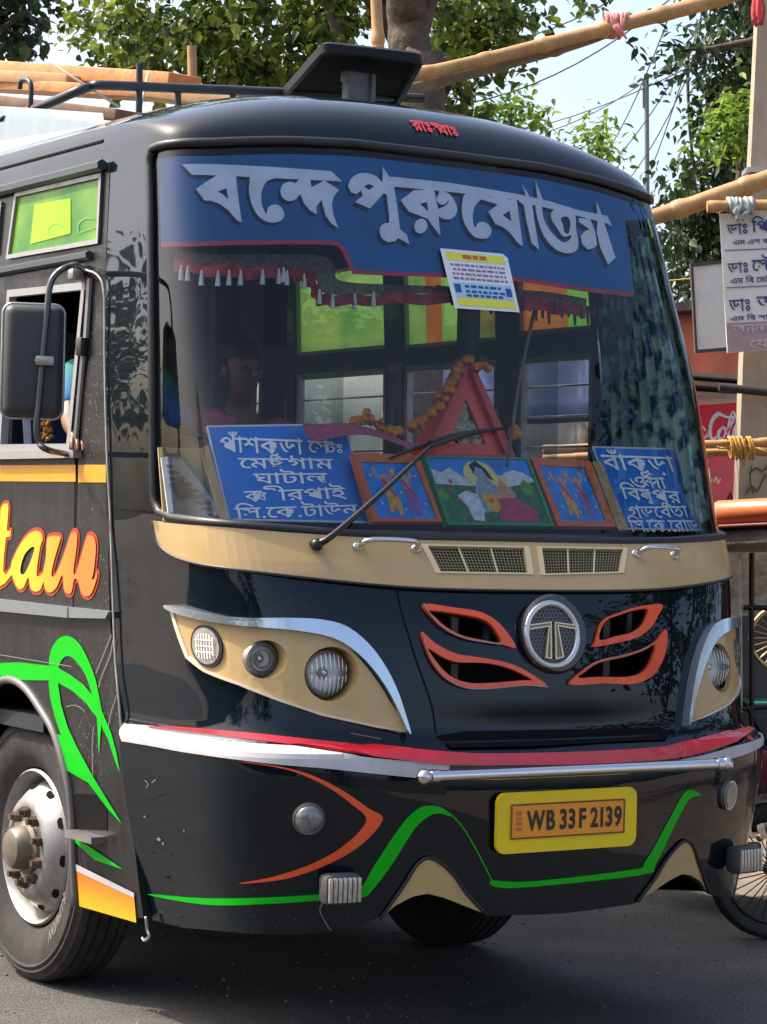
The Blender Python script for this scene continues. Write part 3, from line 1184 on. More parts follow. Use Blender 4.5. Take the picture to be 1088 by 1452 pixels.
# ------------------------------------------------------------------ tan band, vents, grab handles
band_px = [(219, 738), (224, 762), (236, 780), (262, 794), (330, 807), (420, 819), (520, 830), (600, 836), (700, 839), (800, 839), (900, 836), (975, 829)]
bu = FRONT.uv(band_px)
topu = FRONT.uv([(219, 738), (245, 742), (300, 746), (400, 756), (500, 763), (600, 767)])
half_t = np.concatenate([topu[1:], mirror(topu[1:])[::-1]])
bl = np.concatenate([bu[:9], mirror(bu[:9])[::-1]])
band_loop = np.concatenate([bl, half_t[::-1]])
tan = patch('windscreen_sill_band', FRONT, [band_loop] + u_vents, 0.010, BEIGE, bus, 0.035, 0.012, px=False)
edge = FRONT.uv(band_px)
mb = MB()
for L in (np.concatenate([bu[:9], mirror(bu[:9])[::-1]]),):
    q = densify(L, 0.03)[:-40]
    L2 = cr(L, 4)
    mb.tube(S_front(L2[:, 0], L2[:, 1]) + FRONT.normal(L2[:, 0], L2[:, 1]) * 0.010, 0.005, 6)
mb.build('band_lip', BLACK, tan, True, 180)
for vp in vents_px:
    u_v = FRONT.uv(vp)
    fr_ = patch('air_vent', FRONT, [grow(u_v, 1.10), grow(u_v, 0.985)], 0.0135, mat('vent_rim', (0.62, 0.5, 0.27), 0.35, coat=0.4), tan, 0.05, 0.014, px=False)
    patch('vent_backing', FRONT, [grow(u_v, 1.02)], -0.045, MATTE, fr_, 0.08, px=False)
    bars = []
    for k in range(29):
        u = (k + 0.5) / 29
        bars.append([stroke([bil(vp, u, 0), bil(vp, u, 1)], 1.25)])
    for k in range(9):
        v = (k + 0.5) / 9
        bars.append([stroke([bil(vp, 0, v), bil(vp, 1, v)], 1.05)])
    patches('vent_mesh', FRONT, bars, 0.001, mat('mesh_brass', (0.26, 0.21, 0.11), 0.45, metal=0.4), fr_, 0.15, doff=0.0001)
    patches('vent_divider', FRONT, [[stroke([bil(vp, u, 0), bil(vp, u, 1)], 2.6)] for u in (0.33, 0.66)], 0.006, mat('vent_rim', (0, 0, 0)), fr_, 0.1)
for a_, b_ in (((506, 778), (588, 781)), ((899, 788), (953, 790))):
    pa, pb = FRONT.pt(*a_, 0.012), FRONT.pt(*b_, 0.012)
    n_ = FRONT.nm((a_[0] + b_[0]) / 2, a_[1])
    mb = MB()
    mb.tube(cr([pa, pa + (pb - pa) * 0.06 + n_ * 0.04, pa + (pb - pa) * 0.25 + n_ * 0.055, pa + (pb - pa) * 0.75 + n_ * 0.055, pa + (pb - pa) * 0.94 + n_ * 0.04, pb], 6), 0.010, 10)
    mb.ball(pa, (0.022, 0.012, 0.018))
    mb.ball(pb, (0.022, 0.012, 0.018))
    mb.build('grab_handle', CHROME, bus, True, 180)

# ------------------------------------------------------------------ headlamp units
def lamp_unit(side):
    f = (lambda L: np.asarray(L)) if side < 0 else mirror
    surf = FRONT
    pod = patch('headlamp_unit', surf, [f(u_beige), f(u_small), f(u_big)], 0.014, BEIGE, bus, 0.03, 0.02, px=False)
    patch('chrome_brow', surf, [f(u_brow)], 0.036, SILVER, pod, 0.02, 0.035, px=False)
    patch('pod_rim', surf, [f(u_sill)], 0.020, mat('rim_tan', (0.55, 0.47, 0.36), 0.35, coat=0.4), pod, 0.02, 0.02, px=False)
    for nm_, L, dep, rr in (('small_lamp', u_small, 0.075, 0.84), ('headlight', u_big, 0.085, 0.86)):
        L = densify(f(L), 0.02)
        n = len(L)
        B = S_front(L[:, 0], L[:, 1]) + surf.normal(L[:, 0], L[:, 1]) * 0.014
        c = B.mean(0)
        ax = nrm(np.array([0.10 * side, -1, 0]))
        back = B - ax * 0.16
        back += -ax[None] * ((c - ax * dep - back) @ ax)[:, None] * -1
        inner = B - ax * (((B - c) @ ax) + dep)[:, None]
        mb = MB()
        mb.add(np.concatenate([B, inner]), [(i, (i + 1) % n, n + (i + 1) % n, n + i) for i in range(n)])
        mb.add(list(inner) + [inner.mean(0)], [(i, (i + 1) % n, n) for i in range(n)])
        cup = mb.build('lamp_cup', BEIGE, pod, True, 50)
        R = np.linalg.norm(B - c, axis=1).mean() * rr
        cc = c - ax * dep
        lamp = MB()
        lamp.lathe(cc, ax, [(R * 1.0, 0.0), (R * 1.02, 0.02), (R * 1.0, 0.045), (R * 0.93, 0.05), (R * 0.93, 0.03)], 36)
        lo = lamp.build(nm_, mat('lamp_bezel', (0.30, 0.27, 0.22), 0.35, metal=0.5), pod, True, 40)
        rf = MB()
        rf.lathe(cc, ax, [(R * 0.93, 0.04), (R * 0.75, 0.022), (R * 0.4, 0.010), (0.001, 0.006)], 36)
        rf.build('reflector', mat('reflector_silver', (0.80, 0.81, 0.81), 0.35, metal=0.0, coat=0.6), lo, True, 180)
        bu_ = MB()
        bu_.ball(cc + ax * 0.022, 0.016)
        bu_.lathe(cc, ax, [(0.022, 0.004), (0.022, 0.014), (0.012, 0.02)], 16)
        bu_.build('bulb', CHROME, lo, True, 60)
        ln = MB()
        pr = [(R * 0.94 * math.cos(q), 0.045 + (0.030 if nm_ == 'headlight' else 0.018) * math.sin(q)) for q in np.linspace(0, math.pi / 2, 9)]
        pr[-1] = (0.001, pr[-1][1])
        ln.lathe(cc, ax, pr, 36)
        ln.build('lamp_lens', LENS, lo, True, 180)
        if nm_ == 'headlight':                           # moulded flutes of the lens
            a1 = nrm(np.cross([0, 0, 1], ax))
            rb = MB()
            for k in range(-4, 5):
                x = k * R * 0.2
                hh = math.sqrt(max(0, (R * 0.88) ** 2 - x * x))
                z0 = [-hh, -hh * 0.15, hh * 0.2, hh]
                for z1, z2 in ((z0[0], z0[1]), (z0[2], z0[3])):
                    rb.tube([cc + a1 * x + np.array([0, 0, z]) + ax * (0.05 + 0.028 * math.sqrt(max(0, 1 - (x * x + z * z) / R ** 2))) for z in np.linspace(z1, z2, 6)], 0.0018, 6)
            rb.build('lens_flute', mat('flute_glass', (0.75, 0.76, 0.76), 0.12, metal=0.3), lo, True, 180)
        else:
            rb = MB()
            for q in (0.45, 0.7):
                rb.lathe(cc, ax, [(R * q, 0.05), (R * (q + 0.05), 0.056), (R * (q + 0.09), 0.05)], 30)
            rb.build('inner_ring', mat('ring_brown', (0.25, 0.21, 0.16), 0.35, metal=0.5), lo, True, 180)
    ind = patch('side_indicator', surf, [f(grow(u_ind, 1.16)), f(u_ind)], 0.022, BLACK, pod, 0.03, 0.01, px=False)
    patch('indicator_lens', surf, [f(u_ind)], 0.024, mat('indicator_glass', (0.50, 0.47, 0.42), 0.12, metal=0.4, coat=1.0, noise=0.3, nscale=60), ind, 0.02, 0.012, px=False)
    c0 = np.mean(u_ind, 0)
    fl_ = []
    for k in range(-3, 4):
        h = 0.055 * math.sqrt(1 - (k / 4.4) ** 2)
        fl_.append([f(stroke([(c0[0] + k * 0.011, c0[1] - h * 0.8), (c0[0] + k * 0.011, c0[1] + h * 0.8)], 0.004))])
    for zz in (-0.02, 0.0, 0.02):
        fl_.append([f(stroke([(c0[0] - 0.035, c0[1] + zz), (c0[0] + 0.035, c0[1] + zz)], 0.004))])
    patches('lens_rib', surf, fl_, 0.027, mat('rib_glass', (0.75, 0.73, 0.68), 0.2), ind, 0.05, px=False)


lamp_unit(-1)
lamp_unit(1)

# ------------------------------------------------------------------ grille: flame trims, posts, badge
for (a, b) in u_fl:
    tr = patch('flame_trim', FRONT, [a, b], 0.012, ORANGE, bus, 0.03, 0.016, px=False)
mb = MB()
mb.box((0, 0.42, 1.42), (1.2, 0.02, 0.45))
mb.build('radiator_screen', mat('radiator', (0.012, 0.012, 0.012), 0.7), bus)
mb = MB()
for x, y0, y1 in ((653, 872, 915), (653, 940, 966), (872, 872, 905), (872, 935, 962), (700, 878, 912), (905, 872, 890)):
    mb.box((FRONT.pt(x, (y0 + y1) / 2, -0.05)), (0.02 if x not in (653, 872) else 0.028, 0.015, 0.2))
mb.build('grille_post', mat('post_grey', (0.035, 0.035, 0.037), 0.6), bus)
# silver lower lips of the flames
patches('flame_lip', FRONT, [[stroke(Z(*Zl, [(72, 72), (130, 155), (200, 216), (300, 262), (400, 283), (512, 298)]), 1.6)],
                             [stroke(Z(*Zl, [(68, 230), (88, 310), (130, 408), (200, 490), (300, 540), (420, 549), (640, 530), (776, 538)]), 1.5)],
                             [stroke(Z(*Zr, [(180, 440), (260, 392), (400, 360), (510, 325), (590, 280)]), 1.5)]], 0.016,
        mat('lip_grey', (0.30, 0.22, 0.2), 0.4, metal=0.3), bus, 0.06)
# badge
bc, bn = FRONT.pt(783, 900, 0.012), FRONT.nm(783, 900)
bn = nrm(bn * np.array([1, 1, 0.6]))
bu3 = nrm(np.cross([0, 0, 1], bn))
bp = Plane(bc + bn * 0.016, bu3, np.cross(bn, bu3))
RB = 0.118
mb = MB()
mb.lathe(bc, bn, [(RB * 1.16, -0.02), (RB * 1.18, 0.0), (RB * 1.1, 0.012), (0.001, 0.012)], 48)
badge = mb.build('round_badge', mat('badge_black', (0.01, 0.01, 0.012), 0.35, coat=0.5), bus, True, 40)
mb = MB()
q = np.linspace(0, 2 * np.pi, 60, endpoint=False)
cring = bp.uv([(783, 900)])[0]
mb.tube(bp.S(cring[0] + RB * 0.92 * np.cos(q), cring[1] + RB * 0.92 * np.sin(q)), 0.0115, 10, closed=True)
mb.build('badge_ring', mat('badge_silver', (0.55, 0.56, 0.57), 0.25, metal=0.8), badge, True, 180)
Lb = [Z(*Zl, [(655, 186), (803, 166), (805, 380), (768, 372), (786, 196), (658, 216)]), Z(*Zl, [(660, 193), (795, 175), (797, 371), (777, 367), (793, 188), (662, 208)])]
Rb = [Z(*Zl, [(820, 168), (960, 186), (956, 213), (842, 194), (874, 369), (826, 382)]), Z(*Zl, [(827, 176), (952, 193), (950, 204), (833, 185), (865, 364), (833, 372)])]
patches('badge_emblem', bp, [Lb, Rb], 0.008, mat('badge_gold', (0.62, 0.52, 0.32), 0.3, metal=0.7), badge, 0.2, 0.008, doff=0)
patches('emblem_inlay', bp, [[Lb[1]], [Rb[1]]], 0.004, mat('inlay_dark', (0.22, 0.18, 0.11), 0.4, metal=0.6), badge, 0.2, doff=0)
hexes = []
hs = 0.0155
for i in range(-9, 10):
    for j in range(-9, 10):
        x, y = (i + 0.5 * (j % 2)) * hs, j * hs * 0.866
        if math.hypot(x, y) < RB * 0.85:
            h = np.array([(cring[0] + x + hs * 0.56 * math.cos(rad(60 * k + 30)), cring[1] + y + hs * 0.56 * math.sin(rad(60 * k + 30))) for k in range(6)])
            h2 = np.array([cring[0] + x, cring[1] + y]) + (h - np.array([cring[0] + x, cring[1] + y])) * 0.74
            hexes.append([h, h2])
patches('badge_mesh', bp, hexes, 0.0, mat('mesh_grey', (0.12, 0.12, 0.12), 0.4, metal=0.5), badge, 1.0, px=False, doff=0)

# hood shut lines and the dark slot above the bumper
patches('shut_line', FRONT, [[stroke([(563, 838), (570, 870), (590, 935), (612, 1000), (618, 1040)], 2.2)], [stroke([(985, 836), (982, 880), (968, 930)], 1.6)],
                             [stroke([(952, 838), (952, 940), (944, 1010)], 1.6)], [stroke([(160, 722), (190, 724), (218, 727)], 1.6)]], 0.0015, MATTE, bus, 0.04)
patch('bumper_slot', FRONT, [[(618, 1044), (660, 1037), (760, 1035), (860, 1033), (935, 1031), (950, 1040), (946, 1050), (860, 1054), (750, 1060), (640, 1062)]], 0.005, MATTE, bus, 0.04)
# ------------------------------------------------------------------ bumper stripes, bar, plate, lamps, vinyl
zz1, zz2 = (160, 1020, 2.267), (560, 1040, 2.06)
strip_w = patch('white_bumper_strip', FRONT, [np.concatenate([cr(Z(*zz1, [(33, 15), (125, 20), (300, 42), (620, 96), (850, 126), (1080, 146)]), 6), cr(Z(*zz1, [(1078, 178), (1010, 190), (860, 177), (680, 158), (500, 142), (250, 108), (130, 86), (33, 70)]), 6)])],
                0.007, WHITE, bus, 0.012, 0.008)
patch('white_bumper_strip', FRONT, [[(962, 1078), (1000, 1070), (1040, 1058), (1079, 1040), (1080, 1056), (1050, 1072), (1010, 1082), (964, 1083)]], 0.007, WHITE, bus, 0.012, 0.008)
red_t = cr([(213, 1029), (270, 1032), (336, 1038), (425, 1048), (500, 1056), (561, 1063), (633, 1069), (754, 1068), (851, 1065), (948, 1058), (1010, 1046), (1050, 1033), (1068, 1024)], 6)
red_b = cr([(1069, 1037), (1045, 1051), (963, 1074), (851, 1083), (754, 1085), (633, 1085), (561, 1077), (500, 1069), (433, 1060), (360, 1050), (292, 1039), (215, 1030)], 6)
patch('red_bumper_strip', FRONT, [np.concatenate([red_t, red_b])], 0.013, RED, bus, 0.012, 0.010)
# chrome bar
pa, pb = FRONT.pt(608, 1103, 0.0), FRONT.pt(1024, 1084, 0.0)
ya = -0.075
pa, pb = onY(602, 1102, ya), onY(1030, 1083.5, ya)
mb = MB()
d_ = nrm(pb - pa)
mb.tube([pa + d_ * 0.03, pb - d_ * 0.03], 0.020, 16)
bar = mb.build('bumper_bar', CHROME, bus, True, 40)
mb = MB()
for p_, s_ in ((pa, 1), (pb, -1)):
    mb.ball(p_, 0.027)
    mb.tube([p_ + d_ * s_ * 0.02, p_ + d_ * s_ * 0.05], 0.024, 16)
mb.build('bar_end', CHROME, bar, True, 50)
# number plate
PL = Plane((0, -0.012, 0.82), (1, 0, 0), (0, 0, 1))
pq = [(706, 1127), (903, 1114), (901, 1197), (702, 1214)]
q4 = PL.uv(pq)
x0, x1, z0, z1 = q4[[0, 3], 0].mean(), q4[[1, 2], 0].mean(), q4[[2, 3], 1].mean(), q4[[0, 1], 1].mean()


def rrect(x0, x1, z0, z1, r, n=6):
    out = []
    for cx, cz, a0 in ((x1 - r, z1 - r, 0), (x0 + r, z1 - r, 90), (x0 + r, z0 + r, 180), (x1 - r, z0 + r, 270)):
        out += [(cx + r * math.cos(rad(a0 + 90 * k / n)), cz + r * math.sin(rad(a0 + 90 * k / n))) for k in range(n + 1)]
    return np.array(out)


pl = patch('plate_panel', PL, [rrect(x0, x1, z0, z1, 0.035)], 0.004, YELLOW, bus, 0.5, 0.014, px=False)
iq = PL.uv([(723.7, 1140.7), (886.5, 1131.5), (882, 1180.5), (721, 1191)])
ix0, ix1, iz0, iz1 = iq[[0, 3], 0].mean(), iq[[1, 2], 0].mean(), iq[[2, 3], 1].mean(), iq[[0, 1], 1].mean()
npl = patch('number_plate', PL, [rrect(ix0, ix1, iz0, iz1, 0.006)], 0.008, PLATE, pl, 0.5, 0.004, px=False)
patch('plate_border', PL, [rrect(ix0, ix1, iz0, iz1, 0.006), rrect(ix0 + 0.006, ix1 - 0.006, iz0 + 0.006, iz1 - 0.006, 0.004)], 0.0095, mat('plate_brown', (0.20, 0.06, 0.01), 0.5), npl, 0.5, 0.002, px=False)
mb = MB()
wd, ht = ix1 - ix0, iz1 - iz0
V, Fc = word([("W", .8, 1, 0, 0), ("B", .8, 1, .07, 0), ("3", .8, 1, .24, 0), ("3", .8, 1, .09, 0), ("F", .8, 1, .20, 0), ("2", .8, 1, .22, 0), ("1", .8, 1, .12, 0),
              ("3", .8, 1, .14, 0), ("9", .8, 1, .09, 0)], 0.03)
lo, hi = V.min(0), V.max(0)
tx0, tx1 = ix0 + wd * 0.135, ix1 - wd * 0.03
tz0, tz1 = iz0 + ht * 0.20, iz1 - ht * 0.20
mb.add([PL.S(np.array(tx0 + (p[0] - lo[0]) / (hi[0] - lo[0]) * (tx1 - tx0)), np.array(tz0 + (p[1] - lo[1]) / (hi[1] - lo[1]) * (tz1 - tz0))) + PL.n * 0.0105 for p in V], Fc)
xd = tx0 + (tx1 - tx0) * 0.455
mb.add([PL.S(np.array(a), np.array(b)) + PL.n * 0.0105 for a, b in ell(xd, (iz0 + iz1) / 2, 0.005, 0.006, 0, 10)], [tuple(range(10))])
mb.build('registration_lettering', mat('plate_black', (0.02, 0.012, 0.012), 0.5), npl)
mb = MB()
for k, (a, b) in enumerate(((0.25, 0.34), (0.4, 0.5), (0.55, 0.62), (0.68, 0.8))):
    mb.add([PL.S(np.array(ix0 + wd * x_), np.array(iz0 + ht * z_)) + PL.n * 0.0102 for x_, z_ in ((0.045, a), (0.095, a), (0.095, b), (0.045, b))], [(0, 1, 2, 3)])
mb.build('plate_hologram', mat('plate_red', (0.55, 0.13, 0.03), 0.4), npl)


def disc_lamp(name, x, y, rx, depth=0.03, lens=None, parent=None, tilt=None):
    c, n_ = FRONT.pt(x, y, -0.012), FRONT.nm(x, y) if tilt is None else nrm(tilt)
    mb = MB()
    mb.lathe(c, n_, [(rx * 1.12, -0.02), (rx * 1.15, depth * 0.6), (rx * 1.05, depth), (rx * 0.98, depth * 0.9)], 28)
    o = mb.build(name, STEEL, parent or bus, True, 40)
    mb = MB()
    mb.lathe(c, n_, [(rx, depth * 0.9), (rx * 0.85, depth * 1.35), (rx * 0.5, depth * 1.6), (0.001, depth * 1.7)], 28)
    mb.build('lamp_lens', lens or mat('fog_lens', (0.14, 0.145, 0.14), 0.15, metal=0.3, coat=1.0, noise=0.4, nscale=30), o, True, 180)
    return o


disc_lamp('fog_lamp', 438, 1161, 0.047, 0.03)
fgl = patch('fog_lamp', FRONT, [ell(1031, 1127, 8.5, 21, 8)], 0.018, STEEL, bus, 0.02, 0.02)
patch('lamp_lens', FRONT, [ell(1030.5, 1127, 6.5, 18, 8)], 0.022, mat('fog_lens', (0.14, 0.145, 0.14), 0.15, metal=0.3, coat=1.0, noise=0.4, nscale=30), fgl, 0.02, 0.004)
# rectangular lamp under the orange swoosh
ua_ = FRONT.uv([(479, 1254)])
for um in (mirror(ua_), ua_):
    c = (S_front(um[:, 0], um[:, 1]) + FRONT.normal(um[:, 0], um[:, 1]) * 0.05)[0]
    tw = -0.12 if um is ua_ else 0.12
    ax = np.array([nrm([1, tw, 0]), nrm([-tw, 1, 0]), [0, 0, 1]])
    mb = MB()
    mb.box(c, (0.135, 0.07, 0.10), ax, 0.02)
    mb.tube([c, (S_front(um[:, 0], um[:, 1]) - FRONT.normal(um[:, 0], um[:, 1]) * 0.01)[0]], 0.022, 8)
    rl = mb.build('auxiliary_lamp', mat('lamp_case', (0.05, 0.05, 0.05), 0.5), bus, True, 40)
    mb = MB()
    for k in range(7):
        mb.box(c + ax[0] * (k - 3) * 0.017 - ax[1] * 0.037, (0.014, 0.012, 0.082), ax, 0.004)
    mb.build('lamp_lens', mat('aux_lens', (0.40, 0.38, 0.33), 0.15, metal=0.4, coat=1.0, noise=0.3, nscale=40), rl, True, 40)
mb = MB()
mb.tube(cr([FRONT.pt(458, 1277, 0.012), FRONT.pt(454, 1288, 0.014), FRONT.pt(458, 1300, 0.012), FRONT.pt(466, 1314, 0.01), FRONT.pt(470, 1319, 0.0)], 5), 0.003, 6)
mb.build('lamp_wire', mat('wire_grey', (0.10, 0.10, 0.10), 0.6), rl, True, 180)
# vinyl stripes
G1 = Z(*zz1, [(110, 562), (300, 575), (500, 572), (690, 560), (790, 545), (840, 470), (920, 350), (970, 295), (1010, 278), (1060, 285), (1088, 313), (1050, 302), (1015, 312),
              (970, 352), (900, 462), (832, 552), (800, 573), (700, 580), (500, 593), (300, 596)])
G2 = Z(*zz2, [(283, 430), (400, 432), (690, 398), (730, 375), (790, 270), (840, 180), (865, 165), (892, 180), (860, 192), (820, 262), (762, 380), (720, 413), (400, 448), (298, 449)])
patches('green_stripe', FRONT, [[cr(G1, 4, True)], [cr(G2, 4, True)], [stroke([(636, 1152), (655, 1172), (675, 1205), (698, 1250)], 1.8)]], 0.002, GREEN, bus, 0.03)
patch('orange_swoosh', FRONT, [cr(Z(*zz1, [(400, 135), (530, 150), (640, 180), (740, 230), (820, 285), (868, 322), (800, 402), (700, 462), (560, 512), (405, 528), (520, 505), (650, 460),
                                        (750, 400), (815, 325), (770, 275), (680, 212), (560, 162)]), 4, True)], 0.002, ORANGE, bus, 0.03)
# tan arch inserts
arch_l = [(537, 1304), (556, 1278), (575, 1250), (590, 1226), (606, 1216), (622, 1222), (642, 1240), (662, 1268), (688, 1296), (655, 1283), (630, 1273), (606, 1267), (585, 1271), (560, 1284)]
ua = FRONT.uv(arch_l)
patch('arch_insert', FRONT, [ua], 0.004, BEIGE, bus, 0.03, 0.006, px=False)
patch('arch_insert', FRONT, [mirror(ua)], 0.004, BEIGE, bus, 0.03, 0.006, px=False)
for L in (ua, mirror(ua)):
    e_ = FRONT.uv(arch_l[:9])
    e_ = e_ if L is ua else mirror(e_)
    E2 = cr(e_, 4)
    mb = MB()
    mb.tube(S_front(E2[:, 0], E2[:, 1]) + FRONT.normal(E2[:, 0], E2[:, 1]) * 0.008, 0.006, 6)
    mb.build('arch_trim', BLACK, bus, True, 180)

# ------------------------------------------------------------------ wiper
pv = FRONT.pt(446, 778, 0.03)
el_ = FRONT.pt(592, 645, 0.09)
mb = MB()
mb.tube(cr([pv, pv + (el_ - pv) * 0.1 + np.array([0, -0.03, 0]), pv + (el_ - pv) * 0.5 + np.array([0, -0.03, 0]), el_], 6), np.linspace(0.014, 0.007, 19), 8)
mb.ball(pv, 0.022)
mb.tube([pv + np.array([0, -0.01, 0]), pv + np.array([0, 0.05, 0])], 0.014, 12)
wip = mb.build('wiper', mat('wiper_black', (0.006, 0.006, 0.007), 0.4), bus, True, 60)
bl_px = [(550, 652), (580, 640), (612, 629), (640, 622), (670, 616), (708, 610)]
mb = MB()
mb.tube([FRONT.pt(x, y, 0.028) for x, y in bl_px], [0.004, 0.008, 0.012, 0.013, 0.010, 0.006], 8)
mb.tube([FRONT.pt(x, y, 0.012) for x, y in bl_px], 0.004, 6)
mb.tube([FRONT.pt(600, 634, 0.05), el_, FRONT.pt(668, 617, 0.045)], 0.009, 8)
mb.build('wiper_blade', mat('wiper_black', (0, 0, 0)), wip, True, 60)

# ------------------------------------------------------------------ right side of the bus (left in the picture)
patch('yellow_waist_stripe', NEAR, [[(-40, 660), (108, 659), (108, 683), (-40, 682)]], 0.003, mat('waist_yellow', (0.66, 0.29, 0.004), 0.35, coat=0.4, noise=0.05), bus, 0.2)
patch('yellow_waist_stripe', NEAR, [[(112, 659), (156, 659), (156, 684), (112, 684)]], 0.003, mat('waist_yellow', (0, 0, 0)), bus, 0.2)
zs = (0, 640, 4)
tam = [
    [Z(*zs, [(-60, 480), (-60, 445), (5, 450), (12, 320), (28, 298), (50, 297), (55, 320), (45, 450), (69, 452), (64, 482), (40, 488), (28, 600), (24, 680), (40, 702), (75, 650),
             (72, 702), (32, 750), (0, 768), (-60, 772), (-60, 700), (-10, 690), (2, 486)])],
    [cr(Z(*zs, [(68, 660), (100, 570), (150, 490), (200, 453), (238, 460), (250, 500), (235, 545), (215, 690), (226, 708), (250, 690), (272, 640), (262, 700), (240, 780), (205, 795),
                (180, 772), (168, 715), (142, 770), (115, 780), (90, 742)]), 3, True), cr(Z(*zs, [(122, 680), (140, 600), (175, 552), (203, 545), (182, 620), (145, 695)]), 3, True)],
    [cr(Z(*zs, [(270, 600), (275, 500), (300, 481), (350, 484), (345, 520), (320, 600), (300, 690), (310, 712), (335, 680), (380, 560), (408, 476), (430, 455), (446, 478), (441, 560),
                (425, 680), (440, 690), (470, 590), (500, 490), (520, 476), (545, 495), (552, 560), (540, 680), (530, 725), (545, 720), (555, 682), (558, 715), (530, 800), (500, 822),
                (470, 800), (455, 740), (430, 725), (415, 795), (395, 808), (372, 780), (362, 700), (330, 770), (295, 800), (265, 780), (252, 700)]), 3, True)]]
TAMM = mat_grad('tam_vinyl', (0.62, 0.17, 0.014), (0.70, 0.55, 0.0), 1, -1.45, -0.85)
outl = [[stroke(np.vstack([l, l[:1]]), 3.2, smooth=False)] for l in [np.asarray(t_[0]) for t_ in tam]]
let = patches('side_lettering', NEAR, tam, 0.005, TAMM, bus, 0.1, doff=0.0006)
mb = MB()
for t_ in tam:
    L = NEAR.uv(densify(np.asarray(t_[0]), 3))
    P_ = S_side(L[:, 0], L[:, 1]) + np.array([-0.0015, 0, 0])
    n = len(P_)
    c2 = L.mean(0)
    T_ = np.roll(L, -1, 0) - np.roll(L, 1, 0)
    T_ /= np.linalg.norm(T_, axis=1)[:, None]
    N_ = np.stack([-T_[:, 1], T_[:, 0]], -1)
    O_, I_ = L + N_ * 0.014, L - N_ * 0.014
    mb.add(np.concatenate([S_side(O_[:, 0], O_[:, 1]), S_side(I_[:, 0], I_[:, 1])]) + np.array([-0.0025, 0, 0]), [(i, (i + 1) % n, n + (i + 1) % n, n + i) for i in range(n)])
mb.build('lettering_outline', mat('outline_red', (0.35, 0.03, 0.01), 0.4), let)
patch('rub_rail', NEAR, [[(-40, 848), (0, 849), (104, 861), (104, 876), (0, 866), (-40, 864)]], 0.025, mat('rail_grey', (0.24, 0.27, 0.28), 0.35, metal=0.5), bus, 0.2, 0.025)
patch('rub_rail', NEAR, [[(106, 861), (163, 867), (158, 877), (106, 876)]], 0.025, mat('rail_grey', (0, 0, 0)), bus, 0.2, 0.025)
patches('panel_gap', NEAR, [[[(106, 640), (111.5, 640), (107.5, 760), (104, 880), (103, 880), (105, 760)]]], 0.001, MATTE, bus, 0.1)
zg = (0, 880, 4.536)
patches('green_swirl', NEAR, [
    [Z(*zg, [(-200, 285), (-60, 276), (130, 268), (320, 290), (322, 385), (130, 382), (-60, 350), (-200, 340)])],
    [cr(Z(*zg, [(320, 300), (325, 230), (345, 165), (385, 115), (430, 98), (480, 115), (530, 170), (580, 270), (620, 380), (645, 500), (662, 610), (615, 550), (590, 450), (555, 350),
                (510, 280), (460, 232), (420, 235), (393, 270), (384, 310), (380, 420), (330, 420)]), 3, True)],
    [Z(*zg, [(383, 305), (460, 350), (540, 410), (600, 480), (660, 580), (720, 720), (755, 850), (776, 975), (745, 900), (700, 760), (640, 640), (560, 530), (470, 450), (378, 400)])],
    [Z(*zg, [(628, 590), (662, 610), (643, 868)])],
    [Z(*zg, [(318, 390), (380, 400), (400, 540), (440, 680), (500, 810), (570, 940), (640, 1060), (792, 1308), (700, 1210), (575, 1043), (400, 942), (368, 832), (330, 718), (400, 738),
             (360, 620), (330, 500)])],
    [Z(0, 980, 3.077, [(324, 632), (400, 680), (541, 777), (420, 737), (330, 657)])]], 0.003, GREEN, bus, 0.06, doff=0.0004)
zk = (0, 980, 3.077)
patch('orange_skirt_panel', NEAR, [Z(*zk, [(338, 785), (590, 902), (599, 1010), (350, 938)])], 0.004, mat_grad('skirt_orange', (0.66, 0.40, 0.004), (0.62, 0.15, 0.008), 2, 0.39, 0.50), bus, 0.06)
patch('white_skirt_edge', NEAR, [Z(*zk, [(334, 753), (590, 880), (590, 902), (338, 785)])], 0.005, WHITE, bus, 0.06)
# foothold recess with its steel tread
fh = NEAR.uv([(107, 1125), (152, 1128), (153, 1178), (106, 1176)])
patch('foothold_recess', NEAR, [fh], 0.002, MATTE, bus, 0.2, px=False)
mb = MB()
pc = NEAR.pt(130, 1186, 0.005)
mb.box(pc, (0.10, 0.22, 0.025))
mb.build('foothold_step', STEEL, bus)
# wheel arch lip
al = np.array([(y, z) for y, z in arch_full])
al2 = cr(al, 4)
for dy in (0, 4.1):
    mb = MB()
    mb.tube(S_side(al2[:, 0] + dy, al2[:, 1]) + np.array([-0.004, 0, 0]), 0.016, 8)
    mb.build('wheel_arch_lip', mat('arch_grey', (0.10, 0.10, 0.10), 0.4, dirt=((0.2, 0.18, 0.15), 0.5)), bus, True, 180)
# inner wheel wells
for sx in (-1, 1):
    for dy in (0, 4.1):
        mb = MB()
        n = len(al2)
        A0 = np.stack([np.full(n, sx * 1.10), al2[:, 0] + dy, al2[:, 1] + 0.02], -1)
        A1 = A0.copy()
        A1[:, 0] = sx * 0.45
        mb.add(np.concatenate([A0, A1]), [(i, i + 1, n + i + 1, n + i) for i in range(n - 1)])
        mb.add(list(A1), [tuple(range(n))])
        mb.build('wheel_well', MATTE, bus)
# skirt hook
mb = MB()
mb.tube(cr([NEAR.pt(207, 1300, 0.0), NEAR.pt(209, 1318, 0.0), NEAR.pt(212, 1328, 0.0), NEAR.pt(205, 1334, 0.0), NEAR.pt(202, 1330, 0.0)], 5), 0.006, 8)
mb.build('skirt_hook', STEEL, bus, True, 180)
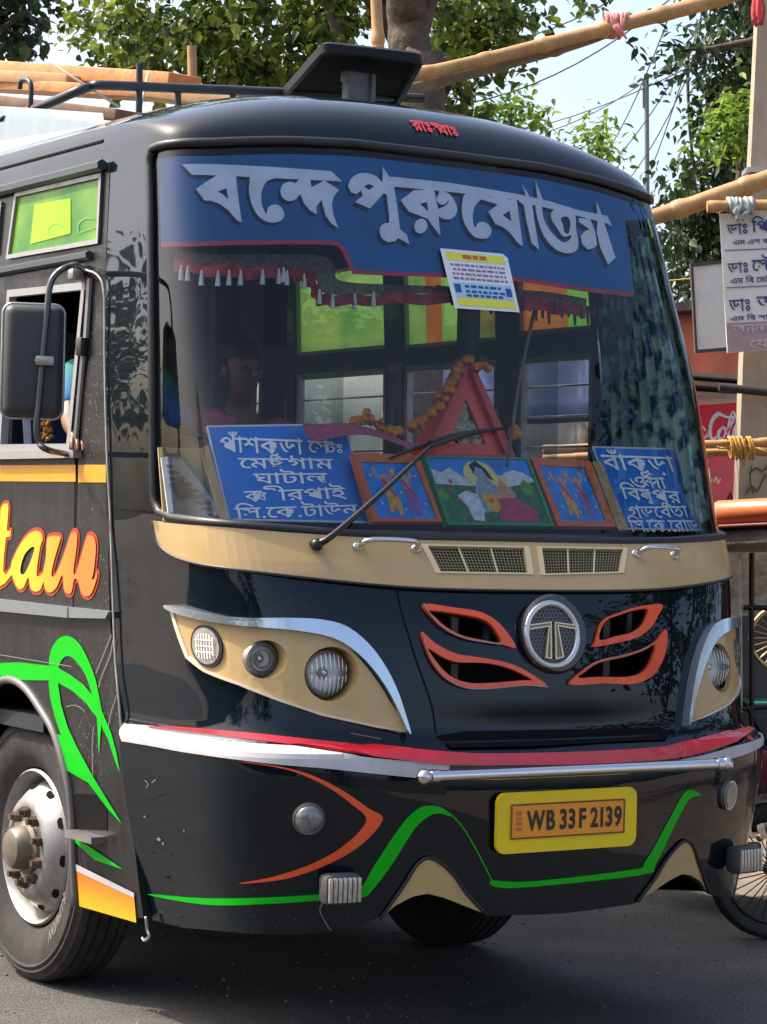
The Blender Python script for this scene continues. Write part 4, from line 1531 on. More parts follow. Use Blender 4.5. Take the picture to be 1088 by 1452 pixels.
# gutters and roof rail lines
mb = MB()
mb.tube([S_side(1.44, 3.118) + np.array([-0.02, 0, 0.0]), S_side(9.3, 3.118) + np.array([-0.02, 0, 0.0])], 0.022, 6)
mb.tube([S_side(1.50, 2.79) + np.array([-0.012, 0, 0.0]), S_side(9.3, 2.79) + np.array([-0.012, 0, 0.0])], 0.018, 6)
mb.tube([np.array([1.125, 3.0, 3.118]), np.array([1.125, 9.3, 3.118])], 0.022, 6)
mb.build('rain_gutter', mat('gutter_dark', (0.05, 0.06, 0.065), 0.4, metal=0.3), bus, True, 60)
mb = MB()
mb.tube([(-1.09, 1.50, 3.215), (-1.085, 9.3, 3.215)], 0.010, 6)
mb.build('roof_bead', MATTE, bus, True, 60)


# window frames and panes
def win_frame(S_, L, m_, parent, wd=0.03):
    L = np.asarray(L, float)
    c = L.mean(0)
    I_ = c + (L - c) * (1 - wd * 2.2 / np.ptp(L, axis=0))
    mb = MB()
    n = len(L)
    P0, P1 = S_(L[:, 0], L[:, 1]), S_(I_[:, 0], I_[:, 1])
    out = np.array([np.sign(P0[0, 0]), 0, 0])
    A = np.concatenate([P0 + out * 0.012, P1 + out * 0.012, P1 - out * 0.02, P0 - out * 0.02])
    for k in range(3):
        mb.add(A, [(k * n + i, k * n + (i + 1) % n, (k + 1) * n + (i + 1) % n, (k + 1) * n + i) for i in range(n)])
    return mb.build('window_frame', m_, parent), I_


FILM = mat_thin('green_film', (0.16, 0.62, 0.10), 0.55, 0.12, 0.35, 3.0, (0.45, 0.85, 0.10), rough=0.15, spec=0.5)
FILM_O = mat_thin('orange_film', (0.62, 0.13, 0.01), 0.6, 0.05, 0.3, 4.0, (0.70, 0.24, 0.02), rough=0.2)
LIME = mat_thin('lime_film', (0.30, 0.85, 0.05), 0.7, 0.05, 0.1, 3.0, rough=0.2)
FILM_M = mat_thin('mottled_film', (0.35, 0.16, 0.01), 0.65, 0.1, 0.3, 7.0, (0.30, 0.55, 0.04), rough=0.2)
FILM_BRIGHT = mat_thin('green_film_brightened', (0.30, 0.85, 0.12), 0.8, 0.12, 0.3, 4.0, (0.65, 0.95, 0.15), rough=0.2)  # green film coloured lighter to make up for the unlit far side
FILM_O_BRIGHT = mat_thin('orange_film_brightened', (0.80, 0.20, 0.01), 0.75, 0.06, 0.25, 5.0, (0.88, 0.34, 0.03), rough=0.2)  # orange film brightened in colour, as the sun misses these panes
SGLASS = mat_glass('side_glass', (0.55, 0.62, 0.62), 0.0, 1.5, 1.0)
for S_, sgn in ((S_side, -1), (S_far, 1)):
    for k, L in enumerate(wins if sgn < 0 else wins_far):
        up = (k % 2 == 1)
        fr_, I_ = win_frame(S_, L, ALU, bus, 0.016 if up else 0.026)
        if up:
            cut = [(0, 1, FILM if sgn < 0 else (FILM_O_BRIGHT if k in (7, 13) else FILM_BRIGHT))]
            if sgn > 0 and k == 1: cut = [(0, 0.36, LIME), (0.36, 1, FILM_O_BRIGHT)]
            if sgn > 0 and k == 3: cut = [(0, 0.35, FILM_M), (0.35, 0.62, FILM_BRIGHT), (0.62, 0.8, FILM_O_BRIGHT), (0.8, 1.0, FILM_BRIGHT)]
            for c0_, c1_, fm_ in cut:
                mb = MB()
                ya_, yb_ = I_[:, 0].min(), I_[:, 0].max()
                Q_ = I_.copy() if len(cut) == 1 else np.array([(ya_ + (yb_ - ya_) * c_, z_) for c_, z_ in ((c0_, I_[0, 1]), (c0_, I_[1, 1]), (c1_, I_[1, 1]), (c1_, I_[0, 1]))])
                mb.add(S_(Q_[:, 0], Q_[:, 1]), [tuple(range(len(Q_)))])
                pane = mb.build('tinted_pane', fm_, fr_)
        elif k in (2, 6, 8, 12) and sgn < 0 or k in (0, 4, 10, 14) and sgn > 0:
            mb = MB()
            half = I_.copy()
            half[:, 0] = np.where(half[:, 0] > half[:, 0].mean(), half[:, 0], half[:, 0].mean())
            mb.add(S_(half[:, 0], half[:, 1]), [tuple(range(len(half)))])
            mb.build('sliding_pane', SGLASS, fr_)
for z_ in (2.17, 2.30, 2.43):
    mb = MB()
    mb.tube([(1.155, 1.3, z_), (1.155, 9.0, z_)], 0.006, 6)
    mb.build('window_bar', STEEL, bus, True, 60)
# loops and print on the first green pane
patches('pane_print', NEAR, [[stroke([(72, 335), (70, 325), (80, 318), (92, 322)], 1.2)], [stroke([(112, 330), (112, 318), (122, 310), (135, 310)], 1.2)],
                             [stroke([(112, 331), (125, 326), (137, 322)], 1.0)]], 0.004, mat('film_ink', (0.08, 0.35, 0.05), 0.5), bus, 0.2)
patch('pane_sticker', NEAR, [[(50, 290), (101, 281), (101, 331), (44, 346)]], 0.003, mat_thin('sticker_lime', (0.55, 0.85, 0.08), 0.5, 0, 0.1), bus, 0.2)
# vertical division of the driver's window
mb = MB()
mb.tube([NEAR.pt(131, 395, 0.01), NEAR.pt(126, 480, 0.012)], 0.012, 6)
mb.tube([NEAR.pt(122, 505, 0.012), NEAR.pt(110, 640, 0.012)], 0.011, 6)
div = mb.build('window_channel', ALU, bus, True, 60)
mb = MB()
mb.box(NEAR.pt(122, 492, 0.015), (0.04, 0.05, 0.07), None, 0.01)
mb.build('window_catch', BLACK, div, True, 40)
mb = MB()
mb.box(NEAR.pt(55, 645, 0.01), (0.05, 0.75, 0.03))
mb.build('window_sill', ALU, bus)
# cable and sealant along the seam
mb = MB()
mb.tube(cr([NEAR.pt(127, 383, 0.02), NEAR.pt(146, 392, 0.02), NEAR.pt(153, 420, 0.015), NEAR.pt(153, 520, 0.012), NEAR.pt(156, 640, 0.012), NEAR.pt(160, 730, 0.01), NEAR.pt(164, 850, 0.01),
             NEAR.pt(167, 930, 0.01), NEAR.pt(173, 1000, 0.01), NEAR.pt(175, 1035, 0.008)], 6), 0.0045, 6)
mb.build('seam_cable', mat('cable_grey', (0.30, 0.29, 0.25), 0.7, noise=0.5), bus, True, 180)

# ------------------------------------------------------------------ mirror on its tubular arm
MY = 1.22
ap = [(120, 388), (112, 380), (96, 378), (80, 388), (71, 405), (67, 440), (61, 500), (56, 560), (52, 605), (56, 628), (68, 638), (92, 643)]
A_ = [onY(x, y, MY) for x, y in ap]
A_[0] = NEAR.pt(122, 390, 0.0)
A_[-1] = NEAR.pt(96, 644, 0.0)
A_[1] = (A_[0] + A_[2]) / 2 + np.array([0, 0, 0.02])
mb = MB()
mb.tube(cr(A_, 6), 0.0115, 10)
arm = mb.build('mirror_arm', mat('arm_metal', (0.10, 0.10, 0.10), 0.3, metal=0.7), bus, True, 180)
mb = MB()
mb.box(NEAR.pt(123, 388, 0.03), (0.08, 0.05, 0.06), None, 0.012)
mb.build('arm_bracket', STEEL, arm, True, 40)
cM = onY(47, 512, MY + 0.05)
ax = np.array([nrm([0.93, -0.36, 0]), nrm([0.36, 0.93, 0]), [0, 0, 1]])
wM, hM = np.linalg.norm(onY(5, 512, MY + 0.05) - onY(88, 512, MY + 0.05)) * 0.97, np.linalg.norm(onY(47, 430, MY + 0.05) - onY(47, 594, MY + 0.05))
mb = MB()
bm = bmesh.new()
bmesh.ops.create_cube(bm, size=1)
for v in bm.verts:
    s_ = 0.90 if v.co.y < 0 else 1.0
    v.co = Vector((v.co.x * wM * s_, v.co.y * 0.07, v.co.z * hM * (0.94 if v.co.y < 0 else 1.0)))
bmesh.ops.bevel(bm, geom=bm.edges[:], offset=0.03, segments=4, affect='EDGES', profile=0.5)
bm.verts.ensure_lookup_table()
mb.add([cM + ax[0] * v.co.x + ax[1] * v.co.y + ax[2] * v.co.z for v in bm.verts], [[v.index for v in f.verts] for f in bm.faces])
bm.free()
mh = mb.build('mirror_housing', mat('mirror_plastic', (0.032, 0.033, 0.035), 0.55, bump=0.1, bscale=200), arm, True, 50)
mb = MB()
rr_ = rrect(-wM / 2 * 0.99, wM / 2 * 0.99, -hM / 2 * 0.99, hM / 2 * 0.99, 0.035)
mb.tube([cM + ax[0] * p[0] + ax[1] * 0.012 + ax[2] * p[1] for p in rr_], 0.006, 6, closed=True)
mb.build('mirror_rim', STEEL, mh, True, 180)
mb = MB()
mb.add([cM + ax[0] * p[0] * 0.93 + ax[1] * 0.0365 + ax[2] * p[1] * 0.95 for p in rr_], [tuple(range(len(rr_)))])
mb.build('mirror_glass', CHROME, mh)
mb = MB()
mb.box(onY(60, 512, MY) + np.array([0, -0.02, 0]), (0.065, 0.035, 0.035), ax, 0.008)
for dx in (-0.02, 0.022):
    mb.tube([onY(60, 512, MY) + ax[0] * dx - ax[1] * 0.02, onY(60, 512, MY) + ax[0] * dx - ax[1] * 0.045], 0.008, 8)
mb.build('mirror_clamp', STEEL, arm, True, 40)

# ------------------------------------------------------------------ wheels
def wheel_geo(c, sx, parent, detail=True):
    ax = np.array([sx, 0, 0.0])
    R = 0.522
    mb = MB()
    prof = [(0.300, 0.02), (0.315, 0.055), (0.36, 0.085), (0.41, 0.10), (0.452, 0.098), (0.462, 0.104), (0.474, 0.096), (0.484, 0.098), (0.497, 0.084), (0.509, 0.078), (0.519, 0.062),
            (R, 0.050), (R - 0.012, 0.047), (R - 0.012, 0.041), (R, 0.038), (R, 0.008), (R - 0.012, 0.005), (R - 0.012, -0.002), (R, -0.005), (R, -0.037), (R - 0.012, -0.040),
            (R - 0.012, -0.046), (R, -0.05), (R, -0.08), (R - 0.012, -0.083), (R - 0.012, -0.089), (R, -0.092), (R, -0.11), (0.51, -0.135), (0.45, -0.155), (0.38, -0.15), (0.31, -0.11), (0.30, -0.06)]
    mb.lathe(c, ax, prof, 72)
    tyre = mb.build('tyre', RUBBER, parent, True, 25)
    rp = [(0.300, 0.03), (0.306, 0.060), (0.298, 0.068), (0.288, 0.058), (0.276, 0.015), (0.268, -0.02), (0.258, 0.0), (0.235, 0.045), (0.20, 0.085), (0.175, 0.098), (0.160, 0.098), (0.150, 0.090), (0.0, 0.090)]
    rp = rp[:-1] + [(0.10, 0.088), (0.001, 0.088)]
    mb = MB()
    mb.lathe(c, ax, rp, 72)
    rim = mb.build('rim', RIM, parent, True, 30)
    a, b = np.array([0, 0, 1.0]), np.cross(ax, [0, 0, 1.0])
    mb = MB()
    for k in range(10):
        q = 2 * math.pi * k / 10 + 0.2
        d = a * math.cos(q) + b * math.sin(q)
        t = -a * math.sin(q) + b * math.cos(q)
        n_ = nrm(ax * 0.72 + d * 0.6)
        w2 = np.cross(n_, t)
        mb.add([c + d * 0.236 + ax * 0.047 + t * 0.024 * math.cos(u) + w2 * 0.016 * math.sin(u) for u in np.linspace(0, 2 * np.pi, 14, endpoint=False)], [tuple(range(14))])
    mb.build('hand_hole', MATTE, rim)
    mb = MB()
    mb.lathe(c, ax, [(0.105, 0.085), (0.105, 0.10), (0.088, 0.11), (0.080, 0.15), (0.070, 0.165), (0.045, 0.172), (0.001, 0.172)], 32)
    hub = mb.build('hub', mat('hub_dirty', (0.20, 0.17, 0.13), 0.5, metal=0.6, noise=0.4), rim, True, 40)
    for k in range(10):
        q = 2 * math.pi * k / 10
        d = a * math.cos(q) + b * math.sin(q)
        p = c + d * 0.138
        mb = MB()
        mb.tube([p + ax * 0.085, p + ax * 0.115], 0.021, 6)
        mb.tube([p + ax * 0.114, p + ax * 0.135], 0.013, 8)
        mb.build('wheel_nut', mat('nut_rust', (0.13, 0.09, 0.06), 0.55, metal=0.6, noise=0.4), rim, False)
    if detail:                                           # raised lettering on the sidewall
        mb = MB()
        V, Fc = word("WINPLUS", 0.01)
        lo, hi = V.min(0), V.max(0)
        for a0, flip in ((rad(-145), 1),):
            P_ = []
            for p in V:
                q = a0 + (p[0] - lo[0]) / (hi[0] - lo[0]) * 0.62
                r_ = 0.362 + (p[1] - lo[1]) / (hi[1] - lo[1]) * 0.05
                P_.append(c + (a * math.cos(q) + b * math.sin(q) * 1) * r_ + ax * (0.0895 + (r_ - 0.36) * 0.25))
            mb.add(P_, Fc)
        mb.build('sidewall_lettering', mat('tyre_mark', (0.16, 0.15, 0.14), 0.8), tyre)
    return tyre


def wheel(y, sx, dual=False, detail=False):
    c = np.array([sx * 0.962, y, 0.522])
    mbx = bpy.data.objects.new('wheel', None)
    COL.objects.link(mbx)
    mbx.parent = bus
    wheel_geo(c, sx, mbx, detail)


wheel(WHEEL_Y, -1, detail=True)
wheel(WHEEL_Y, 1)
wheel(WHEEL_Y + 4.1, -1)
wheel(WHEEL_Y + 4.1, 1)


# ================================================================== INSIDE THE BUS
# driver's partition, seats, poles (parts of the bus)
PART = mat('partition_blue', (0.014, 0.022, 0.035), 0.6, noise=0.3)
mb = MB()
Yp = 2.75
for x0_, x1_, z0_, z1_ in ((-1.08, -1.0, 1.05, 3.15), (-0.88, -0.50, 1.05, 3.15), (-0.38, 0.44, 1.05, 2.30), (-0.38, 0.20, 2.30, 3.15), (0.32, 0.44, 2.30, 3.15), (-1.08, 0.44, 2.60, 3.14)):
    mb.box(((x0_ + x1_) / 2, Yp, (z0_ + z1_) / 2), (x1_ - x0_, 0.03, z1_ - z0_))
mb.build('driver_partition', PART, bus)
POLE_M = mat('pole_green', (0.03, 0.06, 0.05), 0.5)
for x_, y_ in ((0.06, 2.75), (0.30, 4.2), (-0.25, 4.2), (0.42, 3.0), (0.92, 2.0)):
    mb = MB()
    mb.tube([(x_, y_, 1.05), (x_, y_, 3.18)], 0.022 if x_ < 0.9 else 0.05, 10)
    mb.build('grab_pole', POLE_M, bus, True, 60)
mb = MB()
mb.tube([(0.42, 1.9, 2.93), (0.42, 8.8, 2.93)], 0.016, 8)
mb.build('ceiling_rail', STEEL, bus, True, 60)


def seat(x, y, z, wd, m_):
    mb = MB()
    mb.box((x, y, z), (wd, 0.45, 0.12), None, 0.04)
    s = mb.build('seat', m_, bus, True, 40)
    mb = MB()
    A_ = np.array([[1, 0, 0], nrm([0, 1, -0.2]), nrm([0, 0.2, 1])])
    mb.box((x, y + 0.27, z + 0.38), (wd, 0.10, 0.72), A_, 0.045)
    mb.build('seat_back', m_, s, True, 40)
    mb = MB()
    for dx in (-wd * 0.4, wd * 0.4):
        for dy in (-0.15, 0.15):
            mb.box((x + dx, y + dy, (z + 1.02) / 2), (0.03, 0.03, z - 1.05))
    mb.build('seat_leg', STEEL, s)


SEATM = mat('seat_cloth', (0.015, 0.03, 0.075), 0.8, noise=0.4, nscale=30)
SEATM2 = mat('seat_cover_teal', (0.03, 0.10, 0.11), 0.8, noise=0.5, nscale=20)
seat(-0.72, 2.15, 1.70, 0.48, SEATM)
for k in range(5):
    seat(0.72, 3.1 + k * 0.85, 1.55, 0.78, SEATM2)
    seat(-0.68, 3.5 + k * 0.85, 1.55, 0.78, SEATM2)
mb = MB()
mb.box((-0.05, 1.75, 1.36), (0.75, 1.0, 0.62), None, 0.08)
mb.build('engine_cover', DARK, bus, True, 40)
# steering wheel
q = np.linspace(0, 2 * np.pi, 40, endpoint=False)
sa = nrm([0, -0.62, 0.78])
s1, s2 = np.array([1.0, 0, 0]), np.cross(sa, [1.0, 0, 0])
sc_ = np.array([-0.70, 1.45, 2.02])
mb = MB()
mb.tube([sc_ + (s1 * math.cos(t) + s2 * math.sin(t)) * 0.23 for t in q], 0.015, 8, closed=True)
for t in (0.3, math.pi - 0.3, -math.pi / 2):
    mb.tube([sc_, sc_ + (s1 * math.cos(t) + s2 * math.sin(t)) * 0.22], 0.012, 6)
mb.tube([sc_, sc_ - sa * 0.45], 0.03, 8)
mb.build('steering_wheel', BLACK, bus, True, 180)


# --- people
def person(label, J, shirt_c, hair=True, hand=None, arm_hand=None):
    """J: dict of joints. One continuous body; shirt, trousers and hair are children"""
    t = thing('person', label, 'person', J['pelvis'])
    n, e = [], []

    def nd(p, r):
        n.append((tuple(p), r))
        return len(n) - 1
    pe = nd(J['pelvis'], (0.15, 0.11))
    be = nd((np.array(J['pelvis']) * 0.5 + np.array(J['chest']) * 0.5), (0.135, 0.10))
    ch = nd(J['chest'], (0.16, 0.11))
    nb = nd(np.array(J['neck']) - np.array([0, 0, 0.05]), (0.075, 0.065))
    nk = nd(np.array(J['neck']) + np.array([0, 0, 0.03]), (0.052, 0.055))
    hd = np.array(J['head'])
    h0 = nd(hd + np.array([0, -0.015, -0.075]), (0.058, 0.068))
    h1 = nd(hd + np.array([0, 0, 0.0]), (0.076, 0.092))
    h2 = nd(hd + np.array([0, 0.01, 0.075]), (0.070, 0.085))
    h3 = nd(hd + np.array([0, 0.01, 0.115]), (0.035, 0.045))
    e += [(pe, be), (be, ch), (ch, nb), (nb, nk), (nk, h0), (h0, h1), (h1, h2), (h2, h3)]
    for s in 'lr':
        sh, el, wr = [np.array(J[s + k], float) for k in ('shoulder', 'elbow', 'wrist')]
        a = nd(sh, 0.058)
        b = nd((sh + el) / 2, 0.050)
        c = nd(el, 0.042)
        c2 = nd(el * 0.6 + wr * 0.4, 0.041)
        d = nd(wr, 0.027)
        e += [(ch, a), (a, b), (b, c), (c, c2), (c2, d)]
        dirn = nrm(wr - el)
        side = nrm(np.cross(dirn, [0, 0, 1]))
        pm = nd(wr + dirn * 0.045, (0.036, 0.018))
        e.append((d, pm))
        dn = nrm(np.cross(side, dirn)) * -1 if np.cross(side, dirn)[2] > 0 else nrm(np.cross(side, dirn))
        for k, (off, ln) in enumerate(((-0.027, 0.062), (-0.009, 0.074), (0.009, 0.070), (0.026, 0.055))):
            b0 = nd(wr + dirn * 0.085 + side * off, 0.0095)
            b1 = nd(wr + dirn * (0.085 + ln * 0.5) + side * off * 1.1 + dn * 0.012, 0.0085)
            b2 = nd(wr + dirn * (0.085 + ln * 0.8) + side * off * 1.1 + dn * 0.036, 0.0075)
            e += [(pm, b0), (b0, b1), (b1, b2)]
        sg = 1 if s == 'l' else -1
        t0 = nd(wr + dirn * 0.045 + side * 0.045 * sg, 0.011)
        t1 = nd(wr + dirn * 0.085 + side * 0.060 * sg + dn * 0.012, 0.009)
        e += [(pm, t0), (t0, t1)]
    for s in 'lr':
        hp, kn, ft = [np.array(J[s + k], float) for k in ('hip', 'knee', 'foot')]
        a, b, c = nd(hp, 0.085), nd(kn, 0.06), nd(ft, 0.042)
        d = nd(ft + np.array([0, -0.14, -0.02]), (0.045, 0.03))
        e += [(pe, a), (a, b), (b, c), (c, d)]
    V, Fc = skin(n, e, 2)
    body_ = OB('body', V, Fc, SKIN, t, True)
    # face
    mb = MB()
    fy = hd[1] - 0.088
    mb.ball((hd[0], fy - 0.010, hd[2] - 0.015), (0.013, 0.02, 0.024), None, 10, 8)
    for sx in (-1, 1):
        mb.ball((hd[0] + sx * 0.078, hd[1] + 0.01, hd[2]), (0.010, 0.02, 0.03), None, 8, 6)
    mb.build('nose_and_ears', SKIN, body_, True, 180)
    mb = MB()
    for sx in (-1, 1):
        mb.ball((hd[0] + sx * 0.031, fy + 0.006, hd[2] + 0.012), (0.013, 0.008, 0.008), None, 8, 6)
    mb.build('eyes', HAIR, body_, True, 180)
    mb = MB()
    mb.ball((hd[0], fy + 0.003, hd[2] - 0.058), (0.024, 0.008, 0.006), None, 8, 6)
    mb.build('mouth', mat('lips', (0.16, 0.05, 0.04), 0.5), body_, True, 180)
    # hair: cap over the upper back of the head
    mb = MB()
    c = hd + np.array([0, 0.012, 0.055])
    hv, hf = MB().ball(c, (0.083, 0.098, 0.090), None, 18, 12).V, None
    hb = MB().ball(c, (0.083, 0.098, 0.090), None, 18, 12)
    keep = [f for f in hb.F if np.mean([hb.V[i][2] for i in f]) > hd[2] + 0.045 or (np.mean([hb.V[i][1] for i in f]) > hd[1] + 0.02 and np.mean([hb.V[i][2] for i in f]) > hd[2] - 0.02)]
    mb.add(hb.V, keep)
    mb.build('hair', HAIR, t, True, 180)
    # shirt
    n, e = [], []
    pe, be, ch, nb = nd(J['pelvis'], (0.165, 0.125)), nd((np.array(J['pelvis']) * 0.5 + np.array(J['chest']) * 0.5), (0.155, 0.118)), nd(J['chest'], (0.178, 0.125)), nd(
        np.array(J['neck']) - np.array([0, 0, 0.045]), (0.085, 0.08))
    e += [(pe, be), (be, ch), (ch, nb)]
    for s in 'lr':
        sh, el = [np.array(J[s + k], float) for k in ('shoulder', 'elbow')]
        a, b, c = nd(sh, 0.070), nd(sh * 0.55 + el * 0.45, 0.064), nd(sh * 0.15 + el * 0.85, 0.060)
        e += [(ch, a), (a, b), (b, c)]
    V, Fc = skin(n, e, 2)
    OB('shirt', V, Fc, shirt_c, t, True)
    n, e = [], []
    pe = nd(np.array(J['pelvis']) - np.array([0, 0, 0.02]), (0.16, 0.12))
    for s in 'lr':
        hp, kn, ft = [np.array(J[s + k], float) for k in ('hip', 'knee', 'foot')]
        a, b, c = nd(hp, 0.10), nd(kn, 0.075), nd(ft * 0.92 + kn * 0.08, 0.062)
        e += [(pe, a), (a, b), (b, c)]
    V, Fc = skin(n, e, 2)
    OB('trousers', V, Fc, mat('trousers', (0.03, 0.03, 0.035), 0.8), t, True)
    return t


SHIRT = mat_grad('striped_shirt', (0.02, 0.10, 0.34), (0.02, 0.20, 0.11), 2, 0.42, 0.62, 0.8, 0)
person('driver in a blue and green shirt resting one hand on the open side window', dict(
    pelvis=(-0.74, 2.12, 1.84), chest=(-0.76, 2.06, 2.27), neck=(-0.77, 2.03, 2.50), head=(-0.77, 1.99, 2.66),
    rshoulder=(-0.965, 1.98, 2.40), relbow=(-1.055, 1.80, 2.185), rwrist=(-1.115, 1.62, 2.135),
    lshoulder=(-0.56, 2.04, 2.40), lelbow=(-0.50, 1.88, 2.13), lwrist=(-0.56, 1.66, 2.08),
    lhip=(-0.64, 2.05, 1.80), lknee=(-0.60, 1.60, 1.72), lfoot=(-0.58, 1.42, 1.17),
    rhip=(-0.84, 2.05, 1.80), rknee=(-0.86, 1.60, 1.72), rfoot=(-0.84, 1.42, 1.17)), SHIRT)
person('passenger in a dull pink shirt sitting in the dark cab beside the driver', dict(
    pelvis=(-0.20, 2.05, 1.72), chest=(-0.22, 2.00, 2.10), neck=(-0.25, 1.92, 2.29), head=(-0.27, 1.87, 2.42),
    rshoulder=(-0.41, 1.98, 2.21), relbow=(-0.44, 1.86, 1.98), rwrist=(-0.30, 1.66, 1.95),
    lshoulder=(-0.02, 1.96, 2.21), lelbow=(0.06, 1.82, 1.98), lwrist=(-0.04, 1.64, 1.95),
    lhip=(-0.10, 1.98, 1.73), lknee=(-0.06, 1.50, 1.76), lfoot=(-0.04, 1.30, 1.12),
    rhip=(-0.30, 1.98, 1.73), rknee=(-0.32, 1.50, 1.76), rfoot=(-0.34, 1.30, 1.12)), mat('pink_shirt', (0.55, 0.12, 0.18), 0.8))

# --- destination boards
GA = np.array([0.0, 0.0])


def board(label, corners_px, P3, lines, off, side_right=False):
    """corners TL TR BR BL in px on the plane through P3"""
    o, a, b = [np.asarray(p, float) for p in P3]
    u, v = a - o, b - o
    n_ = np.cross(u, v)
    if n_ @ (CAM - o) < 0: n_ = -n_
    n_ = nrm(n_)
    W_ = [onP(x, y, o, n_) for x, y in corners_px]
    t = thing('destination_board', label, 'sign board', (W_[3] + W_[2]) / 2, 'blue route boards behind the windscreen')
    mb = MB()
    Fq = [(0, 1, 2, 3), (7, 6, 5, 4), (0, 4, 5, 1), (1, 5, 6, 2), (2, 6, 7, 3), (3, 7, 4, 0)]
    mb.add(W_ + [p - n_ * 0.018 for p in W_], Fq)
    mb.build('panel', BOARD, t)
    mb = MB()
    for i in range(4):
        p, q_ = W_[i], W_[(i + 1) % 4]
        mb.tube([p + n_ * 0.001, q_ + n_ * 0.001], 0.004, 5)
    mb.build('panel_edge', mat('board_edge', (0.62, 0.66, 0.72), 0.5), t)
    mb = MB()
    for (x0_, y0_, x1_, y1_, hpx, parts) in lines:        # head line start and end in px
        p, q_ = onP(x0_, y0_, o, n_), onP(x1_, y1_, o, n_)
        u_ = nrm(q_ - p)
        v_ = nrm(np.cross(n_, u_))
        pr = onP(x0_, y0_ + hpx, o, n_)
        put_word(mb, parts, p, u_, v_, width=np.linalg.norm(q_ - p), height=np.linalg.norm(pr - p) / 0.62, bold=0.012, n_off=0.0035)
    mb.build('route_lettering', WTEXT, t)
    return t, n_


P = lambda s: (s, 1, 1, 0, 0)
NDA = [("ন", 0.55, 1, 0, 0), ("দ", 0.8, 1, -0.12, -0.08)]
z3 = lambda x, y: (200 + x / 3.022, 470 + y / 3.022)
rows1 = []
for (x0_, y0_, x1_, y1_, h_, w_) in (
        (335, 455, 690, 468, 62, "পঁাশকুড়া"),
        (712, 470, 858, 478, 48, [("েস", 1, 1, 0, 0), ("টঃ", 0.9, 0.8, -0.2, -0.10)]),
        (415, 545, 820, 549, 42, [P("েমছ"), ("গ", 1, 1, -0.02, 0), ("া", 1, 1, -0.02, 0), ("ম", 1, 1, -0.02, 0)]),
        (480, 612, 795, 610, 42, "ঘাটাল"),
        (440, 688, 872, 672, 44, [("ক", .75, 1, 0, 0), ("ষ", .6, .8, -0.25, -0.12), ("ী", 1, 1, -0.06, 0), ("রপাই", 1, 1, -0.02, 0)]),
        (400, 760, 925, 745, 44, "িস.েক.টাউন")):
    a, b = z3(x0_, y0_), z3(x1_, y1_)
    rows1.append((*a, *b, h_ / 3.022, w_))
Q1 = [(293.6, 605), (490, 602), (525, 741), (325, 737)]
DO = np.array([0.015, 0.05, 0])
board('larger blue board of white Bengali place names, pink cloth over its top corner', Q1,
      [np.array([-1.035, 0.60, 1.835]) + DO, np.array([-0.53, 0.49, 1.838]) + DO, np.array([-1.05, 0.735, 2.144]) + DO], rows1, 0)
z5 = lambda x, y: (720 + x / 2.957, 470 + y / 2.957)
rows2 = []
for (x0_, y0_, x1_, y1_, h_, w_) in (
        (385, 520, 685, 530, 55, "বঁাকুড়া"),
        (505, 612, 650, 612, 42, [P("ও")] + [("ন", 0.6, 1, -0.02, 0), ("দা", 0.85, 0.95, -0.18, -0.06)]),
        (465, 655, 715, 675, 44, [P("িব"), ("ষ", .75, 1, -0.02, 0), ("ণু", .55, .7, -0.28, -0.16), ("পুর", 1, 1, 0.02, 0)]),
        (500, 738, 745, 735, 42, "গড়েবতা"),
        (500, 795, 790, 795, 42, "িস.েক.েরাড")):
    a, b = z5(x0_, y0_), z5(x1_, y1_)
    rows2.append((*a, *b, h_ / 2.957, w_))
Q2 = [(840, 634), (956, 637), (994, 752), (886, 750)]
board('smaller blue board of white Bengali place names beside the teal curtain', Q2,
      [np.array([0.56, 0.48, 1.838]) + DO, np.array([1.02, 0.60, 1.835]), np.array([0.56, 0.62, 2.12]) + DO], rows2, 0)

# --- framed prints on the dash
PN = nrm(np.array([0, -1, 0.42]))
PO = np.array([0, 0.485, 1.838])
pic = Plane(PO, (1, 0, 0), np.cross(PN, (1, 0, 0)))
PFRAME = mat('frame_orange', (0.70, 0.15, 0.035), 0.5, noise=0.15)
PGREEN = mat('frame_green', (0.02, 0.28, 0.10), 0.5, noise=0.15)
SKYB = mat('print_blue', (0.02, 0.24, 0.72), 0.4, noise=0.35, nscale=25)
FLESH = mat('print_flesh', (0.62, 0.30, 0.16), 0.5, noise=0.3, nscale=40)
SAFF = mat('print_saffron', (0.72, 0.36, 0.03), 0.5, noise=0.3, nscale=60)
CRIM = mat('print_crimson', (0.50, 0.05, 0.10), 0.5, noise=0.4, nscale=60)
VIOL = mat('print_violet', (0.26, 0.12, 0.42), 0.5, noise=0.4, nscale=60)
PWHITE = mat('print_white', (0.62, 0.68, 0.74), 0.5, noise=0.3, nscale=40)
PGRN = mat('print_green', (0.03, 0.16, 0.04), 0.5, noise=0.6, nscale=50)
PYEL = mat('print_yellow', (0.75, 0.68, 0.22), 0.5, noise=0.2, nscale=40)
PGREY = mat('print_greyblue', (0.25, 0.33, 0.45), 0.5, noise=0.4, nscale=60)


def picture(label, q, iq_, fm, grp):
    c = pic.S(*pic.uv([((q[2][0] + q[3][0]) / 2, (q[2][1] + q[3][1]) / 2)])[0])
    t = thing('framed_print', label, 'picture', c, grp)
    patch('frame', pic, [q, iq_], 0.008, fm, t, 1.0, 0.03)
    return t


def zpl(t, name, m_, polys, lvl):
    patches(name, pic, [[np.asarray(p)] for p in polys], 0.002 + lvl * 0.0008, m_, t, 1.0, doff=0.0001)


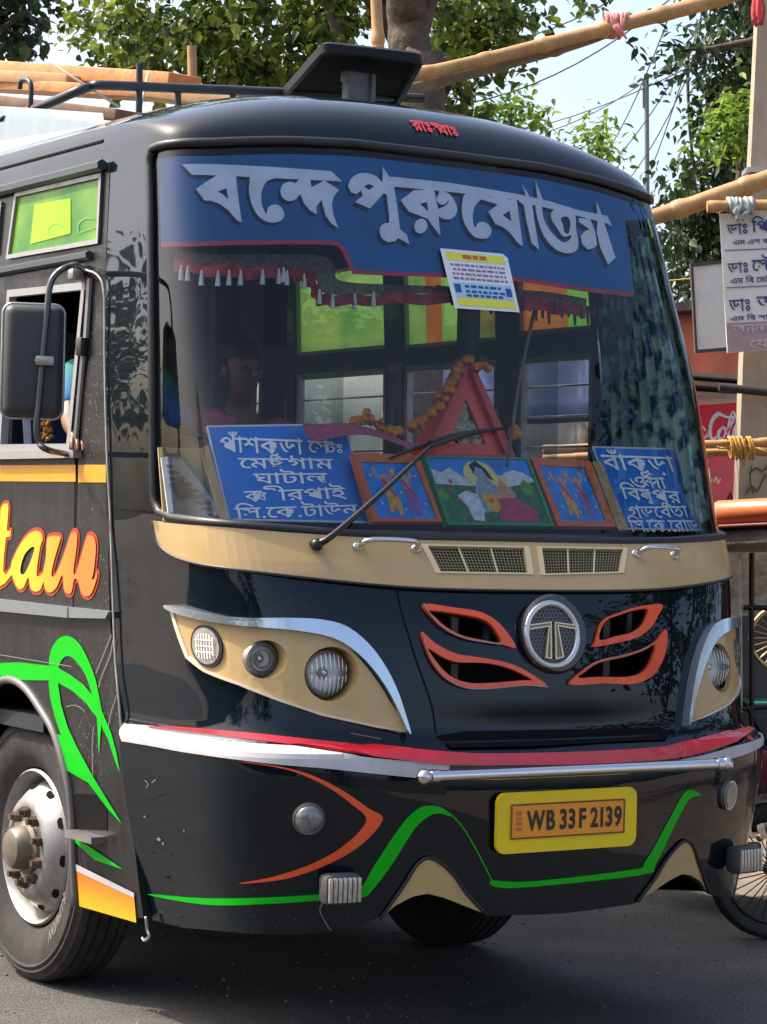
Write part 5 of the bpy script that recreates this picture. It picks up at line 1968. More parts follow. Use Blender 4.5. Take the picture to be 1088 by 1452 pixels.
def dancers(t, iq_):
    f = lambda pts: [bil(iq_, u, v) for u, v in pts]
    patch('print', pic, [iq_], 0.002, SKYB, t, 1.0)
    for k, (cx, c1, c2, c3) in enumerate(((0.36, FLESH, SAFF, SAFF), (0.70, FLESH, VIOL, CRIM))):
        body_ = [(cx - .07, .30), (cx + .07, .30), (cx + .05, .50), (cx - .05, .50)]
        head = [(cx + .055 * math.cos(a), .235 + .05 * math.sin(a)) for a in np.linspace(0, 6.28, 10)[:-1]]
        armL = [(cx - .07, .31), (cx - .20, .20), (cx - .17, .06), (cx - .13, .07), (cx - .14, .19), (cx - .03, .28)]
        armR = [(cx + .07, .31), (cx + .17, .22), (cx + .12, .06), (cx + .08, .08), (cx + .11, .21), (cx + .03, .28)]
        dh = [(cx - .08, .46), (cx + .08, .46), (cx + .14, .72), (cx + .11, .92), (cx + .04, .95), (cx + .02, .74), (cx - .04, .90), (cx - .10, .88), (cx - .07, .66)]
        sash = [(cx - .08, .30), (cx - .03, .29), (cx + .12, .58), (cx + .07, .62)]
        zpl(t, 'painted_figure', c1, [f(body_), f(head), f(armL), f(armR)], 1 + k * 0.6)
        zpl(t, 'painted_robe', c2, [f(dh)], 1.3 + k * 0.6)
        zpl(t, 'painted_sash', c3 if k else CRIM, [f(sash)], 1.5 + k * 0.6)
    zpl(t, 'painted_motif', PWHITE, [f([(u, v), (u + .03, v + .02), (u + .02, v + .06), (u - .01, v + .04)]) for u, v in ((.1, .2), (.52, .12), (.9, .2), (.15, .7), (.52, .8), (.9, .7), (.55, .5))], 2.4)


z4 = lambda pts: [(460 + x / 3.022, 470 + y / 3.022) for x, y in pts]
grp = 'framed prints along the dashboard'
qa, ia = z4([(118, 520), (400, 535), (500, 818), (205, 818)]), z4([(150, 562), (385, 568), (480, 806), (228, 802)])
t = picture('orange framed blue print of two dancers, beside the larger route board', qa, ia, PFRAME, grp)
dancers(t, ia)
qb = [(600, 647), (748, 650), (785, 747), (634, 745)]
ib = [(604, 650), (745, 653), (779, 743), (636, 741)]
t = picture('green framed print of a seated couple before snowy hills, centre of the dashboard', qb, ib, PGREEN, grp)
f = lambda pts: [bil(ib, u, v) for u, v in pts]
patch('print', pic, [ib], 0.002, SKYB, t, 1.0)
zpl(t, 'painted_hills', PWHITE, [f([(0, .42), (0, .15), (.10, .22), (.2, .14), (.32, .30), (.4, .45)]), f([(.62, .45), (.72, .22), (.82, .16), (.92, .2), (1, .3), (1, .45)])], 1)
zpl(t, 'painted_meadow', PGRN, [f([(0, .40), (.3, .42), (.7, .44), (1, .34), (1, 1), (0, 1)])], 1.5)
zpl(t, 'painted_halo', PYEL, [f([(.48 + .16 * math.cos(a), .24 + .21 * math.sin(a)) for a in np.linspace(0, 6.28, 20)[:-1]]), f([(.66 + .07 * math.cos(a), .36 + .12 * math.sin(a)) for a in np.linspace(0, 6.28, 14)[:-1]])], 2)
zpl(t, 'painted_figure', PGREY, [f([(.42, .12), (.50, .08), (.55, .18), (.54, .30), (.60, .45), (.62, .62), (.56, .80), (.40, .85), (.36, .60), (.40, .40), (.45, .30), (.41, .22)])], 2.6)
zpl(t, 'painted_hair', DARK, [f([(.40, .10), (.48, .02), (.56, .16), (.60, .34), (.55, .30), (.52, .16), (.46, .12), (.42, .24)])], 3.1)
zpl(t, 'painted_consort', FLESH, [f([(.62, .40), (.66, .30), (.71, .40), (.77, .52), (.75, .66), (.58, .64), (.57, .50)])], 3.1)
zpl(t, 'painted_robe', CRIM, [f([(.57, .62), (.76, .60), (.92, .80), (.90, .98), (.54, .98)])], 3.4)
zpl(t, 'painted_tiger', SAFF, [f([(.42, .56), (.50, .52), (.57, .58), (.57, .76), (.52, .84), (.44, .78)])], 3.7)
zpl(t, 'painted_bull', PWHITE, [f([(.18, .58), (.28, .50), (.38, .56), (.40, .80), (.36, .98), (.26, .96), (.24, .74)])], 3.7)
zpl(t, 'painted_trees', mat('print_leaf', (0.10, 0.34, 0.03), 0.5, noise=0.5, nscale=60), [f([(.84, .40), (.90, .30), (.97, .42), (.94, .56), (.86, .54)]), f([(.0, .5), (.06, .44), (.1, .6), (.02, .66)])], 2.2)
zpl(t, 'painted_blossom', CRIM, [f([(u, v), (u + .03, v - .02), (u + .04, v + .04), (u + .01, v + .06)]) for u, v in ((.14, .34), (.10, .48), (.16, .62), (.80, .72), (.48, .64), (.52, .9))], 4.0)
qc, ic = [(752, 650), (836, 655), (872, 748), (790, 747)], [(763, 661), (828, 664), (858, 740), (796, 740)]
t = picture('orange framed blue print of two dancers, beside the smaller route board', qc, ic, PFRAME, grp)
dancers(t, ic)
# card frames, carton and newspaper
for lab, qq in (('pale wooden lath leaning between the dancers print and the smaller route board', [(840, 655), (852, 655), (892, 752), (876, 752)]),
                ('pale wooden lath at the near edge of the larger route board', [(284, 636), (295, 632), (326, 740), (316, 742)])):
    pp = pic if qq[0][0] > 500 else Plane(np.array([-1.035, 0.64, 1.835]), np.array([0.505, -0.11, 0.0]), np.array([0, 0.4, 0.9]))
    tag(patch('wooden_lath', pp, [qq], 0.004, WOOD, None, 1.0, 0.015), lab, 'wood strip')
ppl = Plane(np.array([-1.02, 0.78, 1.835]), np.array([0.5, -0.14, 0.0]), np.array([0, 0.25, 0.95]))
t = thing('cardboard_sheet', 'tan cardboard sheet with a green leaf print behind the newspaper', 'cardboard', ppl.pt(265, 735))
patch('sheet', ppl, [[(224, 634), (290, 636), (322, 742), (232, 738)]], 0.0, mat('cardboard', (0.50, 0.35, 0.17), 0.7, noise=0.1), t, 1.0, 0.01)
patches('leaf_print', ppl, [[[(252, 650), (262, 648), (272, 668), (268, 676)]], [[(262, 672), (282, 662), (286, 682), (276, 690)]], [[(276, 690), (292, 684), (298, 702), (288, 706)]], [[(236, 690), (244, 686), (252, 704), (244, 708)]]], 0.002,
        mat('leaf_teal', (0.05, 0.30, 0.26), 0.6), t, 1.0)
t = thing('newspaper', 'folded grey newspaper lying in the lower corner of the windscreen', 'newspaper', ppl.pt(270, 735, 0.03))
nq = [(226, 652), (250, 647), (312, 728), (298, 738), (236, 730)]
patch('paper', ppl, [nq], 0.03, mat('newsprint', (0.52, 0.55, 0.56), 0.8, noise=0.15, nscale=20), t, 1.0, 0.012)
nl = []
for k in range(7):
    for j in range(3):
        a = (232 + k * 9 + j * 2, 662 + k * 8.6 + j * 9)
        nl.append([[a, (a[0] + 8, a[1] + 0.5), (a[0] + 11, a[1] + 4.5), (a[0] + 3, a[1] + 4)]])
nl += [[[(236, 690), (256, 684), (270, 704), (248, 712)]]]
patches('news_columns', ppl, nl, 0.032, mat('newsink', (0.15, 0.20, 0.21), 0.8, noise=0.4, nscale=60), t, 1.0)

# --- triangular shrine with marigolds
sp = Plane(np.array([0, 0.80, 1.83]), (1, 0, 0), (0, 0, 1))
SHR = mat('shrine_red', (0.75, 0.085, 0.055), 0.45, noise=0.15)
ab = [(662, 512), (598, 646), (722, 648)]
t = thing('dash_shrine', 'red triangular shrine holding a silver idol on the dashboard', 'shrine', sp.pt(660, 647))
patch('frame', sp, [[(661, 520), (604, 646), (716, 648)], [(661, 566), (636, 628), (690, 630)]], 0.0, SHR, t, 1.0, 0.05)
patch('outer_frame', sp, [[(662, 508), (596, 648), (726, 650)], [(661, 524), (608, 643), (712, 645)]], 0.03, mat('shrine_edge', (0.58, 0.04, 0.035), 0.4), t, 1.0, 0.10)
patch('shrine_back', sp, [[(661, 540), (620, 640), (704, 640)]], -0.05, mat('shrine_dark', (0.10, 0.06, 0.04), 0.6), t, 1.0)
mb = MB()
for (x, y, r_) in ((652, 606, .035), (668, 612, .040), (660, 590, .030), (644, 624, .022), (680, 624, .026), (662, 622, .03), (661, 577, .018)):
    mb.ball(sp.pt(x, y, -0.02), (r_, r_ * 0.6, r_ * 1.1))
mb.build('silver_idol', mat('idol_silver', (0.50, 0.48, 0.36), 0.35, metal=0.6, bump=1.0, bscale=70, noise=0.4, nscale=60), t, True, 180)
path = cr([(676, 520), (664, 516), (652, 514), (640, 524), (632, 540), (622, 555), (612, 570), (603, 585), (592, 594), (580, 603), (566, 610), (552, 613), (538, 612), (526, 604), (514, 595), (503, 590), (494, 596), (490, 604)], 4)
FLW = mat('marigold', (0.95, 0.27, 0.01), 0.8, noise=0.35, nscale=40, bump=1.0, bscale=110)
mb = MB()
d_acc, last = 0, path[0]
for i, p in enumerate(path):
    if i and np.linalg.norm(p - last) < 7.5: continue
    last = p
    for k in range(3 if i > 12 else 4):
        c = sp.pt(p[0] + random.uniform(-5, 5), p[1] + random.uniform(-5, 5), 0.06 + random.uniform(-0.02, 0.02))
        r_ = random.uniform(0.011, 0.019)
        b_ = MB().ball(c, r_, None, 12, 8)
        Vv = [tuple(np.array(v) + (np.array(v) - c) * 0.22 * math.sin(7 * math.atan2(v[2] - c[2], v[0] - c[0])) * random.uniform(0.6, 1.2)) for v in b_.V]
        mb.add(Vv, b_.F)
for k in range(5):
    c = sp.pt(718 + random.uniform(-7, 7), 613 + random.uniform(-6, 6), 0.05)
    mb.ball(c, 0.019, None, 10, 7)
tag(mb.build('marigold_garland', FLW, None, True, 180), 'string of orange marigolds hung from the tip of the red shrine', 'garland')
# pink cloth over the route board corner, towards the shrine
mb = MB()
cl = [[(430, 604), (440, 628), (462, 622), (520, 612), (560, 628), (600, 640)], [(428, 601), (452, 610), (480, 605), (520, 600), (560, 618), (602, 632)], [(432, 599), (460, 600), (488, 597), (512, 602), (560, 624), (604, 636)]]
for r_ in range(3):
    for j, (x, y) in enumerate(cl[r_]):
        mb.V.append(tuple(onY(x, y, 0.60 + 0.03 * r_ + 0.02 * math.sin(j * 2.1) - (0.0 if j > 2 else 0.03))))
mb.F += [(r_ * 6 + j, r_ * 6 + j + 1, (r_ + 1) * 6 + j + 1, (r_ + 1) * 6 + j) for r_ in range(2) for j in range(5)]
o = mb.build('pink_cloth', mat('cloth_pink', (0.42, 0.10, 0.16), 0.9, noise=0.4, nscale=60), None, True, 180)
mo = o.modifiers.new('t', 'SOLIDIFY')
mo.thickness = 0.006
mo = o.modifiers.new('s', 'SUBSURF')
mo.levels = mo.render_levels = 2
tag(o, 'crumpled pink cloth draped over the corner of the larger route board', 'cloth')

# --- red valance with white tassels under the banner
val_top = [(222, 362), (300, 362), (400, 366), (440, 368), (458, 378), (470, 402), (500, 406), (600, 404), (700, 406), (790, 414), (850, 424)]
val_bot = [(222, 382), (300, 380), (400, 384), (430, 386), (450, 398), (462, 420), (500, 422), (600, 420), (700, 422), (790, 432), (850, 440)]
ut, ub = FRONT.uv(val_top), FRONT.uv(val_bot)
t = thing('fringe_valance', 'red pleated valance with white tassels hanging inside below the blue banner', 'valance', FRONT.pt(500, 400, -0.08))
mb = MB()
a, b = cr(ut, 10), cr(ub, 10)
n = len(a)
wv = 0.012 * np.sin(np.arange(n) * 0.9)
for L in (a, b):
    mb.V += [tuple(p) for p in S_front(L[:, 0], L[:, 1]) - FRONT.normal(L[:, 0], L[:, 1]) * (0.07 + wv)[:, None]]
mb.F += [(i, i + 1, n + i + 1, n + i) for i in range(n - 1)]
mb.build('valance_cloth', mat_thin('valance_red', (0.32, 0.035, 0.03), 0.2, 0, 0.5, 30.0), t, True, 180)
mb = MB()
up_ = cr(FRONT.uv([(222, 349), (300, 347), (400, 347), (470, 350), (488, 366), (500, 386), (600, 392), (700, 396), (790, 402), (850, 412)]), 10)
n2 = min(len(up_), n)
a2 = a[np.linspace(0, n - 1, n2).astype(int)]
u2_ = up_[np.linspace(0, len(up_) - 1, n2).astype(int)]
for L in (u2_, a2):
    mb.V += [tuple(p) for p in S_front(L[:, 0], L[:, 1]) - FRONT.normal(L[:, 0], L[:, 1]) * 0.075]
mb.F += [(i, i + 1, n2 + i + 1, n2 + i) for i in range(n2 - 1)]
mb.build('valance_lace', mat_thin('lace_grey', (0.10, 0.085, 0.075), 0.2, 0.2, 0.5, 50.0), t, True, 180)
TAS = mat('tassel_white', (0.62, 0.62, 0.58), 0.8)
for (x, y) in ((237, 376), (249, 375), (280, 378), (311, 378), (329, 377), (347, 377), (380, 376), (404, 375), (411, 373), (416, 377), (441, 382), (463, 404), (482, 410), (514, 411), (541, 408)):
    c = FRONT.pt(x, y, -0.06)
    mb = MB()
    mb.lathe(c, (0, 0, -1), [(0.001, -0.012), (0.004, -0.010), (0.005, 0.0), (0.008, 0.018), (0.010, 0.042), (0.001, 0.043)], 10)
    mb.build('tassel', TAS, t, True, 60)
# darker hanging lace seen in the far half
mb = MB()
for k in range(26):
    x = 640 + k * 9.2
    y0_ = 402 + (x - 640) * 0.14
    ln = random.uniform(12, 34)
    p, q_ = FRONT.uv([(x, y0_)])[0], FRONT.uv([(x + 1, y0_ + ln)])[0]
    A_ = S_front(np.array([p[0] - .012, p[0] + .012, q_[0] + .006, q_[0] - .006]), np.array([p[1], p[1], q_[1], q_[1]])) - np.array([0, -0.08, 0])
    mb.add(A_, [(0, 1, 2, 3)])
mb.build('dark_fringe', mat('fringe_dark', (0.05, 0.018, 0.012), 0.9), t)
# teal flowered curtain by the far front window
mb = MB()
n = 40
for t0_ in (3.0, 2.55, 2.15, 1.86):
    aa_ = np.linspace(0.9, 1.5, 200)
    Pz = S_front(aa_, np.full(200, t0_))
    yg = float(np.interp(1.045, Pz[:, 0], Pz[:, 1])) + 0.09
    for i in range(n):
        f_ = i / (n - 1)
        mb.V.append((1.05 + 0.016 * math.sin(i * 1.3), yg + (1.22 - yg) * f_, t0_))
for r_ in range(3):
    mb.F += [(r_ * n + i, r_ * n + i + 1, (r_ + 1) * n + i + 1, (r_ + 1) * n + i) for i in range(n - 1)]
CURT = mat_thin('curtain_teal', (0.01, 0.16, 0.34), 0.5, 0, 0.3, 11.0, (0.50, 0.85, 0.78), rough=0.8, crisp=0.05)
tag(mb.build('curtain', CURT, None, True, 180), 'teal flowered curtain hanging inside at the far front window', 'curtain')
# thin rod crossing behind the glass
mb = MB()
mb.tube([FRONT.pt(742, 648, -0.10), FRONT.pt(764, 520, -0.12), FRONT.pt(790, 420, -0.14)], 0.007, 6)
tag(mb.build('cane', BAMBOO_D, None, True, 180), 'thin brown cane standing on the dashboard behind the centre print', 'cane')
# yellow orange bundle on the driver's sill
mb = MB()
for k in range(34):
    c = onX(64 + random.uniform(-9, 9), 612 + random.uniform(-14, 14), -1.0 + random.uniform(-.02, .02))
    mb.ball(c, random.uniform(0.006, 0.013), None, 8, 6)
tag(mb.build('flower_bunch', mat('bunch_orange', (0.36, 0.15, 0.025), 0.8, noise=0.6, nscale=40), None, True, 180), "small orange flower bunch by the driver's window behind the mirror", 'flowers')

# ================================================================== ON THE ROOF
RACK = mat('rack_black', (0.03, 0.032, 0.035), 0.4, metal=0.3, noise=0.3)
mb = MB()
zr = onX(140, 121, -0.72)
fr_l, fr_r = onY(158, 121, 2.3), onY(400, 131, 2.3)
rail = [onX(-60, 190, -0.98), onX(0, 172, -0.98), onX(60, 150, -0.95), onX(110, 129, -0.90), onX(133, 122, -0.82)]
fr_l, fr_r = onY(160, 121, rail[-1][1] - 0.05), onY(400, 131, rail[-1][1] - 0.05)
back_l = rail[0] + np.array([0, 5.2, 0])
pts = [back_l] + rail + [fr_l, fr_r, fr_r + (fr_r - fr_l) * 0.9]
mb.tube(cr(pts, 4), 0.02, 10)
rk = mb.build('luggage_rack', RACK, bus, True, 180)
for (x, y, y2) in ((252, 124, 158), (197, 160, 90), (330, 128, 160)):
    mb = MB()
    Yr = fr_l[1]
    mb.tube([onY(x, y, Yr), onY(x + 1, y2, Yr)], 0.014, 8)
    mb.build('rack_post', RACK, rk, True, 60)
mb = MB()
mb.tube(cr([onX(43, 156, -0.97), onX(44, 122, -0.97), onX(38, 113, -0.97), (onX(30, 115, -0.97)), onX(28, 126, -0.97)], 5), 0.011, 8)
mb.build('rack_hook', RACK, rk, True, 180)
for y_ in (4.2, 6.0, 8.2):
    mb = MB()
    for sx in (-0.95, 0.95):
        mb.tube([(sx, y_, 3.30), (sx, y_, 3.62)], 0.014, 8)
    mb.build('rack_post', RACK, rk, True, 60)
# low side panel of the carrier
mb = MB()
mb.add([onX(-80, 212, -1.0), onX(148, 176, -1.0), onX(146, 160, -0.99), onX(0, 150, -0.99), onX(-80, 152, -0.99)], [(0, 1, 2, 3, 4)])
mb.build('carrier_panel', mat('carrier_grey', (0.20, 0.25, 0.28), 0.45, noise=0.15, coat=0.2), rk)
mb = MB()
mb.tube([onX(-40, 167, -1.01), onX(60, 180, -0.80)], 0.014, 6)
mb.build('carrier_brace', RACK, rk, True, 60)
# planks on the rack
PLANK = mat('plank_wood', (0.46, 0.19, 0.055), 0.6, noise=0.4, nscale=6, bump=0.2, bscale=30)
PLANK2 = mat('plank_pale', (0.50, 0.27, 0.11), 0.6, noise=0.3, nscale=6)
for lab, (p0, p1), (w_, h_), m_ in (
        ('orange brown plank on top of the roof load', ((-30, 96, 5.4), (262, 117, 3.6)), (0.20, 0.075), PLANK),
        ('pale plank ends sticking out at the far left of the roof load', ((-40, 108, 5.0), (110, 116, 4.3)), (0.16, 0.06), PLANK2),
        ('long dull orange plank in the middle of the roof load', ((-30, 120, 5.0), (352, 141, 3.2)), (0.18, 0.055), PLANK),
        ('dark stained plank lowest in the roof load', ((-30, 140, 4.6), (190, 166, 3.4)), (0.22, 0.05), mat('plank_dark', (0.14, 0.075, 0.04), 0.7, noise=0.4)),
        ('short pale plank under the front rack bar', ((200, 130, 3.7), (350, 150, 3.2)), (0.2, 0.06), PLANK2)):
    a, b = onY(*p0), onY(*p1)
    d = nrm(b - a)
    s_ = nrm(np.cross(d, [0, 0, 1]))
    mb = MB()
    mb.box((a + b) / 2, (np.linalg.norm(b - a), w_, h_), [d, s_, np.cross(s_, d)], 0.006)
    tag(mb.build('timber_plank', m_, None, True, 40), lab, 'plank', 'planks loaded on the bus roof')
mb = MB()
mb.tube([onY(70, 88, 3.2), onY(170, 152, 3.0)], 0.006, 6)
mb.tube([onY(210, 103, 3.0), onY(198, 160, 2.8)], 0.006, 6)
tag(mb.build('rope', mat('rope_pale', (0.45, 0.36, 0.25), 0.9), None, True, 180), 'thin pale ropes tied across the roof load', 'rope')
# raised roof hatch
hy_f, hy_r = 1.55, 2.15
hw = 0.30
fl_, fr2 = onY(458, 72, hy_f), onY(602, 88, hy_f)
rl_, rr2 = onY(396, 143, hy_r), onY(566, 152, hy_r)
ht = thing('roof_hatch_lid', '', '', (0, 0, 0)) if False else None
q4_ = [fl_, fr2, rr2, rl_]
n4 = nrm(np.cross(fr2 - fl_, rl_ - fl_))
if n4[2] < 0: n4 = -n4
cen4 = np.mean(q4_, 0)
rnd = []
for i in range(4):
    p_, a_, b_ = q4_[i], q4_[i - 1], q4_[(i + 1) % 4]
    for f_ in np.linspace(0, 1, 5):
        p0_, p1_ = p_ + nrm(a_ - p_) * 0.05, p_ + nrm(b_ - p_) * 0.05
        rnd.append((1 - f_) ** 2 * p0_ + 2 * f_ * (1 - f_) * p_ + f_ ** 2 * p1_)
rnd = np.array(rnd)
k4 = len(rnd)
top4 = cen4 + (rnd - cen4) * 0.93 + n4 * 0.05
inn4 = cen4 + (rnd - cen4) * 0.92
inn5 = inn4 + n4 * 0.03
mb = MB()
mb.add(np.concatenate([top4, rnd + n4 * 0.035, rnd, inn4, inn5]), [(r_ * k4 + i, r_ * k4 + (i + 1) % k4, (r_ + 1) * k4 + (i + 1) % k4, (r_ + 1) * k4 + i) for r_ in range(4) for i in range(k4)]
       + [tuple(range(k4)), tuple(4 * k4 + i for i in range(k4))[::-1]])
hatch = mb.build('roof_hatch', mat('hatch_black', (0.006, 0.0065, 0.007), 0.6, spec=0.25), bus, True, 40)
mb = MB()
mb.add(inn5 - n4 * 0.004, [tuple(range(k4))[::-1]])
mb.build('hatch_lining', MATTE, hatch)
mb = MB()
pm_ = onY(508, 118, 1.75)
mb.box(pm_ + np.array([0, 0, 0.02]), (0.15, 0.05, 0.05), None, 0.012)
mb.box(pm_ + np.array([-0.01, 0, -0.07]), (0.11, 0.05, 0.16), None, 0.01)
mb.box(pm_ + np.array([0.05, -0.02, -0.06]), (0.02, 0.05, 0.2), None, 0.006)
mb.build('hatch_mechanism', mat('mech_grey', (0.16, 0.17, 0.18), 0.6, noise=0.3), hatch, True, 40)


# ================================================================== STREET BEHIND
def pole(label, name, cat, pts, r, m_, group=None, nodes=True):
    P_ = cr(np.asarray(pts, float), 40)
    k = len(P_)
    R = np.full(k, r) if np.isscalar(r) else np.interp(np.linspace(0, 1, k), np.linspace(0, 1, len(r)), r)
    if nodes:
        d = np.concatenate([[0], np.cumsum(np.linalg.norm(np.diff(P_, axis=0), axis=1))])
        R = R * (1 + 0.20 * np.exp(-((d % 0.36) - 0.03) ** 2 / 0.0012)) * (1 + 0.04 * np.sin(d * 7))
    mb = MB()
    mb.tube(P_, R, 10)
    return tag(mb.build(name, m_, None, True, 60), label, cat, group)


BB = mat('bamboo_yellow', (0.42, 0.235, 0.085), 0.45, noise=0.4, nscale=5, dirt=((0.16, 0.10, 0.05), 0.5))
gB = 'bamboo poles of the roadside frame'
pole('long bright bamboo pole sloping up to the right from the roof hatch', 'bamboo_pole', 'bamboo pole', [at(520, 122, 12.4), at(600, 104, 12.6), at(720, 76, 12.8), at(870, 38, 13.0), at(1040, -8, 13.2), at(1120, -40, 13.3)], [.032, .034, .036, .042, .04], BB, gB)
pole('grey weathered bamboo pole lashed under the long bright pole', 'bamboo_pole', 'bamboo pole', [at(540, 138, 12.55), at(600, 120, 12.7), at(720, 88, 12.9), at(850, 48, 13.1), at(893, 24, 13.2)], [.034, .036, .038, .038], BAMBOO_D, gB)
pole('upright bamboo pole rising behind the roof hatch beside the tree trunk', 'bamboo_pole', 'bamboo pole', [at(540, 160, 12.6), at(537, 74, 12.6), at(533, -10, 12.6), at(530, -80, 12.6)], .031, BB, gB)
pole('bamboo stub standing upright behind the planks on the roof', 'bamboo_pole', 'bamboo pole', [at(274, 150, 12.6), at(273, 110, 12.6), at(272, 65, 12.6)], .024, BB, gB)
pole('thick bamboo pole running from the windscreen corner to the concrete post', 'bamboo_pole', 'bamboo pole', [at(860, 335, 12.0), at(915, 312, 12.0), at(980, 291, 12.0), at(1040, 270, 12.0), at(1130, 240, 12.0)], [.036, .04, .046, .046], BB, gB)
pole('short thin bamboo pole above the doctor sign', 'bamboo_pole', 'bamboo pole', [at(1003, 293, 11.9), at(1050, 291, 11.9), at(1130, 290, 11.9)], .026, BB, gB)
pole('upper of the two level bamboo rails before the red drinks poster', 'bamboo_pole', 'bamboo pole', [at(770, 638, 11.9), at(880, 633, 11.9), at(1000, 630, 11.9), at(1130, 626, 11.9)], .021, BB, gB)
pole('lower of the two level bamboo rails before the red drinks poster', 'bamboo_pole', 'bamboo pole', [at(770, 651, 11.95), at(880, 646, 11.95), at(1000, 642, 11.95), at(1130, 639, 11.95)], .020, BB, gB)
# concrete post
mb = MB()
pa, pb = at(1078, 770, 12.3), at(1098, -60, 12.3)
pa[2] = -0.3
axp = np.array([nrm([.84, -.54, 0]), nrm([.54, .84, 0]), nrm(pb - pa)])
pm0 = at(1078, 900, 12.3)
V_ = []
for q_, hw_ in ((at(1064, 1020, 12.3), .10), (at(1069, 640, 12.3), .085), (at(1080, 250, 12.3), .068), (at(1092, -40, 12.3), .06)):
    for sx, sy in ((-1, -1), (1, -1), (1, 1), (-1, 1)):
        V_.append(q_ + axp[0] * (sx * hw_ + 0.0) + axp[1] * sy * hw_)
mb.add(V_, [(k * 4 + i, k * 4 + (i + 1) % 4, (k + 1) * 4 + (i + 1) % 4, (k + 1) * 4 + i) for k in range(3) for i in range(4)] + [(3, 2, 1, 0), (12, 13, 14, 15)])
CONC = mat('concrete', (0.36, 0.295, 0.205), 0.85, noise=0.15, nscale=6, bump=0.08, dirt=((0.16, 0.13, 0.10), 0.5))
post = thing('concrete_post', 'tan square concrete post standing at the right edge of the picture', 'post', (at(1064, 1020, 12.3)))
mb.build('shaft', CONC, post)
mb = MB()
p0 = at(1079, 244, 12.25)
mb.box(p0, (0.17, 0.17, 0.025), axp)
mb.build('steel_collar', STEEL, post)
pq_ = Plane(at(1074, 690, 12.205), nrm([.84, -.54, 0]), (0, 0, 1))
patches('painted_mark', pq_, [[stroke([(1058, 700), (1066, 690), (1074, 696), (1080, 684), (1086, 672)], 3)], [stroke([(1062, 672), (1072, 664), (1082, 668), (1088, 660)], 3)], [stroke([(1066, 660), (1064, 680), (1068, 700)], 2.4)]], 0.004,
        mat('mark_dark', (0.10, 0.07, 0.05), 0.8), post, 1.0)
# cloth knots
def cloth(label, c, sz, m_, hang=False):
    mb = MB()
    if hang:                                             # bunched cloth hanging in vertical folds
        for k in range(7):
            o_ = c + RT * random.uniform(-1, 1) * sz[0] + FW * random.uniform(-1, 0.2) * sz[1]
            mb.tube(cr([o_ + np.array([0, 0, sz[2]]), o_ + RT * random.uniform(-.012, .012), o_ + RT * random.uniform(-.02, .02) - np.array([0, 0, sz[2] * random.uniform(.6, 1.1)])], 5), [.012, .013, .014, .015, .016, .017, .017, .016, .015, .012, .006], 8)
    else:                                                # a strip of cloth wound round the pole and knotted
        for k in range(6):
            o_ = c + RT * random.uniform(-1, 1) * sz[0]
            tl = random.uniform(-.35, .35)
            mb.tube([o_ + (UP * math.cos(q) + FW * math.sin(q)) * sz[2] * random.uniform(1.2, 1.35) + RT * tl * 0.05 * math.cos(q) for q in np.linspace(0, 2 * math.pi, 14, endpoint=False)], .012, 7, closed=True)
        for k in range(3):
            mb.tube(cr([c - FW * sz[2], c - FW * sz[2] * 1.5 + RT * random.uniform(-.04, .04) - UP * .03, c - FW * sz[2] * 1.4 + RT * random.uniform(-.06, .06) - UP * random.uniform(.05, .1)], 4), [.016, .016, .015, .014, .013, .012, .010, .008, .005], 7)
    return tag(mb.build('cloth_tie', m_, None, True, 180), label, 'cloth', 'cloth ties on the bamboo frame')


cloth('pink cloth tied round the two sloping bamboo poles', at(872, 36, 13.03), (.05, .05, .05), mat('cloth_rose', (0.62, 0.22, 0.20), 0.9, noise=0.3, nscale=40))
cloth('red cloth hanging on the concrete post near the top edge', at(1074, 18, 12.1), (.025, .03, .075), mat('cloth_red', (0.42, 0.05, 0.05), 0.9, noise=0.4, nscale=40), True)
cloth('grey rag wound round the short pole above the doctor sign', at(1052, 292, 11.9), (.06, .03, .028), mat('cloth_grey', (0.30, 0.32, 0.31), 0.9, noise=0.5, nscale=40))
mb = MB()
c = at(1048, 634, 11.85)
for k in range(7):
    o_ = c + RT * random.uniform(-.07, .07)
    mb.tube(cr([o_ + np.array([0, 0, .05]), o_ + RT * .015 - FW * .03 + np.array([0, 0, .0]), o_ + np.array([0, 0, -.06]) + RT * .02, o_ + FW * .03], 5, True), 0.007, 6, closed=True)
for k in range(5):
    mb.tube(cr([c, c + RT * random.uniform(-.12, .14) + np.array([0, 0, random.uniform(-.05, .06)]), c + RT * random.uniform(-.16, .2) + np.array([0, 0, random.uniform(-.1, .09)])], 5), 0.006, 6)
tag(mb.build('jute_rope', mat('jute', (0.48, 0.26, 0.06), 0.9, noise=0.4, nscale=60), None, True, 180), 'yellow jute rope knotted round the level bamboo rails', 'rope')

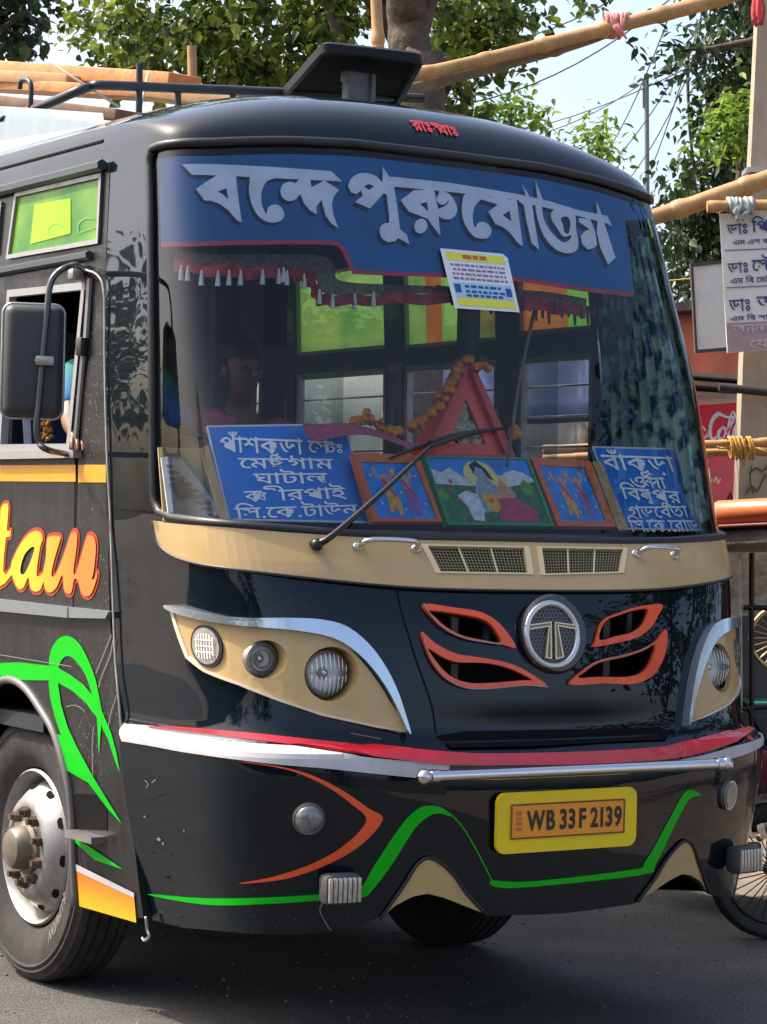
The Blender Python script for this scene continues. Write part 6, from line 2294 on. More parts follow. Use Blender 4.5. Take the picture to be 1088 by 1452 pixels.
# doctor sign (flex banner in a frame) and the blank board behind it
dsp = Plane(at(1060, 400, 11.95), nrm([.84, -.54, 0]), (0, 0, 1))
dsg = thing('doctor_sign', 'white flex sign with Bengali doctor names, tied to the concrete post', 'sign', dsp.pt(1060, 500))
patch('flex_sheet', dsp, [[(1021, 303), (1160, 299), (1160, 492), (1032, 500)]], 0.0, mat('flex_white', (0.66, 0.63, 0.56), 0.6, noise=0.12, nscale=4, bump=0.4, bscale=5), dsg, 1.0, 0.02)
patch('pink_band', dsp, [[(1031, 458), (1160, 452), (1160, 491), (1032, 499)]], 0.003, mat('flex_pink', (0.36, 0.26, 0.24), 0.6, noise=0.15), dsg, 1.0)
INK = mat('sign_ink', (0.04, 0.05, 0.16), 0.6)
mb = MB()
for (x0_, y0_, x1_, y1_, h_, parts) in (
        (1031, 319, 1059, 317, 14, "ডাঃ"), (1066, 314, 1120, 312, 15, [P("িপ"), P("রয়")]), (1032, 374, 1060, 372, 14, "ডাঃ"), (1066, 369, 1124, 366, 15, [P("েসৗ"), P("মন")]),
        (1034, 426, 1063, 424, 16, "ডাঃ"), (1073, 421, 1120, 419, 16, "অর"), (1040, 341, 1120, 337, 6, "এম এস কনসাল"), (1036, 395, 1120, 391, 7, "এম িব েমিডিসন"), (1036, 449, 1120, 445, 6, "এম িব সারজন")):
    p, q_ = dsp.pt(x0_, y0_), dsp.pt(x1_, y1_)
    u_ = nrm(q_ - p)
    put_word(mb, parts, p, u_, nrm(np.cross(dsp.n, u_)), width=np.linalg.norm(q_ - p), height=np.linalg.norm(dsp.pt(x0_, y0_ + h_) - p) / .62, bold=0.014, n_off=0.004)
mb.build('name_lettering', INK, dsg)
mb = MB()
for (x0_, y0_, x1_, y1_, h_, parts) in ((1040, 462, 1120, 457, 11, "অনলাইেন"), (1062, 483, 1120, 479, 10, "েযাগা")):
    p, q_ = dsp.pt(x0_, y0_), dsp.pt(x1_, y1_)
    u_ = nrm(q_ - p)
    put_word(mb, parts, p, u_, nrm(np.cross(dsp.n, u_)), width=np.linalg.norm(q_ - p), height=np.linalg.norm(dsp.pt(x0_, y0_ + h_) - p) / .62, bold=0.012, n_off=0.007)
mb.build('footer_lettering', mat('footer_ink', (0.52, 0.42, 0.42), 0.6), dsg)
patches('rule_line', dsp, [[stroke([(1028, 355), (1160, 350)], 1.4)], [stroke([(1030, 408), (1160, 402)], 1.4)]], 0.004, mat('rule_grey', (0.12, 0.12, 0.15), 0.6), dsg, 1.0)
bdp = Plane(at(1005, 430, 13.0), nrm([.88, -.47, 0]), (0, 0, 1))
t = thing('blank_board', 'blank grey white board in a dark frame left of the doctor sign', 'board', bdp.pt(1005, 495))
patch('sheet', bdp, [[(982, 376), (1060, 368), (1060, 492), (988, 498)]], 0.0, mat('sheet_grey', (0.62, 0.62, 0.57), 0.6, noise=0.15, nscale=5, bump=0.5, bscale=4), t, 1.0, 0.015)
patch('board_frame', bdp, [[(979, 373), (1062, 365), (1062, 495), (986, 501)], [(983, 378), (1058, 370), (1058, 490), (989, 496)]], 0.008, mat('board_frame_brown', (0.06, 0.045, 0.035), 0.7), t, 1.0, 0.03)

# shop row along the right side of the road
FX = 5.5
shop = thing('market_shop', 'red walled roadside shop with a rusty tin awning behind the bamboo rails', 'shop', (FX + 1.5, 6.0, 0))
REDW = mat('red_wall', (0.36, 0.07, 0.035), 0.8, noise=0.35, nscale=3, dirt=((0.20, 0.12, 0.09), 0.5))
mb = MB()
mb.box((FX + 0.1, 4.15, 2.87), (0.12, 4.3, 0.86))
mb.box((FX + 0.1, 2.05, 1.3), (0.12, 0.4, 2.4))
mb.box((FX + 2.0, 1.9, 1.65), (4.0, 0.12, 3.3))
mb.build('wall', REDW, shop)
mb = MB()
mb.box((FX + 0.1, 9.15, 2.72), (0.12, 5.7, 1.16))
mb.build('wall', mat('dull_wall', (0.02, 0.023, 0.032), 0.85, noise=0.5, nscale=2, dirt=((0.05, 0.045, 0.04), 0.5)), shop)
mb = MB()
mb.box((FX + 2.0, 7.0, 3.335), (4.2, 10.6, 0.06))
mb.build('roof_slab', mat('slab_dark', (0.06, 0.05, 0.045), 0.9, noise=0.4), shop)
mb = MB()
mb.box((FX + 2.6, 7.0, 1.3), (0.1, 10.0, 2.5))
mb.box((FX + 1.2, 7.0, 0.1), (2.8, 10.0, 0.2))
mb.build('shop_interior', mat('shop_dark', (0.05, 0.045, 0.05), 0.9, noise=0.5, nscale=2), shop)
for y_ in (4.5, 7.2, 9.8, 12.0):
    mb = MB()
    mb.box((FX + 0.1, y_, 1.25), (0.16, 0.2, 2.5))
    mb.build('pillar', mat('pillar_grey', (0.10, 0.11, 0.10), 0.8, noise=0.3), shop)
# tin awning
mb = MB()
n = 120
yy = np.linspace(1.6, 6.2, n)
for xx, zz in ((FX + 0.05, 2.52), (FX - 1.2, 2.20)):
    for i in range(n):
        mb.V.append((xx, yy[i], zz + 0.018 * math.sin(yy[i] * 2 * math.pi / 0.15)))
mb.F += [(i, i + 1, n + i + 1, n + i) for i in range(n - 1)]
tin = mb.build('tin_awning', mat('tin_sheet', (0.32, 0.29, 0.26), 0.55, metal=0.5, noise=0.3, dirt=((0.22, 0.10, 0.05), 0.6)), shop, True, 180)
mo = tin.modifiers.new('t', 'SOLIDIFY')
mo.thickness = 0.012
mb = MB()
mb.box((FX - 1.18, 3.9, 2.15), (0.05, 4.6, 0.06))
mb.build('awning_beam', mat('beam_black', (0.02, 0.02, 0.02), 0.7), shop)
# ledges seen beside the post
mb = MB()
for k, (y, c_) in enumerate(((536, .3), (545, .3), (556, .3))):
    pass
# goods and sheets along the shop front (seen through the bus windows)
for lab, nm_, cat_, (y0_, y1_, z0_, z1_), m_ in (
        ('blue tarpaulin hung across the shop front, seen through the bus windows', 'tarpaulin', 'tarpaulin', (6.6, 8.9, 2.62, 3.15), mat('tarp_blue', (0.014, 0.032, 0.11), 0.6, noise=0.4, nscale=3, bump=0.8, bscale=4)),
        ('grey sacking stretched below the blue tarpaulin', 'sacking', 'cloth', (6.5, 9.2, 1.9, 2.58), mat('sack_grey', (0.07, 0.06, 0.05), 0.9, noise=0.4, nscale=5, bump=0.6, bscale=6)),
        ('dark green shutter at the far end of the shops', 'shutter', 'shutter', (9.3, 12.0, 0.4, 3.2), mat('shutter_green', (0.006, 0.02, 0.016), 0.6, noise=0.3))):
    mb = MB()
    n = 24
    ya_ = np.linspace(y0_, y1_, n)
    for z_ in np.linspace(z0_, z1_, 6):
        for i in range(n):
            mb.V.append((FX - 0.05 + 0.03 * math.sin(i * 0.9 + z_ * 3), ya_[i], z_))
    mb.F += [(r_ * n + i, r_ * n + i + 1, (r_ + 1) * n + i + 1, (r_ + 1) * n + i) for r_ in range(5) for i in range(n - 1)]
    o = mb.build(nm_, m_, None, True, 180)
    mo = o.modifiers.new('t', 'SOLIDIFY')
    mo.thickness = 0.01
    tag(o, lab, cat_)
# red drinks posters
CRED = mat('poster_red', (0.85, 0.02, 0.045), 0.45, noise=0.1, nscale=3)
cpl = Plane(at(1030, 630, 13.2), nrm([.84, -.54, 0]), (0, 0, 1))
t = thing('drinks_poster', 'red drinks poster with white script lettering behind the bamboo rails', 'poster', cpl.pt(1020, 720))
patch('sheet', cpl, [[(960, 577), (1054, 570), (1054, 752), (960, 752)]], 0.0, CRED, t, 1.0, 0.02)
SW = lambda pts, wd: [stroke(pts, wd, 6)]
scr = [SW([(978, 606), (972, 598), (964, 606), (964, 622), (974, 626), (982, 616)], [3, 4, 5, 5, 4, 2]),
       SW([(1001, 611), (996, 605), (991, 612), (991, 622), (997, 624), (1004, 612), (1008, 596), (1003, 620)], [2, 3, 4, 4, 3, 2, 2, 3]),
       SW([(1026, 590), (1018, 586), (1010, 596), (1007, 612), (1010, 622), (1018, 618), (1024, 606)], [3, 4, 5, 5, 4, 3, 2]),
       SW([(1024, 606), (1019, 612), (1020, 621), (1026, 621), (1029, 612), (1025, 605), (1031, 608)], [2, 3, 4, 3, 3, 2, 2]),
       SW([(1030, 616), (1038, 600), (1042, 587), (1038, 585), (1034, 600), (1033, 616), (1036, 621), (1040, 614)], [2, 3, 3, 2, 4, 4, 3, 2]),
       SW([(1050, 606), (1044, 603), (1041, 611), (1042, 620), (1047, 618), (1051, 604), (1050, 618), (1054, 619)], [2, 3, 4, 4, 3, 3, 4, 2]),
       SW([(1012, 596), (1020, 588), (1034, 592), (1048, 588), (1056, 580)], [1.5, 4, 3, 4, 1.5])]
patches('script_lettering', cpl, scr, 0.004, mat('poster_white', (0.82, 0.80, 0.80), 0.5), t, 1.0, doff=0.0006)
patch('pink_glow', cpl, [[(990, 650), (1054, 646), (1054, 700), (1020, 740), (996, 738)]], 0.003, mat('poster_pink', (0.72, 0.10, 0.12), 0.5, noise=0.2), t, 1.0)
patches('poster_bottle', cpl, [[[(1030, 708), (1036, 696), (1041, 708), (1044, 740), (1026, 740)]], [[(1012, 716), (1018, 712), (1020, 726), (1010, 730)]]], 0.006, mat('poster_dark', (0.12, 0.01, 0.015), 0.4), t, 1.0)
patches('small_script', cpl, [SW([(1006, 678), (1002, 672), (998, 682), (1003, 688), (1010, 680)], 2.5), SW([(1012, 684), (1016, 676), (1018, 686), (1022, 678)], 2.2)], 0.006, mat('poster_cream', (0.8, 0.6, 0.3), 0.5), t, 1.0)
t = thing('small_poster', 'small red poster with a white mark seen through the far bus windows', 'poster', at(870, 625, 13.5))
sp2 = Plane(at(870, 600, 13.5), nrm([.84, -.54, 0]), (0, 0, 1))
patch('sheet', sp2, [[(700, 555), (716, 553), (718, 596), (706, 598)], [(0, 0), (1, 0), (1, 1)]][:1] , 0.0, CRED, t, 1.0, 0.02)
patch('sheet', sp2, [[(864, 588), (882, 586), (883, 610), (870, 613)]], 0.0, CRED, t, 1.0, 0.02)
patch('mark', sp2, [[(873, 617), (876, 614), (878, 620), (875, 627)]], 0.003, mat('poster_white', (0, 0, 0)), t, 1.0)
# loose tin sheets on the ledge right of the windscreen
for k, (lab, a, b) in enumerate((('upper rusty tin sheet edge between the blank board and the drinks poster', (975, 541), (1062, 528)), ('middle rusty tin sheet edge above the drinks poster', (975, 551), (1060, 541)), ('lowest tin sheet edge directly above the drinks poster', (975, 563), (1058, 556)))):
    pa, pb = at(*a, 13.1 + 0.05 * k), at(*b, 12.7 + 0.05 * k)
    d = nrm(pb - pa)
    mb = MB()
    mb.box((pa + pb) / 2 + FW * 0.4, (np.linalg.norm(pb - pa), 0.9, 0.022), [d, nrm(np.cross([0, 0, 1], d)), np.cross(d, nrm(np.cross([0, 0, 1], d)))])
    tag(mb.build('tin_sheet', mat('tin_pale', (0.36, 0.33, 0.29), 0.6, metal=0.3, noise=0.3, dirt=((0.2, 0.1, 0.06), 0.5)), None), lab, 'tin sheet', 'tin sheets stacked over the shop ledge')
mb = MB()
mb.tube([at(1020, 549, 12.15), at(1130, 560, 12.15)], 0.022, 8)
tag(mb.build('iron_bar', mat('beam_black', (0, 0, 0)), None, True, 60), 'black iron bar crossing before the concrete post', 'bar')

# ------------------------------------------------------------------ e-rickshaw at the right edge
RX0 = 1.95
rk_ = thing('cycle_rickshaw', 'rickshaw with an orange seat parked beside the bus at the right edge', 'rickshaw', (2.6, 2.2, 0))
rp = lambda x, y, d=10.9: at(x, y, d)
ORS = mat('seat_orange', (0.66, 0.16, 0.05), 0.45, noise=0.2, nscale=8)
# hooded seat back: rounded orange roll
mb = MB()
a, b = rp(1042, 730), rp(1160, 724, 10.6)
d = nrm(b - a)
s_ = nrm(np.cross(d, [0, 0, 1]))
mb.box((a + b) / 2 + s_ * 0.0, (np.linalg.norm(b - a), 0.5, 0.115), [d, s_, np.cross(s_, d)], 0.05)
ors = mb.build('orange_seat', ORS, rk_, True, 50)
mb = MB()
mb.box((a + b) / 2 + np.array([0, 0, -0.062]), (np.linalg.norm(b - a) * 1.02, 0.52, 0.02), [d, s_, np.cross(s_, d)], 0.008)
mb.build('seat_piping', mat('piping_maroon', (0.12, 0.015, 0.01), 0.6), ors, True, 50)
mb = MB()
mb.box((a + b) / 2 + np.array([0, 0, -0.122]) + d * 0.02, (np.linalg.norm(b - a) * 0.98, 0.46, 0.10), [d, s_, np.cross(s_, d)], 0.04)
mb.build('tan_cushion', mat('cushion_tan', (0.34, 0.28, 0.19), 0.7, noise=0.3, nscale=6, bump=1.0, bscale=9), rk_, True, 50)
BLK = mat('frame_black', (0.012, 0.010, 0.010), 0.4, metal=0.3)
mb = MB()
mb.tube([rp(1038, 776), rp(1130, 774, 10.7)], 0.018, 10)
mb.build('chrome_rail', CHROME, rk_, True, 60)
for (p0_, p1_) in (((1066, 784), (1066, 1010)), ((1050, 786), (1052, 1010)), ((1054, 861), (1120, 863)), ((1052, 1005), (1120, 1000)), ((1056, 995), (1120, 1110)), ((1066, 1010), (1070, 1180))):
    mb = MB()
    mb.tube([rp(*p0_), rp(*p1_)], 0.013 if p0_[0] != 1050 else 0.006, 8)
    mb.build('frame_tube', BLK if p0_[0] != 1050 else STEEL, rk_, True, 60)
mb = MB()
c = rp(1110, 905, 11.2)
for q0 in np.linspace(0, 2 * math.pi, 26, endpoint=False):
    mb.tube([c, c + RT * 0.15 * math.cos(q0) + UP * 0.15 * math.sin(q0)], 0.003, 5)
mb.tube([c + RT * 0.15 * math.cos(q0) + UP * 0.15 * math.sin(q0) for q0 in np.linspace(0, 2 * math.pi, 30, endpoint=False)], 0.011, 8, closed=True)
mb.build('brass_wheel', mat('brass', (0.55, 0.40, 0.18), 0.35, metal=0.8), rk_, True, 60)
mb = MB()
mb.box(rp(1110, 850, 11.6), (0.55, 0.03, 0.55), [RT, FW, UP])
mb.build('mat_panel', mat('mat_tan', (0.28, 0.22, 0.15), 0.8, noise=0.5, nscale=15, bump=0.6, bscale=30), rk_)
mb = MB()
mb.box(rp(1112, 1095, 10.9), (0.25, 0.1, 0.19), [RT, FW, UP], 0.02)
mb.build('maroon_box', mat('maroon', (0.16, 0.012, 0.03), 0.5), rk_, True, 40)
mb = MB()
mb.box(rp(1074, 1000, 11.3), (0.14, 0.3, 0.05), [RT, FW, UP], 0.01)
mb.build('green_tray', mat('tray_green', (0.02, 0.12, 0.08), 0.5), rk_, True, 40)
mb = MB()
mb.box(rp(1066, 1208, 10.5), (0.085, 0.05, 0.085), [RT, FW, UP], 0.012)
ll = mb.build('front_lamp', mat('lamp_case_dark', (0.03, 0.03, 0.03), 0.4), rk_, True, 40)
mb = MB()
mb.box(rp(1065, 1208, 10.465), (0.062, 0.012, 0.066), [RT, FW, UP], 0.006)
mb.build('lamp_lens', mat('lens_amber', (0.40, 0.33, 0.25), 0.2, coat=1, noise=0.3, nscale=50), ll, True, 40)
mb = MB()
mb.ball(rp(1078, 1188, 10.45), 0.018)
mb.build('brass_knob', mat('brass', (0, 0, 0)), ll, True, 180)
# front wheel with mudguard and fork
wc = rp(1098, 1210, 10.75)
wc[2] = 0.31
wa = nrm([.75, -.66, 0])                                 # axle direction
wa = nrm([-0.35, -0.94, 0])
mb = MB()
mb.lathe(wc, wa, [(0.24, .02), (0.26, .036), (0.285, .04), (0.30, .030), (0.307, .012), (0.307, -.012), (0.30, -.030), (0.285, -.04), (0.26, -.036), (0.24, -.02)], 48)
ty = mb.build('tyre', RUBBER, rk_, True, 40)
mb = MB()
mb.lathe(wc, wa, [(0.24, .02), (0.235, .03), (0.225, .02), (0.225, -.02), (0.235, -.03), (0.24, -.02)], 48)
mb.tube([wc - wa * 0.06, wc + wa * 0.06], 0.03, 14)
for q0 in np.linspace(0, 2 * math.pi, 28, endpoint=False):
    e1 = np.cross(wa, [0, 0, 1.0])
    mb.tube([wc + wa * 0.02, wc + 0.23 * (e1 * math.cos(q0) + np.array([0, 0, math.sin(q0)]))], 0.003, 5)
mb.build('rim', mat('rim_brown', (0.035, 0.03, 0.026), 0.5, metal=0.4, noise=0.4), ty, True, 40)
e1 = nrm(np.cross(wa, [0, 0, 1.0]))
mb = MB()
qs = np.linspace(0.1, math.pi - 0.1, 24)
for (hw_, rr0) in ((-0.055, 0.335), (0.0, 0.35), (0.055, 0.335)):
    for q0 in qs:
        mb.V.append(tuple(wc + rr0 * (e1 * math.cos(q0) + np.array([0, 0, math.sin(q0)])) + wa * hw_))
mb.F += [(r_ * 24 + i, r_ * 24 + i + 1, (r_ + 1) * 24 + i + 1, (r_ + 1) * 24 + i) for r_ in range(2) for i in range(23)]
mb.build('mudguard', mat('guard_dark', (0.10, 0.07, 0.05), 0.25, metal=0.5, coat=0.6), rk_, True, 180)
for s_ in (-1, 1):
    mb = MB()
    mb.tube([wc + wa * 0.06 * s_, wc + wa * 0.06 * s_ + np.array([0, 0, 0.45]), wc + np.array([0, 0, 0.62])], 0.014, 8)
    mb.build('fork_leg', CHROME, rk_, True, 60)
mb = MB()
mb.box(wc + np.array([0.5, 0.75, 0.35]), (1.0, 1.3, 0.10), None, 0.02)
mb.box(wc + np.array([0.5, 0.95, 0.75]), (1.0, 0.7, 0.75), None, 0.03)
mb.build('body_tub', mat('tub_dark', (0.02, 0.025, 0.03), 0.5, noise=0.3), rk_, True, 40)

# ------------------------------------------------------------------ street lamp, wires
t = thing('street_lamp', 'thin far street lamp pole against the sky among the wires', 'street lamp', at(918, 420, 45))
mb = MB()
mb.tube([at(919, 430, 45), at(917, 104, 45)], 0.045, 8)
mb.build('pole', mat('far_grey', (0.12, 0.13, 0.15), 0.6), t, True, 60)
mb = MB()
mb.tube(cr([at(917, 118, 45), at(910, 112, 45), at(904, 116, 45)], 4), 0.03, 6)
mb.build('arm', mat('far_grey', (0, 0, 0)), t, True, 60)
mb = MB()
mb.ball(at(899, 121, 45), (0.10, 0.08, 0.05), [RT, FW, UP])
mb.box(at(913.5, 134, 45), (0.05, 0.05, 0.5), [RT, FW, UP])
mb.build('lamp_head', mat('far_grey', (0, 0, 0)), t, True, 60)
WIRE = mat('wire_dark', (0.05, 0.05, 0.055), 0.7)
gw = 'overhead wires in the sky right of the bus'
for lab, a, b, da, db in (
        ('wire sloping down from the top middle edge behind the tree leaves', (640, 62), (860, 4), 30, 26), ('wire passing just under the two lashed bamboo poles', (640, 150), (900, 38), 26, 26),
        ('long wire running from the bus roof up to the right tree', (700, 192), (1010, 78), 40, 30), ('wire from the bus roof to the street lamp', (720, 200), (905, 122), 40, 40),
        ('steep wire nearest the lamp on its left side', (850, 230), (935, 60), 40, 30), ('steep wire crossing the street lamp pole', (862, 236), (990, 50), 40, 30),
        ('steep lowest wire at the right of the street lamp', (885, 262), (985, 88), 40, 30), ('steep wire crossing behind the pole nearest the right tree', (900, 290), (975, 90), 40, 30),
        ('thin yellow cord slung between the blank board and the windscreen', (905, 402), (1000, 393), 13.1, 13.1)):
    pa, pb = at(*a, da), at(*b, db)
    pts = [pa + (pb - pa) * f_ + np.array([0, 0, -0.15 * 4 * f_ * (1 - f_) * (da > 20)]) for f_ in np.linspace(-0.3, 1.3, 14)]
    mb = MB()
    mb.tube(pts, 0.009 if da > 20 else 0.004, 5)
    tag(mb.build('overhead_wire', WIRE if da > 20 else mat('cord_yellow', (0.5, 0.36, 0.08), 0.8), None, True, 180), lab, 'wire', gw)


# ------------------------------------------------------------------ trees
def leaf_mesh(name, centers, size, m_, parent, droop=0.6, narrow=0.42, per=1, spread=0.0):
    """many separate leaf-sized faces as one crown"""
    C = np.asarray(centers, float)
    n = len(C)
    a = RNG.uniform(0, 2 * np.pi, n)
    el = RNG.normal(-droop, 0.45, n)
    d = np.stack([np.cos(a) * np.cos(el), np.sin(a) * np.cos(el), np.sin(el)], -1)
    up = np.stack([RNG.normal(0, .5, n), RNG.normal(0, .5, n), np.ones(n)], -1)
    s = np.cross(d, up)
    s /= np.linalg.norm(s, axis=1)[:, None] + 1e-9
    nn_ = np.cross(s, d)
    L = size * RNG.uniform(0.45, 1.35, n)
    W = L * narrow * RNG.uniform(0.85, 1.15, n)
    def pt(f_, w_, h_):
        return C + d * (L * f_)[:, None] + s * (W * w_)[:, None] + nn_ * (L * h_)[:, None]
    V = np.stack([pt(0, 0, 0), pt(.25, .95, .06), pt(.6, .85, .04), pt(1.08, 0, -.12), pt(.6, -.85, .04), pt(.25, -.95, .06), pt(.42, 0, -.05)], 1).reshape(-1, 3)
    base = (np.arange(n) * 7)[:, None]
    F1 = base + np.array([[0, 1, 2, 6]])
    F2 = base + np.array([[6, 2, 3, 3]])
    F3 = base + np.array([[0, 6, 4, 5]])
    F4 = base + np.array([[6, 3, 4, 4]])
    o_ = origin(parent) if parent is not None else np.zeros(3)
    me = bpy.data.meshes.new(name)
    faces = [tuple(f_) for f_ in np.concatenate([F1, F3])] + [tuple(f_[:3]) for f_ in np.concatenate([F2, F4])]
    me.from_pydata((V - o_).tolist(), [], faces)
    at_ = me.attributes.new('tone', 'FLOAT', 'POINT')
    at_.data.foreach_set('value', np.repeat(np.clip(RNG.normal(.40, .34, n), 0, 1), 7).astype(np.float32))
    me.materials.append(m_)
    me.update()
    ob = bpy.data.objects.new(name, me)
    COL.objects.link(ob)
    ob.parent = parent
    return ob


LEAF1 = mat_thin('leaf_peepal', (0.026, 0.070, 0.010), 0.46, 0, 0.35, col2=(0.24, 0.30, 0.035), rough=0.42, attr=True, spec=0.5)
LEAF2 = mat_thin('leaf_dark', (0.022, 0.045, 0.014), 0.30, 0, 0.35, col2=(0.06, 0.10, 0.03), rough=0.45, attr=True, spec=0.5)
LEAF3 = mat_thin('leaf_young', (0.10, 0.20, 0.02), 0.5, 0, 0.3, col2=(0.26, 0.36, 0.05), rough=0.5, attr=True)
BARK = mat('bark', (0.09, 0.066, 0.045), 0.9, noise=0.45, nscale=9, bump=1.0, bscale=16)


def tree(label, base, trunk_pts, trunk_r, clumps, leaf, size, limbs=(), droop=0.6, narrow=0.42, group='trees lining the road'):
    """clumps: list of (centre, radius xyz, leaf count)"""
    t = thing('roadside_tree', label, 'tree', base, group)
    mb = MB()
    P_ = cr(trunk_pts, 6)
    R = np.interp(np.linspace(0, 1, len(P_)), np.linspace(0, 1, len(trunk_r)), trunk_r)
    R = R * (1 + 0.025 * np.sin(np.arange(len(P_)) * 1.7))
    mb.tube(P_, R, 12)
    mb.build('trunk', BARK, t, True, 180)
    for (pts, r0, r1) in limbs:
        mb = MB()
        Q = cr(pts, 5)
        mb.tube(Q, np.linspace(r0, r1, len(Q)), 8)
        mb.build('limb', BARK, t, True, 180)
    cen = []
    for c, r_, n in clumps:
        c, r_ = np.asarray(c), np.asarray(r_)
        k = max(3, n // 26)                              # twigs inside the clump
        tw = c + RNG.normal(0, 0.42, (k, 3)) * r_
        idx = RNG.integers(0, k, n)
        cen.append(tw[idx] + RNG.normal(0, 1, (n, 3)) * (size * 1.25))
    leaf_mesh('crown', np.concatenate(cen), size, leaf, t, droop, narrow)
    return t


def px_clumps(spec, D, dj, scale=1.0):
    out = []
    for (x, y, rx, ry, n) in spec:
        d = D + random.uniform(-dj, dj)
        k = d / F_PX
        out.append((at(x, y, d), (rx * k, max(rx, ry) * k * 0.9, ry * k), int(n * scale)))
    return out


# big tree over the bus
D1, DT = 17.0, 15.0
tb = at(586, 250, D1)
tb[2] = 0
spec = []
for i in range(46):
    x = random.uniform(110, 735)
    y = random.uniform(-330, 60)
    spec.append((x, y, 62, 50, 130))
spec += [(150, 80, 42, 28, 130), (210, 88, 48, 30, 190), (270, 84, 48, 34, 210), (330, 92, 50, 34, 210), (385, 105, 46, 30, 190), (300, 30, 60, 40, 230), (200, 30, 60, 40, 230), (420, 50, 50, 50, 230),
         (470, 20, 50, 40, 210), (640, 30, 40, 46, 190), (680, 50, 34, 34, 100), (630, 110, 34, 36, 120), (665, 150, 30, 20, 70), (612, 165, 34, 22, 110), (700, 95, 26, 24, 50), (645, 78, 36, 28, 120), (120, 30, 30, 20, 60),
         (715, 20, 26, 20, 60), (740, 55, 16, 10, 16), (760, 8, 40, 10, 40), (820, 2, 34, 8, 30), (440, 120, 46, 22, 160), (360, 128, 40, 16, 110), (500, 100, 40, 30, 120)]
limbs1 = [([at(584, 60, DT), at(604, 0, DT), at(640, -80, DT), at(700, -200, D1)], .10, .03), ([at(586, 90, D1), at(545, 20, D1), at(480, -60, D1), at(380, -150, D1)], .10, .03),
          ([at(490, 70, D1 - .5), at(470, 20, D1 - .5), at(455, -40, D1 - .5)], .05, .02), ([at(590, 150, D1), at(640, 120, D1), at(690, 60, D1)], .05, .012), ([at(480, -60, D1), at(330, 20, D1), at(230, 60, D1)], .05, .012)]
tb = at(592, 250, DT)
tb[2] = 0
tree('large yellow green tree with a thick brown trunk rising behind the roof hatch', tb, [tb, at(594, 170, DT), at(585, 100, DT), at(578, 30, DT), at(576, -60, DT), at(590, -220, D1)], [.22, .17, .145, .13, .12, .07],
     px_clumps(spec, D1, 1.4, 1.75), LEAF1, 0.072, limbs1)
# leaves at the top-left corner
D2 = 19.0
tb2 = at(-60, 300, D2)
tb2[2] = 0
tree('dark leaved tree cut off by the top left corner of the picture', tb2, [tb2, at(-60, 150, D2), at(-70, 0, D2), at(-80, -200, D2)], [.2, .17, .14, .06],
     px_clumps([(-30, 20, 60, 50, 260), (10, 45, 30, 30, 150), (30, 15, 26, 26, 110), (-10, -40, 60, 40, 260), (40, -20, 40, 24, 130), (-60, 80, 60, 30, 180), (20, 75, 24, 12, 50), (70, -10, 20, 10, 20), (-80, -100, 90, 60, 320)], D2, .8), LEAF2, 0.095,
     [([at(-62, 120, D2), at(-20, 60, D2), at(30, 20, D2)], .06, .015)])
# tall dark tree on the right
D3 = 22.0
tb3 = at(1085, 600, D3)
tb3[2] = 0
spec = [(1030, 20, 50, 40, 230), (1060, 80, 46, 44, 260), (1010, 60, 26, 30, 90), (1030, 130, 40, 36, 210), (1050, 180, 40, 40, 210), (1005, 170, 26, 26, 90), (990, 235, 40, 24, 150), (1030, 235, 40, 30, 190), (985, 280, 44, 26, 190),
        (960, 300, 40, 18, 110), (1010, 320, 50, 30, 260), (980, 350, 40, 30, 210), (1020, 370, 50, 30, 260), (965, 395, 30, 22, 130), (1080, 300, 50, 60, 310), (1090, 200, 40, 60, 260), (1000, 420, 60, 30, 210), (1100, 40, 50, 60, 260), (1060, -60, 80, 60, 360),
        (940, 330, 22, 12, 40), (975, 120, 12, 14, 18), (950, 260, 16, 10, 22), (1060, 420, 60, 40, 260)]
tree('tall dark green tree behind the concrete post and the doctor sign', tb3, [tb3, at(1075, 400, D3), at(1062, 200, D3), at(1058, 60, D3), at(1060, -100, D3)], [.2, .16, .12, .09, .04], px_clumps(spec, D3, .8, 1.5), LEAF2, 0.088,
     [([at(1070, 330, D3), at(1020, 290, D3), at(965, 280, D3)], .05, .012), ([at(1064, 220, D3), at(1020, 200, D3), at(985, 180, D3)], .04, .01), ([at(975, 100, D3), at(978, 180, D3), at(985, 240, D3)], .015, .012)], 0.8, 0.34)
# young feathery tops over the roof line and beside the post
D4 = 26.0
for lab, sp_, m_, tx in (
        ('bright young feathery tree top showing over the right end of the bus roof', [(722, 148, 26, 12, 120), (705, 165, 26, 14, 110), (740, 165, 24, 12, 90), (715, 185, 40, 12, 110), (760, 182, 22, 8, 40)], LEAF3, 725),
        ('small pale feathery tree top just beyond the curve of the bus roof', [(842, 182, 18, 8, 60), (850, 200, 26, 12, 90), (830, 215, 26, 12, 70), (868, 228, 18, 10, 50), (845, 235, 30, 12, 60)], LEAF3, 848),
        ('bright green spray of foliage just left of the concrete post', [(1045, 175, 26, 14, 150), (1020, 190, 20, 8, 70), (1060, 150, 18, 16, 100), (1000, 205, 14, 6, 26), (1062, 190, 20, 14, 90)], LEAF3, 1050)):
    b_ = at(tx, 400, D4 if tx < 1000 else 20.5)
    b_[2] = 0
    d_ = D4 if tx < 1000 else 20.5
    tree(lab, b_, [b_, at(tx, 300, d_), at(tx, 230, d_), at(tx, sp_[0][1] + 10, d_)], [.07, .05, .035, .012], px_clumps(sp_, d_, .3), m_, 0.10, (), 0.3, 0.26)
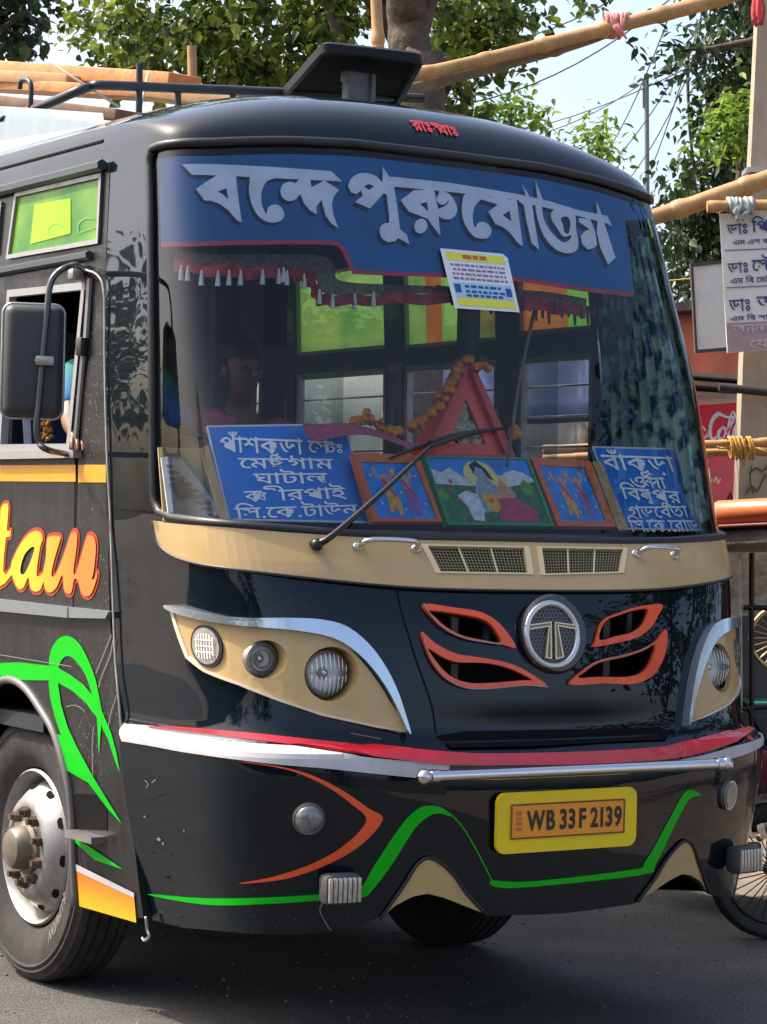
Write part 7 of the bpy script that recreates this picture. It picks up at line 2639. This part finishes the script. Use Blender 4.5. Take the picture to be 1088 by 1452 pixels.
# drooping dark sprigs in the sky at the upper right
D5 = 18.0
tb5 = at(1130, 700, D5)
tb5[2] = 0
tree('thin branch of dark leaflets reaching left into the sky from the right tree', tb5, [tb5, at(1125, 300, D5), at(1118, 60, D5), at(1060, 60, D5), at(990, 70, D5), at(935, 58, D5)], [.08, .07, .05, .03, .015, .004],
     px_clumps([(940, 58, 22, 6, 34), (965, 80, 18, 8, 40), (968, 72, 14, 10, 30), (945, 112, 18, 6, 30), (972, 100, 10, 12, 26)], D5, .2), LEAF2, 0.09, [([at(990, 70, D5), at(978, 100, D5), at(950, 112, D5)], .012, .004)], 0.3, 0.26)
# greenery far behind, closing the view between things
gF = 'trees far down the road'
for k, (x_, y_, h_, rr_, lab) in enumerate(((3.0, 46, 7, 2.6, 'broad far tree straight down the road behind the bus'), (8.5, 30, 6, 2.4, 'far rounded tree behind the shop roofs'), (-8.0, 44, 7, 2.8, 'far tree on the left verge behind the bus'), (12.0, 48, 7, 3.0, 'far tree beyond the shops on the right'), (-13.0, 30, 7, 2.8, 'bushy far tree on the left verge beyond the near ones'), (-4.0, 58, 8, 3.2, 'farthest tree at the left bend of the road'), (17.0, 33, 8, 3.0, 'tall far tree well right of the shops'), (7.0, 62, 8, 3.2, 'farthest tree at the right bend of the road'))):
    cl = [((x_ + random.gauss(0, rr_ * .5), y_ + random.gauss(0, rr_ * .5), h_ * .45 + random.uniform(0, h_ * .5)), (1.3, 1.3, 1.1), 260) for _ in range(14)]
    tree(lab, (x_, y_, 0), [(x_, y_, 0), (x_ + .1, y_, h_ * .3), (x_, y_, h_ * .7)], [.25, .2, .08], cl, LEAF2, 0.22, (), 0.5, 0.45, gF)
# unseen trees and wall around the camera, added for their reflections in paint and glass
gN = 'trees across the road'
for k, (x_, y_, h_) in enumerate(((-15.0, -5.0, 6.0), (-17.5, 4.0, 6.0), (-13.5, -18.0, 6.5), (-4.0, -26.0, 6.5), (9.5, -4.0, 7.5), (8.6, 1.0, 6.5))):
    cl = [((x_ + random.gauss(0, 1.5), y_ + random.gauss(0, 1.5), h_ * .35 + random.uniform(0, h_ * .62)), (1.4, 1.4, 1.1), 200) for _ in range(16)]
    tree('tree %s, mirrored in the bus glass' % ('on the left verge', 'farthest along the left verge', 'behind the photographer on the left', 'straight behind the photographer', 'on the right verge ahead', 'on the right verge nearest the bus')[k],
         (x_, y_, 0), [(x_, y_, 0), (x_ + .1, y_, h_ * .3), (x_, y_, h_ * .8)], [.25, .2, .08], cl, LEAF2, 0.24, (), 0.5, 0.45, gN)
wl_ = thing('reflection_wall', 'long low plastered wall across the road behind the photographer', 'wall', (-9, -18, 0))
mb = MB()  # unseen wall, added so the paint mirrors something dark
mb.box((-13.8, -2, 1.0), (0.25, 44, 2.0))
mb.box((-2, -30, 1.2), (26, 0.25, 2.4))
mb.build('wall_panel', mat('old_plaster', (0.14, 0.12, 0.10), 0.9, noise=0.4, nscale=2, dirt=((0.05, 0.05, 0.04), 0.6)), wl_)


# scratches and scuffs in the paint of the side and the front corner
patches('scratch', NEAR, [[stroke([(96, 1002), (108, 1000), (118, 1005), (122, 1010)], 1.0)], [stroke([(160, 900), (150, 925), (138, 955)], 0.9)], [stroke([(163, 905), (158, 930), (146, 960), (142, 975)], 0.9)],
                          [stroke([(135, 1030), (133, 1060), (134, 1100)], 0.7)], [stroke([(168, 985), (160, 1010), (156, 1030)], 0.8)], [stroke([(0, 928), (60, 938), (104, 945)], 1.0)]], 0.0055, mat('scratch_pale', (0.20, 0.185, 0.165), 0.8), bus, 0.1)
patches('scuff', FRONT, [[stroke([(206, 1106), (211, 1112), (208, 1117)], 1.0)], [stroke([(216, 1110), (222, 1105)], 1.0)], [ell(226, 1190, 3, 2.2, 30, 9)], [ell(206, 1158, 1.6, 1.4, 0, 8)], [ell(232, 1196, 1.5, 2, 0, 8)],
                         [stroke([(497, 1040), (540, 1048)], 1.4)], [stroke([(510, 1052), (552, 1055)], 1.2)], [ell(262, 1178, 1.2, 1.2, 0, 8)], [ell(330, 1064, 2, 1.5, 0, 8)], [ell(265, 1055, 1.8, 1.4, 0, 8)], [ell(405, 1077, 1.6, 1.3, 0, 8)]],
        0.0022, mat('scratch_pale', (0, 0, 0)), bus, 0.02, doff=0.0001)


# separate pieces of one mesh become parts of their own
def islands(ob):
    me = ob.data
    n = len(me.vertices)
    par = list(range(n))

    def find(i):
        while par[i] != i:
            par[i] = par[par[i]]
            i = par[i]
        return i
    for e in me.edges:
        a, b = find(e.vertices[0]), find(e.vertices[1])
        if a != b: par[a] = b
    co = np.array([v.co[:] for v in me.vertices])
    roots = np.array([find(i) for i in range(n)])
    groups = [np.where(roots == r)[0] for r in np.unique(roots)]
    boxes = [(co[g].min(0) - 0.002, co[g].max(0) + 0.002) for g in groups]
    k = len(groups)
    own = list(range(k))
    for _ in range(3):
        for i in range(k):
            for j in range(i):
                if own[i] != own[j] and (boxes[i][0] <= boxes[j][1]).all() and (boxes[j][0] <= boxes[i][1]).all():
                    o_, n_ = own[i], own[j]
                    own = [n_ if q == o_ else q for q in own]
    return [np.concatenate([groups[i] for i in range(k) if own[i] == u]) for u in sorted(set(own))]


for ob in [o for o in COL.objects if o.type == 'MESH' and o.name.split('.')[0] in (
        'grille_post', 'bar_end', 'vent_divider', 'shut_line', 'flame_lip', 'yellow_band', 'hood_crease', 'rain_gutter', 'scratch', 'scuff', 'rule_line', 'pane_print', 'window_channel', 'chassis',
        'bulkhead', 'floor_deck', 'hand_hole', 'driver_partition', 'seat_leg', 'bumper_slot', 'rope', 'eyes', 'nose_and_ears', 'emblem_inlay', 'badge_emblem', 'footer_lettering', 'poster_bottle', 'small_script', 'painted_mark', 'body_tub', 'rim')]:
    if ob.name.split('.')[0] == 'rim' or ob.modifiers: continue
    gs_ = islands(ob)
    if len(gs_) < 2: continue
    me = ob.data
    base = ob.name.split('.')[0]
    for gi, g in enumerate(gs_):
        m_ = {int(v): i for i, v in enumerate(g)}
        m2 = bpy.data.meshes.new(base)
        m2.from_pydata([tuple(me.vertices[int(v)].co) for v in g], [], [tuple(m_[v] for v in p.vertices) for p in me.polygons if p.vertices[0] in m_])
        m2.materials.append(me.materials[0])
        if me.polygons[0].use_smooth:
            m2.polygons.foreach_set('use_smooth', [True] * len(m2.polygons))
            m2.set_sharp_from_angle(angle=rad(40))
        if gi == 0:
            ob.data = m2
        else:
            o2 = bpy.data.objects.new(base, m2)
            COL.objects.link(o2)
            o2.parent = ob.parent
            o2.location = ob.location
            if ob.parent is None:
                for key in ob.keys(): o2[key] = ob[key]

# loose grit on the road
mb = MB()
for k in range(900):
    x_, y_ = random.uniform(-3.5, 3.0), random.uniform(-1.5, 4.5)
    r_ = random.uniform(0.003, 0.009) * (1.6 if random.random() < 0.06 else 1)
    mb.ball((x_, y_, r_ * 0.5), (r_, r_ * random.uniform(.6, 1), r_ * .7), None, 6, 4)
tag(mb.build('road_grit', mat('grit', (0.20, 0.185, 0.16), 0.9, noise=0.5), None, True, 180), 'loose grit lying on the asphalt under and before the bus', 'grit', None, 'stuff')
